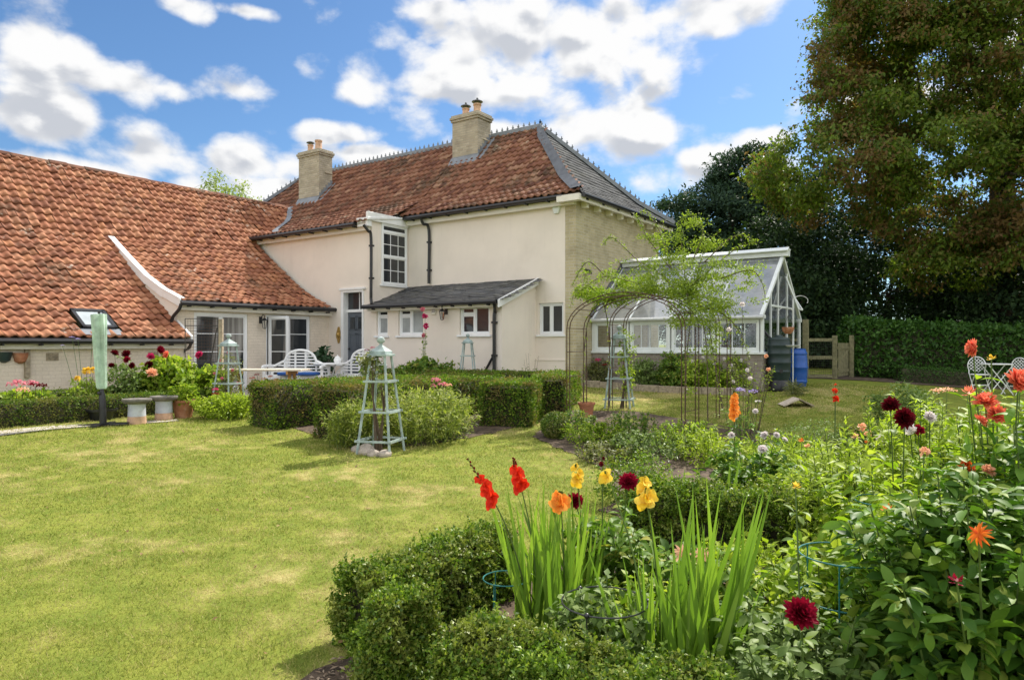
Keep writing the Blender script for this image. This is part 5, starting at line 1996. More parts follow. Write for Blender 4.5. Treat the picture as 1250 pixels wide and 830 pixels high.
# ------------------------------------------------------------------ shrubs and border plants, far to near
L = 'plants along the greenhouse wall'
shrub('shrub', 'dark blue green bush below the greenhouse, next to the obelisk', 'shrub', 787, 16.75, [(0, 0, .38, .42, .35, .42, 2600)], .07, .03, L_GREY, 1, group=L)
shrub('shrub', 'round bright green bush below the middle greenhouse windows', 'shrub', 822, 16.4, [(0, 0, .42, .38, .35, .46, 3000)], .07, .045, L_MID, 2, group=L)
shrub('shrub', 'wide loose bush with small pale flowers below the greenhouse', 'shrub', 862, 15.95, [(-.15, 0, .36, .45, .35, .40, 2400), (.55, -.1, .36, .45, .35, .38, 2200)], .065, .04, L_BRIGHT, 3, group=L,
      flowers=[(x, y, 15.6, .04, F_WHITE, 'rose') for x, y in ((845, 441), (858, 436), (872, 444), (884, 438), (893, 446), (905, 440))])
shrub('shrub', 'reddish leaved low bush at the house end of the greenhouse wall', 'shrub', 733, 17.7, [(0, 0, .3, .34, .3, .34, 1500)], .06, .035, L_OLIVE, 4, group=L, flowers=[(730, 440, 17.5, .07, F_MAG, 'cluster'), (738, 446, 17.5, .06, F_CRIM, 'cluster')])
shrub('shrub', 'leafy green dome of mallow in front of the lean-to wall', 'shrub', 522, 16.9, [(-.2, 0, .38, .5, .4, .45, 2600), (.4, 0, .32, .42, .4, .4, 2200)], .10, .07, L_MID, 5)
perennial('hollyhock', 'tall hollyhock with pink flowers against the lean-to wall', 'flower', 517, 17.3, 1.5, .14, 3, 60, .09, .07, L_BRIGHT,
          [(516, 378, 17.3, .07, F_PINK, 'rose'), (519, 386, 17.3, .08, F_MAG, 'rose'), (520, 398, 17.3, .08, F_MAG, 'rose'), (517, 409, 17.3, .06, F_PINK, 'rose')], 6)
perennial('tall_stems', 'dead brown flower stems against the corner wall', 'plant', 648, 15.9, 1.0, .25, 6, 24, .05, .02, L_OLIVE, (), 7, smat=M_STEMDK)
# barn border
shrub('dahlia_bush', 'big bright leafed bush with deep pink flowers by the barn corner', 'shrub', 215, 14.4, [(-.05, 0, .62, .52, .5, .55, 3600), (.55, .2, .42, .4, .4, .42, 2000), (-.55, -.1, .35, .35, .35, .35, 1500)], .12, .075, L_BRIGHT, 8,
      flowers=[(182, 445, 14.1, .09, F_DKRED, 'dahlia'), (184, 435, 14.1, .09, F_MAG, 'dahlia'), (196, 427, 14.2, .10, F_CRIM, 'dahlia'), (203, 433, 14.0, .09, F_CORAL, 'dahlia'), (243, 433, 14.1, .09, F_MAG, 'dahlia'), (185, 455, 13.6, .12, F_PEACH, 'dahlia')])
shrub('dahlia_plant', 'leggy dark dahlia with maroon flowers behind the left box hedges', 'flower', 149, 13.8, [(0, 0, .55, .34, .3, .5, 1100)], .09, .045, L_GREY, 9,
      flowers=[(140, 431, 13.7, .09, F_DKRED, 'dahlia'), (154, 432, 13.7, .095, F_DKRED, 'dahlia'), (155, 439, 13.6, .08, F_CRIM, 'dahlia'), (161, 446, 13.6, .07, F_DKRED, 'dahlia'), (136, 446, 13.6, .07, F_DKRED, 'dahlia')])
shrub('rose_bush', 'small pale rose bush with yellow flowers beside the folded parasol', 'flower', 104, 13.3, [(0, 0, .36, .36, .3, .34, 1200)], .08, .04, L_ROSE, 10,
      flowers=[(106, 453, 13.0, .085, F_YEL, 'rose'), (114, 452, 13.0, .07, F_YEL, 'rose'), (95, 462, 13.0, .06, F_YEL, 'rose')])
shrub('hydrangea', 'low hydrangea with fading pink heads at the left edge', 'flower', 22, 12.4, [(0, 0, .25, .34, .3, .28, 900)], .10, .07, L_BRIGHT, 11,
      flowers=[(20, 470, 12.0, .12, F_PINK, 'cluster'), (28, 477, 11.9, .09, F_PEACH, 'cluster'), (38, 469, 12.2, .09, F_PINK, 'cluster')])
shrub('hydrangea', 'low hydrangea with dull red heads next to the pink one', 'flower', 47, 12.6, [(0, 0, .22, .26, .25, .25, 700)], .10, .07, L_BRIGHT, 12,
      flowers=[(43, 470, 12.3, .08, F_CRIM, 'cluster'), (51, 472, 12.3, .08, F_DKRED, 'cluster')])
perennial('verbena', 'wispy verbena with tiny lilac heads against the painted barn wall', 'flower', 106, 13.5, .75, .2, 4, 16, .05, .015, L_MID,
          [(88, 411, 13.4, .05, F_LILAC, 'flat'), (95, 413, 13.4, .05, F_LILAC, 'flat'), (76, 421, 13.4, .04, F_LILAC, 'flat'), (113, 408, 13.4, .04, F_LILAC, 'flat')], 13, sr=.004)
perennial('fern_clump', 'bright lime green clump at the foot of the left obelisk', 'plant', 276, 12.9, .50, .62, 60, 3600, .075, .03, L_LIME, [(263, 476, 13.0, .05, F_MAG, 'cluster'), (263, 482, 13.0, .06, F_CRIM, 'cluster'), (283, 487, 12.9, .04, F_PINK, 'cluster')], 14, bx=.6)
shrub('pink_rambler', 'tangle of pink flowered climber at the left obelisk', 'climbing plant', 276, 14.2, [(0, 0, .55, .28, .28, .6, 900)], .05, .03, L_OLIVE, 15, clumps=40,
      flowers=[(x, y, 14.0, .035, F_PINK, 'rose') for x, y in ((268, 440), (284, 452), (271, 462), (290, 468), (279, 430), (262, 456))])
# patio pots
def pot(name, label, cat, p, r, h, mat, rim=.04, group=None):
    T = thing(name, label, cat, p, 0, group)
    MB().lathe([(r * .70, 0), (r * .72, .01), (r * .92, h - rim), (r * 1.06, h - rim), (r * 1.08, h), (r * .95, h), (r * .9, h - .05), (.01, h - .06)], (0, 0, 0), 24).build('pot', mat, T, True)
    return T


pot('plant_pot', 'large terracotta pot left of the clipped hedges', 'pot', G(224, 12.9), .20, .33, M_TERRA)
perennial('potted_plant', 'leafy green plant growing in the large terracotta pot', 'plant', 224, 12.9, .42, .28, 16, 420, .085, .05, L_BRIGHT, (), 16, dz=.28)
pot('plant_pot', 'terracotta pot standing under the left foot of the rose arch', 'pot', G(716, 12.8), .15, .28, M_TERRA)
pot('plant_pot', 'dark low bowl planter behind the parasol foot', 'pot', G(124, 12.5), .24, .2, M_BLACK)
pot('plant_pot', 'grey pot holding a large dark leafed plant by the house door', 'pot', G(393, 18.3), .2, .3, M_STONE)
shrub('fig_plant', 'dark green large leafed plant in a pot beside the french doors', 'plant', 393, 18.3, [(0, 0, .55, .32, .3, .34, 260)], .17, .12, L_DKPOT, 17, clumps=0, dz=.15)
pot('plant_pot', 'small grey pot with red and pink flowers right of the garden seats', 'pot', G(456, 17.2), .2, .34, M_STONE)
shrub('geranium', 'red and pink geranium in a small grey pot by the house door', 'flower', 456, 17.2, [(0, 0, .45, .32, .3, .26, 500)], .07, .06, L_MID, 18, clumps=0, dz=.1,
      flowers=[(x, y, 16.9, .055, m_, 'cluster') for x, y, m_ in ((448, 428, F_CRIM), (455, 425, F_PINK), (462, 430, F_CRIM), (451, 434, F_PINK), (467, 434, F_CORAL))])
pot('plant_pot', 'stone trough of orange flowers beneath the picnic table', 'pot', G(322, 15.4), .24, .24, M_STONE)
shrub('begonia', 'orange and pink begonias growing in the stone trough', 'flower', 322, 15.4, [(0, 0, .30, .42, .3, .2, 600)], .06, .045, L_BRIGHT, 19, clumps=0,
      flowers=[(x, y, 15.1, .05, m_, 'cluster') for x, y, m_ in ((308, 462, F_CORAL), (314, 458, F_PINK), (322, 463, F_PEACH), (330, 460, F_CORAL), (337, 464, F_PEACH))])
# the big willowy clump in the hedge bed
perennial('loosestrife', 'big willowy lime green clump spilling out between the hedge blocks', 'plant', 510, 10.9, .92, .98, 150, 8000, .10, .024, L_WILLOW, (), 21, bx=.8, hv=.55, droop=.1, fill=.45, t0=.02)
perennial('loosestrife', 'narrow olive green clump behind the front sage obelisk', 'plant', 432, 10.25, .74, .44, 60, 2600, .085, .024, L_WILLOW, (), 22, bx=.8, droop=.1, t0=.02)
perennial('phlox', 'soft pink phlox showing over the willowy clump', 'flower', 540, 12.6, .74, .3, 10, 200, .08, .02, L_MID,
          [(524, 467, 12.3, .07, F_PEACH, 'cluster'), (532, 465, 12.3, .08, F_PINK, 'cluster'), (540, 470, 12.3, .07, F_PINK, 'cluster'), (547, 471, 12.3, .06, F_PEACH, 'cluster'), (528, 472, 12.2, .06, F_PINK, 'cluster')], 23)
shrub('box_ball', 'small clipped box ball at the tip of the border bed', 'shrub', 677, 10.9, [(0, 0, .20, .215, .215, .215, 4200)], .03, .019, L_BOXDK, 24, clumps=0, depth=.1, rough=.03)
# right of the lawn: mounds and shrubs in tree shade
shrub('shrub', 'rounded leafy shrub in front of the tall laurel hedge', 'shrub', 1101, 10.4, [(0, 0, .46, .46, .42, .44, 3800)], .06, .03, L_GREY, 25, clumps=150, csize=.06)
shrub('santolina', 'silvery green low mound near the middle of the flower bed', 'shrub', 995, 9.0, [(0, 0, .24, .50, .45, .30, 4200)], .04, .012, L_GREY, 26, clumps=170, csize=.05)
perennial('poppy', 'two red ball flowers on one tall thin stem', 'flower', 1019, 8.4, .5, .1, 3, 30, .07, .02, L_GREY, [(1019, 477, 8.4, .035, F_RED, 'rose'), (1020, 487, 8.35, .045, F_RED, 'rose'), (1020, 470, 8.4, .02, F_RED, 'bud')], 27)
perennial('sedum', 'flat pale pink flower heads left of the bistro table', 'flower', 1152, 6.2, .8, .15, 6, 120, .06, .025, L_BRIGHT, [(1146, 475, 6.2, .07, F_PEACH, 'flat'), (1156, 474, 6.25, .07, F_PEACH, 'flat')], 28)
# the bed round the arches
for i, (px, Y, h, sp, n, mat, lab) in enumerate((
        (703, 11.8, .34, .34, 800, L_MID, 'low leafy plant beside the clipped ball and arch foot'), (725, 10.4, .34, .55, 1500, L_BRIGHT, 'spreading pale green plant at the lawn edge of the arch bed'),
        (770, 10.6, .50, .45, 1300, L_MID, 'mid green plant between the two arch feet'), (790, 9.3, .40, .60, 1700, L_GREY, 'grey green plant spreading before the middle arch posts'),
        (835, 9.8, .50, .50, 1400, L_BRIGHT, 'bright leafy plant at the right arch post'), (745, 9.2, .26, .5, 1300, L_OLIVE, 'olive green ground cover beside the lawn strip'),
        (870, 9.0, .45, .5, 1400, L_LIME, 'lime green plant below the orange gladiolus'), (960, 8.6, .5, .5, 1300, L_BRIGHT, 'bright tuft left of the silvery mound'))):
    perennial('border_plant', lab, 'plant', px, Y, h, sp, 26, n, .06, .028, mat, (), 60 + i, bx=.8, group='leafy border plants round the arches')
perennial('agapanthus', 'lilac agapanthus behind the orange gladiolus', 'flower', 903, 10.5, .62, .18, 8, 60, .2, .015, L_BLADE,
          [(903, 477, 10.5, .07, F_LILAC, 'cluster'), (919, 479, 10.6, .06, F_LILAC, 'cluster'), (925, 489, 10.4, .05, F_WHITE, 'flat')], 70)
perennial('rose_bush', 'tall straggling rose with small white flowers by the right arch', 'flower', 908, 11.0, 1.5, .5, 16, 420, .05, .032, L_ROSE,
          [(906, 372, 10.8, .045, F_WHITE, 'rose'), (912, 452, 10.8, .035, F_WHITE, 'rose'), (895, 466, 10.8, .03, F_WHITE, 'rose'), (916, 462, 10.6, .035, F_WHITE, 'rose'), (890, 402, 10.7, .04, F_WHITE, 'rose'), (935, 435, 10.8, .035, F_PEACH, 'rose'), (938, 451, 10.8, .035, F_PEACH, 'rose')], 71, smat=M_STEMDK)
gladiolus('orange gladiolus with a full spike behind the middle hedge', 897, 6.7, 10, .55, .03, .16, [(897, 0, 896, 478, 6.6, F_ORG, 8, .74, .94, .062)], 72)
gladiolus('plain leafy gladiolus fan with no flowers behind the middle hedge', 884, 6.1, 14, .62, .035, .2, [], 73)
gladiolus('leaning gladiolus leaves at the left behind the middle hedge', 838, 6.4, 12, .55, .034, .2, [], 74, lean=(-.12, 0))
# white dahlias and the bright mass behind the middle hedge
perennial('dahlia_plant', 'glossy dahlia with white pompon flowers behind the middle hedge', 'flower', 915, 6.7, .62, .48, 22, 620, .10, .06, L_DAHL,
          [(897, 507, 6.9, .04, F_WHITE, 'dahlia'), (893, 531, 6.6, .035, F_WHITE, 'dahlia'), (933, 531, 6.6, .045, F_WHITE, 'dahlia'), (948, 531, 6.6, .035, F_WHITE, 'dahlia'), (931, 548, 6.3, .05, F_WHITE, 'dahlia'), (958, 536, 6.6, .03, F_WHITE, 'dahlia'), (922, 502, 7.2, .035, F_WHITE, 'dahlia')], 75, mode='strip', group='dahlias in the flower bed')
perennial('grass_clump', 'arching yellow green leaves right of the white dahlias', 'plant', 960, 7.0, .55, .6, 40, 700, .34, .014, L_LIME, (), 76, bx=.4, t0=.02)
perennial('leafy_plant', 'light green leafy plant right behind the middle hedge', 'plant', 985, 6.0, .55, .5, 30, 1300, .085, .045, L_BRIGHT, [(985, 545, 6.0, .03, F_PEACH, 'bud'), (978, 538, 6.0, .025, F_FLAME, 'bud')], 77)
perennial('leafy_plant', 'lime green leafy plant carrying orange tinted buds', 'plant', 1045, 5.6, .68, .5, 34, 1500, .085, .03, L_LIME,
          [(1052, 521, 5.6, .035, F_PEACH, 'rose'), (1060, 530, 5.5, .03, F_PEACH, 'rose'), (1062, 538, 5.5, .045, F_FLAME, 'flat'), (1074, 536, 5.5, .03, F_WHITE, 'rose'), (1044, 533, 5.5, .03, F_PEACH, 'bud')], 78)
perennial('goldenrod', 'tall feathery lime green stems behind the maroon dahlias', 'plant', 1125, 4.9, 1.30, .56, 66, 4200, .085, .022, L_LIME, (), 79, bx=.8, droop=-.1)
perennial('goldenrod', 'feathery lime green stems rising below the bistro chairs', 'plant', 1225, 4.8, 1.32, .56, 60, 3600, .085, .022, L_LIME, (), 80, bx=.8, droop=-.1)
perennial('goldenrod', 'feathery lime green stems at the left of the lime mass', 'plant', 1045, 4.8, 1.02, .5, 46, 2400, .085, .022, L_LIME, (), 180, bx=.8, droop=-.1)
perennial('dahlia_plant', 'dahlia with two velvet maroon flowers in front of lime stems', 'flower', 1098, 4.1, 1.08, .44, 32, 1300, .10, .042, L_BRIGHT,
          [(1104, 510, 3.75, .064, F_DKRED, 'dahlia'), (1087, 494, 3.85, .052, F_DKRED, 'dahlia')], 81, mode='strip', group='dahlias in the flower bed', hv=.5)
perennial('scabious', 'white and mauve frilled flowers right of the maroon dahlias', 'flower', 1133, 4.3, .9, .18, 7, 160, .08, .03, L_BRIGHT,
          [(1135, 509, 4.0, .042, F_WHITE, 'dahlia'), (1121, 525, 4.0, .034, F_CRIM, 'rose'), (1111, 524, 4.0, .034, F_WHITE, 'rose')], 82)
perennial('dahlia_plant', 'tall dahlia with coral pink flowers nodding over the right edge', 'flower', 1222, 3.7, 1.38, .44, 40, 1700, .105, .044, L_BRIGHT,
          [(1188, 425, 3.5, .052, F_CORAL, 'dahlia', (-.9, -.3, .1)), (1243, 465, 3.2, .068, F_CORAL, 'dahlia'), (1203, 490, 3.4, .062, F_CORAL, 'dahlia', (.1, -.4, .9)), (1217, 506, 3.4, .055, F_CORAL, 'dahlia'), (1197, 513, 3.4, .04, F_CORAL, 'dahlia'), (1183, 480, 3.5, .035, F_CORAL, 'bud'), (1210, 438, 3.4, .02, F_YEL, 'bud')], 83, mode='strip', group='dahlias in the flower bed', sr=.004, hv=.3)
perennial('dahlia_plant', 'bright leafy dahlia with few buds left of the darkest bush', 'flower', 1115, 3.3, 1.0, .42, 36, 1700, .10, .042, L_BRIGHT,
          [(1082, 621, 3.0, .024, F_FLAME, 'bud'), (1180, 571, 3.1, .04, F_FLAME, 'dahlia'), (1172, 582, 3.1, .035, F_DKRED, 'dahlia'), (1206, 574, 3.1, .035, F_PEACH, 'dahlia'), (1128, 552, 3.3, .026, F_PEACH, 'rose')], 84, mode='strip', group='dahlias in the flower bed', hv=.4)
perennial('dahlia_plant', 'big dark leaved dahlia bush with one flame coloured flower', 'flower', 1205, 2.6, 1.20, .50, 64, 4200, .10, .044, L_DAHL,
          [(1195, 652, 2.15, .042, F_FLAME, 'star', (-.35, -.75, .5)), (1168, 709, 2.15, .022, F_CRIM, 'bud')], 85, mode='strip', group='dahlias in the flower bed', bx=.5, droop=.45, t0=.05, hv=.3)
perennial('dahlia_plant', 'dark leafy dahlia without open flowers at the right frame edge', 'flower', 1262, 3.05, 1.36, .40, 40, 2000, .105, .046, L_DAHL, (), 185, mode='strip', group='dahlias in the flower bed', droop=.35, t0=.05)
perennial('dahlia_plant', 'greyish dahlia with a single crimson flower near the front', 'flower', 985, 2.75, .62, .38, 30, 1200, .07, .034, L_GREY,
          [(978, 748, 2.38, .062, F_CRIM, 'dahlia'), (971, 594, 2.9, .02, F_YEL, 'bud')], 86, mode='strip', group='dahlias in the flower bed', hv=.5)
perennial('dahlia_plant', 'low grey green dahlia without flowers at the bottom edge', 'flower', 1050, 2.45, .44, .36, 26, 1000, .066, .032, L_GREY, (), 87, mode='strip', group='dahlias in the flower bed')
perennial('dahlia_plant', 'pale stemmed dahlia with tall empty shoots by the teal ring', 'flower', 1010, 3.3, .74, .36, 26, 1000, .08, .034, L_BRIGHT, (), 88, mode='strip', group='dahlias in the flower bed')
perennial('dahlia_plant', 'low dahlia with ragged peach flowers between the gladioli', 'flower', 845, 4.1, .42, .40, 24, 800, .085, .05, L_MID,
          [(833, 675, 3.7, .060, F_PEACH, 'star'), (856, 676, 3.7, .055, F_PEACH, 'star')], 89, mode='strip', group='dahlias in the flower bed')
perennial('dahlia_plant', 'leafy dahlia with a dark crimson flower behind the yellow spikes', 'flower', 745, 4.25, .62, .34, 20, 560, .085, .05, L_MID,
          [(767, 588, 4.1, .062, F_CRIM, 'dahlia'), (702, 611, 4.2, .055, F_CRIM, 'dahlia')], 90, mode='strip', group='dahlias in the flower bed', hv=.4)
perennial('leafy_plant', 'lime green low plant in front of the middle hedge', 'plant', 930, 4.2, .42, .48, 30, 1300, .07, .04, L_LIME, (), 91)
perennial('leafy_plant', 'sage grey plant inside the black hoop support', 'plant', 745, 3.35, .48, .30, 22, 700, .07, .04, L_GREY, (), 92)
perennial('leafy_plant', 'bright green low plant between black hoop and sword leaves', 'plant', 790, 3.7, .36, .38, 26, 1000, .065, .04, L_BRIGHT, (), 93)
perennial('leafy_plant', 'bushy green plant behind the near crimson dahlia', 'plant', 930, 3.2, .44, .36, 26, 1000, .07, .04, L_MID, (), 94)
perennial('leafy_plant', 'fresh green plant between the teal hoops', 'plant', 1065, 4.3, .62, .46, 30, 1300, .085, .045, L_BRIGHT, (), 95)
perennial('leafy_plant', 'small pale plant at the foot of the front hedge corner', 'plant', 900, 2.75, .32, .30, 20, 700, .06, .035, L_GREY, (), 96)
perennial('leafy_plant', 'lime green shoots beneath the dark dahlia bush', 'plant', 1110, 2.9, .40, .34, 22, 800, .07, .04, L_LIME, (), 97)
shrub('box_bush', 'loose box bush behind the left end of the middle hedge', 'shrub', 775, 6.9, [(0, 0, .22, .38, .35, .26, 3600)], .032, .02, L_BOX, 98, clumps=120, csize=.05)
# gladioli at the front
gladiolus('gladiolus clump with two scarlet spikes and an orange one', 672, 3.85, 96, .84, .027, .46,
          [(655, 0, 571, 560, 3.65, F_RED, 5, .68, .84, .05), (662, 0, 627, 560, 3.75, F_RED, 5, .78, .92, .052), (690, 0, 684, 602, 3.75, F_ORG, 3, .88, .96, .062)], 101)
gladiolus('slender gladiolus with clear yellow flowers behind the sword leaves', 712, 4.1, 26, .78, .024, .22, [(712, 0, 704, 568, 4.0, F_YEL, 3, .88, .97, .05), (735, 0, 735, 552, 4.0, F_DKRED, 2, .9, .95, .02)], 102)
gladiolus('gladiolus bending left with large yellow flowers at the front', 792, 3.2, 24, .72, .025, .2, [(800, 0, 741, 577, 3.2, F_YEL, 1, .97, .98, .05), (812, 0, 784, 580, 3.15, F_YEL, 4, .83, .95, .056)], 103)
gladiolus('tall fan of sword leaves leaning right with no flowers', 850, 3.1, 66, 1.0, .031, .36, [], 104, lean=(.10, .05))


# ------------------------------------------------------------------ garden furniture and fittings
def cdir(px, Y):
    return G(px, Y)


def obelisk(label, px, Y, sc, first=None, rz=.35):
    p = G(px, Y)
    if first is not None:
        return dup(first, p, rz, label, sc)
    T = thing('obelisk', label, 'obelisk', p, rz, 'sage painted plant obelisks')
    H, a, b = 1.36, .245, .105
    for sx in (-1, 1):
        for sy in (-1, 1):
            m = MB()
            m.bar((sx * a, sy * a, 0), (sx * b, sy * b, H), .029, .029, (sx, sy, 0))
            m.build('post', M_SAGE, T, bevel=.003)
    for z in (.18, .58, 1.0):
        k = a + (b - a) * z / H
        m = MB()
        for s in (-1, 1):
            m.bb((-k - .05, s * (k + .022) - .008, z - .014), (k + .05, s * (k + .022) + .008, z + .014))
            m.bb((s * (k + .022) - .009, -k - .012, z - .018), (s * (k + .022) + .009, k + .012, z + .018))
        m.build('rail', M_SAGE, T)
    m = MB()
    m.bb((-.15, -.15, H - .01), (.15, .15, H + .02))
    m.bb((-.12, -.12, H + .02), (.12, .12, H + .055))
    m.add([(-.12, -.12, H + .055), (.12, -.12, H + .055), (.12, .12, H + .055), (-.12, .12, H + .055), (0, 0, H + .16)], [(0, 1, 4), (1, 2, 4), (2, 3, 4), (3, 0, 4)])
    m.build('cap', M_SAGE, T, bevel=.003)
    MB().lathe([(.02, 0), (.03, .015), (.018, .03), (.052, .06), (.058, .085), (.045, .115), (.01, .13)], (0, 0, H + .13), 14).build('finial', M_SAGE, T, True)
    return T


ob = obelisk('front sage green obelisk, largest in view, among the willowy clump', 465, 9.75, 1)
obelisk('sage green obelisk beside the picnic table, with a lime clump at its foot', 279, 14.0, .96, ob, .2)
obelisk('small sage green obelisk standing before the lean-to wall', 571, 16.6, .85, ob, .5)
obelisk('sage green obelisk with climber seen through the rose arches', 756, 13.9, 1.02, ob, .3)
shrub('clematis', 'sparse dark leafed climber on the front obelisk top', 'climbing plant', 462, 9.7, [(-.12, 0, 1.22, .14, .12, .22, 260), (.1, .05, .9, .12, .12, .3, 90)], .055, .035, L_OLIVE, 200, clumps=30, csize=.05)
shrub('clematis', 'green climber up the obelisk inside the rose arches', 'climbing plant', 760, 13.85, [(.08, 0, .9, .16, .16, .7, 700)], .055, .035, L_ROSE, 201, clumps=60, csize=.05)

for i, (px, Y, s, lab) in enumerate(((446, 9.62, .12, 'grey stone at the left foot of the front obelisk'), (457, 9.5, .10, 'smaller pale stone beside the front obelisk'), (470, 9.45, .09, 'flat brownish stone before the front obelisk'), (436, 9.85, .09, 'mossy stone by the corner of the willowy clump'))):
    rng0 = np.random.default_rng(300 + i)
    m = MB().ball((0, 0, s * .45), s, 10, .75)
    V = np.array(m.v)
    V *= (1 + .22 * lump(V / s, 1.6, i * 3.1))[:, None]
    m.v = [tuple(v) for v in V]
    o = m.build('garden_stone', M_ROCK)
    o.location = G(px, Y, -.02)
    tag(o, lab, 'stone', 'stones at the obelisk foot')


# rose arches
def arch(label, off, first=None):
    x, y = xy(.98 + S35 * off, 12.45 + C35 * off)
    p = np.array((x, y, float(gz(x + .9, y)) - .03))
    if first:
        return dup(first, p, 0, label)
    T = thing('rose_arch', label, 'arch', p, 0, 'rusty iron rose arches')
    w, hs, hr, d = 2.2, 1.72, .60, .62

    def hoop(y, e=0.0):
        pts = [(e, y, 0), (e, y, hs * .5), (e, y, hs)]
        for k in range(1, 16):
            a = PI - PI * k / 16
            pts.append((w / 2 + (w / 2 - e) * math.cos(a), y, hs + (hr - e) * math.sin(a)))
        pts += [(w - e, y, hs), (w - e, y, hs * .5), (w - e, y, 0)]
        return pts
    for y in (0, d):
        m = MB()
        for e in (0, .06):
            m.tube(hoop(y, e), .0085, 6)
        P = hoop(y)
        Q = hoop(y, .06)
        for k in range(2, 19, 2):
            m.bar(P[k], Q[k], .008, .008)
        m.build('hoop', M_RUST, T, True)
    m = MB()
    P = hoop(0)
    for k in (1, 2, 5, 8, 10, 13, 16, 17):
        m.tube([P[k], (P[k][0], d, P[k][2])], .0065, 5)
    for z in (.35, 1.3):
        for x in (0, w):
            m.tube([(x, 0, z), (x, d, z)], .0065, 5)
    m.build('cross_bar', M_RUST, T, True)
    return T


ar = arch('nearer rusty iron rose arch at the head of the flower bed', 0)
arch('farther rusty iron rose arch behind the nearer one', 1.67, ar)


def climber(name, label, spots, sprays, mat, seed):
    """foliage scrambling over the arches; spots (px, py, Y, r, n), sprays as pixel paths with depth"""
    rng = np.random.default_rng(seed)
    base = G(838, 11.9)
    T = thing(name, label, 'climbing plant', base)
    q = QM()
    for (px, py, Y, rx, rz, n) in spots:
        blobcloud(rng, q, W(px, py, Y) - base, (rx, rx * .8, rz), int(n * 2.3), .048, .022, max(8, n // 30), .075, .15, .6, .4, .3)
    m = MB()
    for path in sprays:
        pts = pathpts([W(*p) - base for p in path], 8)
        m.tube(pts, np.linspace(.012, .003, len(pts)), 5, cap=False)
        k = 26 * len(path)
        t = rng.uniform(.15, 1, k) * (len(pts) - 1)
        i = np.minimum(t.astype(int), len(pts) - 2)
        P = pts[i] + (pts[i + 1] - pts[i]) * (t - i)[:, None]
        q.add(*leaves(P + rng.normal(0, .02, (k, 3)), rvec(rng, k) + np.array((0, 0, .1)), rvec(rng, k) * .6 + np.array((0, 0, 1)), .055 * rng.uniform(.6, 1.2, k), .024, .15, .2))
    m.build('stems', M_STEMDK, T, True)
    q.build('foliage', mat, T)
    return T


climber('climbing_rose', 'airy climbing rose heaped over the rose arches before the greenhouse',
        [(825, 335, 12.2, .80, .42, 1500), (845, 362, 11.9, .70, .30, 1100), (795, 352, 12.4, .66, .26, 800), (868, 342, 12.0, .52, .36, 700), (815, 296, 12.6, .44, .30, 420), (765, 362, 12.8, .50, .16, 420), (885, 372, 11.8, .44, .28, 360),
         (835, 388, 11.7, .62, .16, 520), (900, 330, 12.0, .42, .3, 260), (862, 300, 12.3, .4, .2, 240), (840, 272, 12.6, .3, .12, 120), (740, 340, 12.8, .4, .22, 200), (872, 420, 11.7, .16, .5, 260), (838, 450, 11.6, .10, .5, 140)],
        [[(836, 520, 11.5), (838, 440, 11.6), (842, 370, 11.9), (820, 320, 12.3), (808, 268, 12.6)], [(864, 515, 11.9), (862, 420, 12.0), (850, 350, 12.2), (862, 300, 12.3), (880, 282, 12.3)],
         [(842, 372, 12), (800, 330, 12.4), (770, 318, 12.6), (745, 322, 12.7)], [(842, 372, 12), (790, 350, 12.6), (740, 338, 12.8), (712, 352, 12.8), (700, 366, 12.7)],
         [(842, 350, 12), (880, 318, 12.1), (905, 300, 12.1), (925, 296, 12.1)], [(820, 330, 12.3), (790, 290, 12.6), (782, 272, 12.7), (775, 262, 12.7)],
         [(850, 372, 11.9), (885, 385, 11.6), (905, 410, 11.5), (915, 440, 11.4)], [(840, 372, 12), (832, 300, 12.5), (828, 275, 12.6), (838, 262, 12.6)],
         [(882, 500, 11.6), (872, 440, 11.7), (868, 390, 11.9), (900, 370, 11.8)], [(740, 338, 12.8), (720, 320, 12.8), (708, 330, 12.8), (698, 350, 12.8)], [(820, 330, 12.4), (806, 285, 12.7), (792, 262, 12.8), (782, 258, 12.8)], [(845, 320, 12.2), (858, 285, 12.4), (850, 268, 12.5), (838, 258, 12.5)],
         [(860, 320, 12.1), (890, 292, 12.1), (908, 288, 12.1), (922, 296, 12.1)], [(800, 340, 12.5), (760, 300, 12.8), (745, 290, 12.8), (735, 300, 12.8)], [(880, 340, 11.9), (915, 330, 11.8), (930, 345, 11.7), (935, 370, 11.7)]], L_ROSE, 1)
climber('climbing_rose', 'thin arching rose shoots over the left side of the rose arches',
        [(738, 362, 12.9, .42, .14, 700), (712, 358, 12.9, .26, .12, 300), (765, 345, 13.0, .3, .14, 350)],
        [[(742, 512, 13.2), (744, 430, 13.2), (738, 375, 13.0), (720, 350, 12.9), (704, 352, 12.9), (696, 375, 12.9)], [(738, 375, 13), (760, 340, 13), (790, 318, 13.1), (805, 312, 13.1)], [(712, 512, 12.9), (713, 430, 12.9), (722, 380, 12.9), (745, 362, 12.9)]], L_BRIGHT, 2)

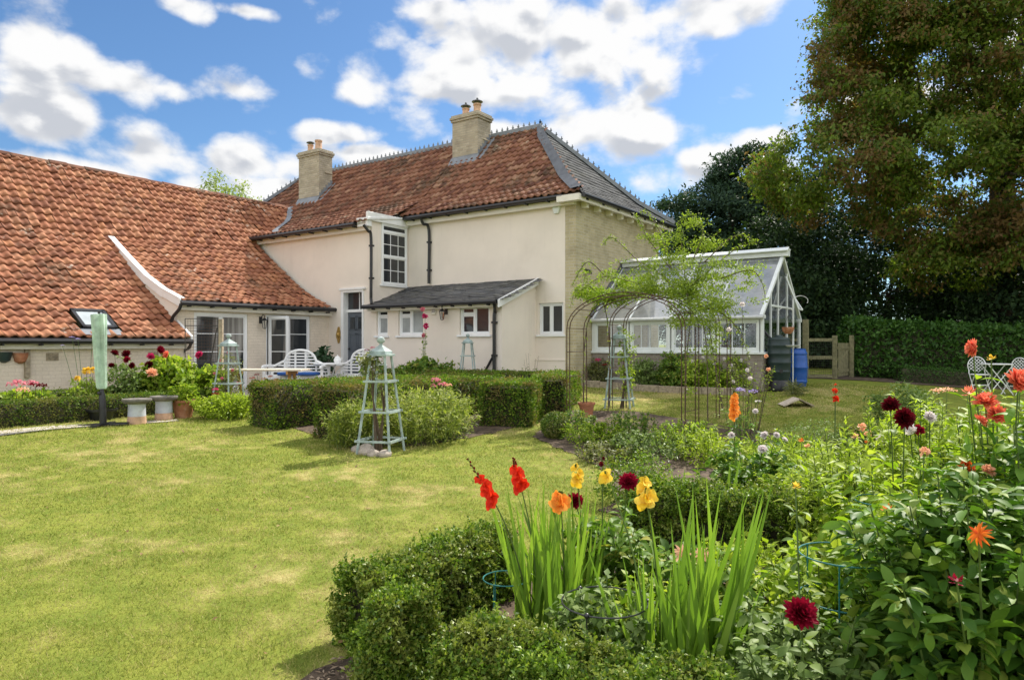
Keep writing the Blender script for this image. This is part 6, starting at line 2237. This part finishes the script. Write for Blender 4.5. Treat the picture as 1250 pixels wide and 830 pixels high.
# folded parasol
p = G(126, 11.7)
T = thing('parasol', 'closed pale green parasol leaning slightly in a black foot', 'parasol', p)
T.rotation_euler = (0, R(-2.6), R(20))
m = MB()
n, prof = 40, [(.05, .62), (.062, .66), (.068, .9), (.078, 1.3), (.088, 1.6), (.095, 1.86), (.09, 1.875)]
V, F = [], []
for (r, z) in prof:
    for j in range(n):
        t = 2 * PI * j / n
        rr = r * (1 + .34 * math.cos(5 * t + z * .4) + .10 * math.cos(11 * t + 2 * z))
        V.append((rr * math.cos(t), rr * math.sin(t), z))
for i in range(len(prof) - 1):
    for j in range(n):
        F.append((i * n + j, i * n + (j + 1) % n, (i + 1) * n + (j + 1) % n, (i + 1) * n + j))
F.append(tuple((len(prof) - 1) * n + j for j in range(n)))
m.add(V, F)
m.build('canopy', M_MINT, T, True)
MB().tube([(0, 0, .1), (0, 0, 1.93)], .02, 10).build('pole', M_BLACK, T, True)
m = MB().lathe([(.055, .02), (.055, .3), (.05, .5), (.035, .56), (.03, .62)], (0, 0, 0), 16)
m.ball((.0, -.06, .55), .03, 8)
m.build('sleeve', M_BLACK, T, True)
m = MB()
for k in range(4):
    a = k * PI / 2 + .4
    m.bar((0, 0, .035), (.40 * math.cos(a), .40 * math.sin(a), .025), .07, .03)
m.build('foot', M_BLACK, T)

# two bird bath pedestals
def birdbath(label, px, Y, sc, first=None):
    if first:
        return dup(first, G(px, Y), 1.0, label, sc)
    T = thing('bird_bath', label, 'bird bath', G(px, Y), 0, 'stone dishes on glazed pedestals')
    MB().lathe([(.150, 0), (.152, .02), (.142, .13)], (0, 0, 0), 24).build('base', M_POTCLAY, T, True)
    MB().lathe([(.1415, .131), (.136, .30), (.142, .345)], (0, 0, 0), 24).build('pedestal', M_GLAZE, T, True)
    MB().lathe([(.15, .346), (.20, .36), (.225, .385), (.235, .41), (.23, .43), (.205, .432), (.15, .415), (.01, .405)], (0, 0, 0), 28).build('dish', M_STONE, T, True)
    return T


bbath = birdbath('stone dish on a glazed clay pedestal, the left one of two', 167, 12.0, 1)
birdbath('stone dish on a glazed clay pedestal next to the big terracotta pot', 200, 12.55, 1.0, bbath)

# seats on the patio
def bench(label, px, Y, rz, first=None):
    if first:
        return dup(first, G(px, Y), rz, label)
    T = thing('garden_bench', label, 'bench', G(px, Y), rz, 'white garden benches with arched backs')
    w, d = 1.5, .5
    m = MB()
    for i in range(6):
        m.bb((-w / 2, -d / 2 + i * .085, .42), (w / 2, -d / 2 + i * .085 + .065, .445))
    m.bb((-w / 2, -d / 2 - .01, .36), (w / 2, -d / 2 + .02, .42))
    m.build('seat', M_WHITE, T)

    def top(x):
        a = abs(x) / (w / 2)
        if a < .5:
            return .78 + .27 * math.sqrt(max(0, 1 - (a / .52) ** 2))
        return .80 - .14 * min(1, (a - .5) / .38)
    xs = np.linspace(-w / 2 + .03, w / 2 - .03, 41)
    m = MB()
    m.tube([(x, d / 2, top(x)) for x in xs], .032, 8)
    for z in np.arange(.52, 1.02, .075):
        run = [x for x in xs if top(x) > z + .02]
        if run:
            m.bb((run[0], d / 2 - .012, z - .016), (run[-1], d / 2 + .012, z + .016))
    for x in (-w / 2 + .03, -.40, -.13, .13, .40, w / 2 - .03):
        m.bb((x - .02, d / 2 - .016, .42), (x + .02, d / 2 + .016, top(x)))
    m.build('backrest', M_WHITE, T)
    for sx in (-1, 1):
        m = MB()
        m.tube(pathpts([(sx * (w / 2 - .03), d / 2, .66), (sx * (w / 2 - .03), 0, .67), (sx * (w / 2 - .03), -d / 2 - .03, .66), (sx * (w / 2 - .03), -d / 2 - .07, .61)], 5), .034, 8)
        m.build('armrest', M_WHITE, T, True)
        for y in (-d / 2 + .02, d / 2):
            m = MB()
            m.bb((sx * (w / 2 - .03) - .026, y - .026, 0), (sx * (w / 2 - .03) + .026, y + .026, .66 if y < 0 else .5))
            m.build('leg', M_WHITE, T)
    return T


PB = 17.0
be = bench('white arched back bench with two blue cushions, near the french doors', 362, PB, R(30))
bench('cream white arched back bench nearest the grey house door', 436, 17.6, R(8), be)
for px, lab in ((352, 'blue cushion on the left end of the white bench'), (377, 'blue cushion on the right end of the white bench')):
    m = MB().box((0, 0, .04), (.42, .40, .075))
    o = m.build('cushion', M_NAVY, bevel=.025)
    o.location = G(px, PB - .22, .447)
    o.location.z = float(be.location.z) + .447
    o.rotation_euler = (0, 0, R(30))
    tag(o, lab, 'cushion')
# round white table between them
T = thing('patio_table', 'round white metal table between the white benches', 'table', G(404, 17.3))
MB().lathe([(.01, .70), (.42, .70), (.43, .715), (.42, .73), (.01, .73)], (0, 0, 0), 28).build('table_top', M_WHITE, T, True)
for k in range(4):
    a = k * PI / 2 + .5
    MB().tube(pathpts([(.34 * math.cos(a), .34 * math.sin(a), .70), (.12 * math.cos(a), .12 * math.sin(a), .4), (.32 * math.cos(a), .32 * math.sin(a), 0)], 5), .018, 6).build('leg', M_WHITE, T, True)
T = thing('teapot', 'white lidded pot standing on the round patio table', 'pot', G(412, 17.3))
T.location.z = float(G(404, 17.3)[2]) + .731
MB().lathe([(.06, 0), (.085, .03), (.095, .08), (.07, .125), (.075, .13), (.05, .155), (.012, .175), (.018, .19), (.005, .2)], (0, 0, 0), 18).build('body', M_WHITE, T, True)
MB().tube(pathpts([(.08, 0, .06), (.13, 0, .09), (.16, 0, .13)], 4), .012, 6).build('spout', M_WHITE, T, True)

# picnic table
T = thing('picnic_table', 'long wooden table with orange A shaped legs behind the obelisk', 'table', G(322, 15.3), R(35))
m = MB()
for i in range(5):
    m.bb((-.92, -.36 + i * .146, .70), (.92, -.36 + i * .146 + .138, .735))
m.build('table_top', M_TABLE, T, bevel=.004)
for sx in (-1, 1):
    for sy in (-1, 1):
        MB().bar((sx * .62, sy * .12, .69), (sx * .62, sy * .42, 0), .09, .045, (1, 0, 0)).build('leg', M_WOODOR, T)
    MB().bb((sx * .62 - .02, -.36, .62), (sx * .62 + .02, .36, .70)).build('cleat', M_WOODOR, T)

# wire screen with its post, in front of the left french doors
T = thing('wire_screen', 'rusty wire trellis panel in front of the left french doors', 'screen', G(246, 15.3), R(35))
m = MB()
w, z0, z1 = .36, .9, 1.85
for z in (z0, z1, z1 - .16):
    m.tube([(-w, 0, z), (w, 0, z)], .009, 6)
for x in (-w, w):
    m.tube([(x, 0, 0), (x, 0, z1)], .009, 6)
m.tube([(w * .55, 0, z0), (w * .95, 0, z1 - .2)], .012, 6)
m.build('frame', M_WIRE, T, True)
m = MB()
for z in np.arange(z0 + .05, z1 - .02, .07):
    m.tube([(-w, 0, z), (w, 0, z)], .003, 4)
for x in np.arange(-w + .06, w, .06):
    m.tube([(x, 0, z0), (x, 0, z1)], .0022, 4)
m.build('wire_mesh', M_RUST, T)
MB().bb((w + .03, -.04, 0), (w + .11, .04, 1.84)).build('post', M_WOODOLD, T)


# wall lanterns
def lantern(label, p, rz, first=None):
    if first:
        return dup(first, p, rz, label)
    T = thing('wall_lantern', label, 'wall lamp', p, rz, 'black wall lanterns')
    m = MB().bb((-.045, -.02, -.02), (.045, 0, .16))
    m.tube(pathpts([(0, -.01, .10), (0, -.09, .20), (0, -.17, .19), (0, -.17, .12)], 6), .011, 6)
    m.build('bracket', M_BLACK, T, True)
    m = MB().lathe([(.085, .055), (.07, .075), (.035, .11), (.012, .125)], (0, -.17, 0), 6)
    m.lathe([(.04, -.16), (.045, -.15), (.02, -.17)], (0, -.17, 0), 6)
    for k in range(6):
        a = k * PI / 3
        m.bar((.075 * math.cos(a), -.17 + .075 * math.sin(a), .055), (.042 * math.cos(a), -.17 + .042 * math.sin(a), -.155), .009, .009)
    m.build('cage', M_BLACK, T)
    MB().lathe([(.038, -.15), (.068, .052)], (0, -.17, 0), 6).build('glass', M_GHG, T)
    return T


la = lantern('black lantern on the wall between the two french doors', (UW, fv(318, UW), zf(394, UW, fv(318, UW))), R(90))
lantern('black lantern on the lean-to wall left of the dark window', (fu(545, VLT), VLT, zf(383, fu(545, VLT), VLT)), 0, la)
# security light on the brick end wall
v = fv(714, UC)
T = thing('security_light', 'small dark floodlight fixed high on the brick end wall', 'lamp', (UC, v, zf(331, UC, v)), R(90))
MB().bb((-.04, -.05, -.03), (.04, 0, .05)).build('bracket', M_BLACK, T)
MB().prism([(-.10, -.06, -.05), (.10, -.06, -.05), (.085, -.06, .05), (-.085, -.06, .05)], (0, -.09, -.03)).build('head', M_BLACK, T)
# alarm box
u = fu(680, 0)
z = zf(255, u, 0)
T = thing('alarm_box', 'white shield shaped alarm box under the eaves', 'alarm', (u, 0, z))
MB().prism([(-.115, 0, .14), (.115, 0, .14), (.13, 0, .06), (.06, 0, -.13), (-.06, 0, -.13), (-.13, 0, .06)], (0, -.07, 0)).build('cover', M_ALARM, T, bevel=.015)
MB().prism([(-.075, -.071, .09), (.075, -.071, .09), (.07, -.071, .03), (-.07, -.071, .03)], (0, -.004, 0)).build('panel', M_ALARMDK, T)
# meter box and ornament
u = fu(530, VLT)
T = thing('wall_box', 'tiny cream box on the lean-to wall left of the lantern', 'box', (u, VLT, zf(380, u, VLT)))
MB().bb((-.07, -.04, -.09), (.07, 0, .09)).build('case', M_CREAM, T, bevel=.006)
MB().bb((-.05, -.046, -.03), (.05, -.041, .05)).build('door', M_CURT, T)
u = fu(414, VL)
T = thing('wall_ornament', 'gilt leaf shaped ornament hanging beside the house door', 'ornament', (u, VL, zf(409, u, VL)))
m = MB()
pts = []
for k in range(24):
    t = 2 * PI * k / 24
    pts.append((.085 * math.cos(t) * (1 + .25 * math.cos(4 * t)), -.012, .24 * math.sin(t)))
m.prism(pts, (0, -.02, 0))
m.build('body', M_BRASS, T)
MB().ball((0, -.04, 0), .05, 8, 1.6).build('boss', M_BRASS, T, True)

# old wooden frame on the barn wall with wall pots
vA = fv(18, -6.8)
zA = lambda py, px: zf(py, -6.75, fv(px, -6.75))
T = thing('wall_frame', 'old wooden frame on the painted barn wall holding wall pots', 'frame', (-6.8, fv(20, -6.8), 0), R(90))
m = MB()
x0, x1 = fv(-30, -6.78) - fv(20, -6.8), fv(36, -6.78) - fv(20, -6.8)
m.bb((x0, -.05, zA(425, 20)), (x1 + .06, -.004, zA(422, 20)))
m.build('rail', M_WOODOLD, T)
m = MB()
m.bb((x1 - .09, -.07, zA(461, 36)), (x1, -.006, zA(424.5, 36)))
m.build('post', M_WOODOLD, T)
for px, py, mat, lab in ((6, 436, M_BUTT, 'green half pot hung on the painted barn wall'), (26, 437, M_TERRA, 'terracotta half pot hung on the painted barn wall')):
    v = fv(px, -6.75)
    m = MB()
    n = 10
    V, F = [], []
    for (r, z) in ((.03, -.11), (.10, -.07), (.13, .04), (.14, .10), (.125, .10), (.11, .02)):
        for j in range(n + 1):
            t = -PI / 2 + PI * j / n
            V.append((r * math.cos(t), r * math.sin(t), z))
    for i in range(5):
        for j in range(n):
            F.append((i * (n + 1) + j, i * (n + 1) + j + 1, (i + 1) * (n + 1) + j + 1, (i + 1) * (n + 1) + j))
    m.add(V, F)
    o = m.build('wall_pot', mat, smooth=True)
    o.location = (-6.797, v, zf(py, -6.75, v))
    tag(o, lab, 'pot')

# water butt, barrel, feeder, little shelter
def drum(name, label, p, prof, mat, extra):
    T = thing(name, label, 'barrel', p)
    MB().lathe(prof, (0, 0, 0), 28).build('drum', mat, T, True)
    extra(T)
    return T


def butt_bits(T):
    m = MB().lathe([(.245, .90), (.22, .935), (.09, .96), (.07, 1.0), (.03, 1.005)], (0, 0, 0), 24)
    m.build('lid', M_BUTT, T, True)
    m = MB().tube(pathpts([(-.16, -.12, .93), (-.30, -.05, 1.08), (-.40, 0.0, 1.2)], 5), .03, 8)
    m.build('filler_hose', M_BLACK, T, True)
    m = MB().tube([(.10, -.25, .2), (.13, -.33, .2)], .02, 6)
    m.bb((.10, -.36, .17), (.16, -.32, .25))
    m.build('tap', M_BLACK, T)
    m = MB().lathe([(.24, -.24), (.25, -.2), (.21, -.02), (.20, 0)], (0, 0, 0), 20)
    m.build('stand', M_BLACK, T, True)


ring = lambda a, b: [(a, b), (a + .012, b + .015), (a + .012, b + .045), (a, b + .06)]
pb_ = G(951, 15.6)
pb_[2] += .24
drum('water_butt', 'dark green ribbed water butt at the greenhouse corner', pb_,
     [(.20, 0), (.225, .05)] + ring(.24, .16) + ring(.248, .36) + ring(.248, .56) + ring(.245, .74) + [(.235, .86), (.235, .90)], M_BUTT, butt_bits)


def barrel_bits(T):
    MB().lathe([(.185, .86), (.19, .885), (.16, .89), (.15, .87), (.01, .868)], (0, 0, 0), 24).build('lid', M_BARREL, T, True)
    MB().ball((.08, -.05, .885), .03, 8, .5).build('bung', M_BLACK, T, True)


drum('blue_barrel', 'bright blue plastic barrel behind the water butt', G(973, 16.3), [(.18, 0), (.20, .03)] + ring(.212, .10) + [(.225, .3)] + ring(.228, .42) + [(.225, .62)] + ring(.21, .74) + [(.19, .86)], M_BARREL, barrel_bits)
T = thing('bird_feeder', 'pale metal bird feeding pole with curled hooks and a tray', 'bird feeder', G(968, 14.9))
m = MB()
zt = 2.05
m.tube([(0, 0, -.05), (0, 0, zt)], .012, 8)
for sg, hh in ((1, zt), (-1, zt - .25)):
    pts = [(0, 0, hh - .15)] + [(sg * (.16 - .16 * math.cos(t)), 0, hh - .05 + .11 * math.sin(t)) for t in np.linspace(.3, PI * 1.15, 10)]
    pts = [(x * C35, x * S35, z) for x, y, z in pts]
    m.tube(pathpts(pts, 3), .008, 6, cap=False)
m.build('pole', M_GREYMET, T, True)
MB().lathe([(.01, 1.02), (.12, 1.02), (.15, 1.05), (.145, 1.055), (.11, 1.035), (.01, 1.033)], (0, 0, 0), 20).build('tray', M_GREYMET, T, True)
p = G(962, 14.85)
T = thing('hanging_feeder', 'brown basket feeder hanging from the bird feeding pole', 'bird feeder', (p[0], p[1], W(958, 402, 14.85)[2]))
m = MB().lathe([(.05, -.10), (.11, -.04), (.13, .04), (.12, .045), (.1, 0)], (0, 0, 0), 14)
m.build('basket', M_TERRA, T, True)
m = MB()
for k in range(3):
    a = k * 2 * PI / 3
    m.tube([(.12 * math.cos(a), .12 * math.sin(a), .045), (0, 0, .3)], .004, 4)
m.tube([(0, 0, .3), (0, 0, .42)], .004, 4)
m.build('hanger', M_WIRE, T)
perennial('grass_tuft', 'small pale grass tuft at the foot of the bird feeder', 'plant', 969, 14.8, .28, .2, 16, 160, .2, .012, L_OLIVE, (), 301, bx=.5)
T = thing('ground_shelter', 'small pitched wooden bird shelter lying on the lawn', 'bird table', G(969, 13.6), R(28))
m = MB()
m.prism([(-.26, -.22, .02), (.04, -.22, .16), (.05, -.22, .135), (-.24, -.22, .0)], (0, .42, 0))
m.build('roof_board', M_TABLE, T)
m = MB()
m.prism([(.04, -.22, .165), (.32, -.22, .03), (.31, -.22, .005), (.035, -.22, .14)], (0, .42, 0))
m.build('roof_board', M_WOODOLD, T)

# fence and gate
def post(px, Y, h, w=.11):
    p = G(px, Y)
    return MB().bb((-w / 2, -w / 2, -.1), (w / 2, w / 2, h)), p


p0, p1, p2 = G(984, 19.0), G(1019, 19.0), G(1037, 20.0)
T = thing('fence', 'wooden post and rail fence with wire netting by the gate', 'fence', p1, 0)
loc = p0 - p1
MB().bb((-.06, -.06, -.1), (.06, .06, 1.18)).build('post', M_FENCE, T, bevel=.006)
MB().bb((loc[0] - .08, loc[1] - .06, -.1), (loc[0] + .06, loc[1] + .06, 1.62)).build('post', M_FENCE, T, bevel=.006)
for z in (.08, .58, 1.06):
    MB().bar((0, 0, z), (loc[0], loc[1], z), .045, .09).build('rail', M_FENCE, T)
m = MB()
for z in np.arange(.12, 1.04, .075):
    m.tube([(0, -.03, z), (loc[0], loc[1] - .03, z)], .002, 4)
for t in np.linspace(0, 1, 14):
    m.tube([(loc[0] * t, loc[1] * t - .03, .1), (loc[0] * t, loc[1] * t - .03, 1.04)], .002, 4)
m.build('wire_netting', M_WIRE, T)
d = p2 - p1
T = thing('garden_gate', 'narrow wooden garden gate beside the post and rail fence', 'gate', p1 + np.array((.08, 0, 0)))
e = np.array((d[0] - .1, d[1], 0))
m = MB()
for i in range(6):
    a, b = e * (i / 6 + .02), e * ((i + .86) / 6 + .02)
    m.prism([(a[0], a[1], .06), (b[0], b[1], .06), (b[0], b[1], .98), (a[0], a[1], .98)], (0, .025, 0))
m.build('boards', M_FENCE, T)
for z in (.2, .85):
    MB().bar((e[0] * .02, e[1] * .02 - .03, z), (e[0] * .98, e[1] * .98 - .03, z), .04, .08).build('ledge', M_FENCE, T)
MB().bar((e[0] * .05, e[1] * .05 - .035, .24), (e[0] * .95, e[1] * .95 - .035, .8), .04, .07).build('brace', M_FENCE, T)
MB().bb((e[0] + .02, e[1] - .05, -.1), (e[0] + .13, e[1] + .06, 1.2)).build('post', M_FENCE, T, bevel=.006)
p3 = G(1062, 20.3)
T = thing('fence', 'short dark fence run between the gate and the laurel hedge', 'fence', p3)
d3 = G(1040, 20.1) - p3
for z in (.5, 1.0):
    MB().bar((0, 0, z), (d3[0], d3[1], z), .045, .09).build('rail', M_FENCE, T)
MB().bb((-.05, -.05, -.1), (.05, .05, 1.1)).build('post', M_FENCE, T)

# bistro set
def bchair(label, px, Y, rz, first=None):
    if first:
        return dup(first, G(px, Y), rz, label)
    T = thing('bistro_chair', label, 'chair', G(px, Y), rz, 'white wirework bistro chairs')
    MB().lathe([(.19, .44), (.20, .455), (.19, .465), (.01, .465)], (0, 0, 0), 20).build('seat', M_WHITE, T, True)
    m = MB()
    hoop = [(.19 * math.cos(t), .19, .66 + .21 * math.sin(t)) for t in np.linspace(-.5, PI + .5, 22)]
    hoop = [(.17, .17, .46)] + hoop + [(-.17, .17, .46)]
    m.tube(hoop, .011, 6)
    m.build('back_hoop', M_WHITE, T, True)
    m = MB()
    for k in range(-3, 4):
        c = k * .055
        for s in (1, -1):
            pts = [(x, .19, .70 + s * x + c * 1.4) for x in np.linspace(-.17, .17, 12)]
            pts = [q_ for q_ in pts if (q_[0] / .18) ** 2 + ((q_[2] - .68) / .19) ** 2 < 1]
            if len(pts) > 2:
                m.tube(pts, .007, 4)
    m.build('back_lattice', M_WHITE, T)
    for sx in (-1, 1):
        for a, b in ((-.17, .20), (.17, -.20)):
            MB().tube([(sx * .16, a, .455), (sx * .17, b, 0)], .011, 6).build('leg', M_WHITE, T, True)
    m = MB()
    m.tube([(-.165, -.1, .2), (.165, -.1, .2)], .008, 5)
    m.tube([(-.165, .1, .2), (.165, .1, .2)], .008, 5)
    m.build('stretcher', M_WHITE, T)
    return T


bc = bchair('white wirework bistro chair left of the small round table', 1196, 16.6, R(20))
bchair('white wirework bistro chair right of the small round table', 1238, 16.4, R(-35), bc)
T = thing('bistro_table', 'small round white folding table between the wirework chairs', 'table', G(1217, 16.5), R(25))
MB().lathe([(.01, .70), (.31, .70), (.32, .715), (.31, .725), (.01, .725)], (0, 0, 0), 26).build('table_top', M_WHITE, T, True)
for sx in (-1, 1):
    for sy in (-1, 1):
        MB().tube([(sx * .26, sy * .18, .70), (-sx * .26, sy * .18, 0)], .011, 6).build('leg', M_WHITE, T, True)


# plant supports
def support(label, px, Y, r, zs, mat, name='plant_support', nleg=3, knob=False, group='wire hoops holding up plants'):
    T = thing(name, label, 'plant support', G(px, Y), 0, group)
    for z in zs:
        MB().tube([(r * math.cos(t), r * math.sin(t), z) for t in np.linspace(0, 2 * PI, 32, endpoint=False)], .0036, 6, closed=True).build('ring', mat, T, True)
    for k in range(nleg):
        a = k * 2 * PI / nleg + .6
        m = MB().tube([(r * math.cos(a), r * math.sin(a), -.05), (r * math.cos(a), r * math.sin(a), zs[0])], .0036, 6)
        if knob:
            m.ball((r * math.cos(a), r * math.sin(a), zs[0]), .013, 8)
        m.build('leg', mat, T, True)
    return T


support('small teal hoop support behind the corner box hedge', 618, 3.9, .13, (.29,), M_TEAL)
support('wide teal two ring support in the grey dahlia', 1030, 3.05, .185, (.68, .49), M_TEAL)
support('teal two ring support half hidden in the right dahlias', 1085, 4.0, .18, (.70, .48), M_TEAL)
support('black hoop support with round knobs around the sage plant', 738, 3.25, .20, (.40,), M_BLACK, knob=True)
support('pale wire two ring support beyond the middle hedge', 1000, 5.6, .17, (.56, .36), M_TEAL)
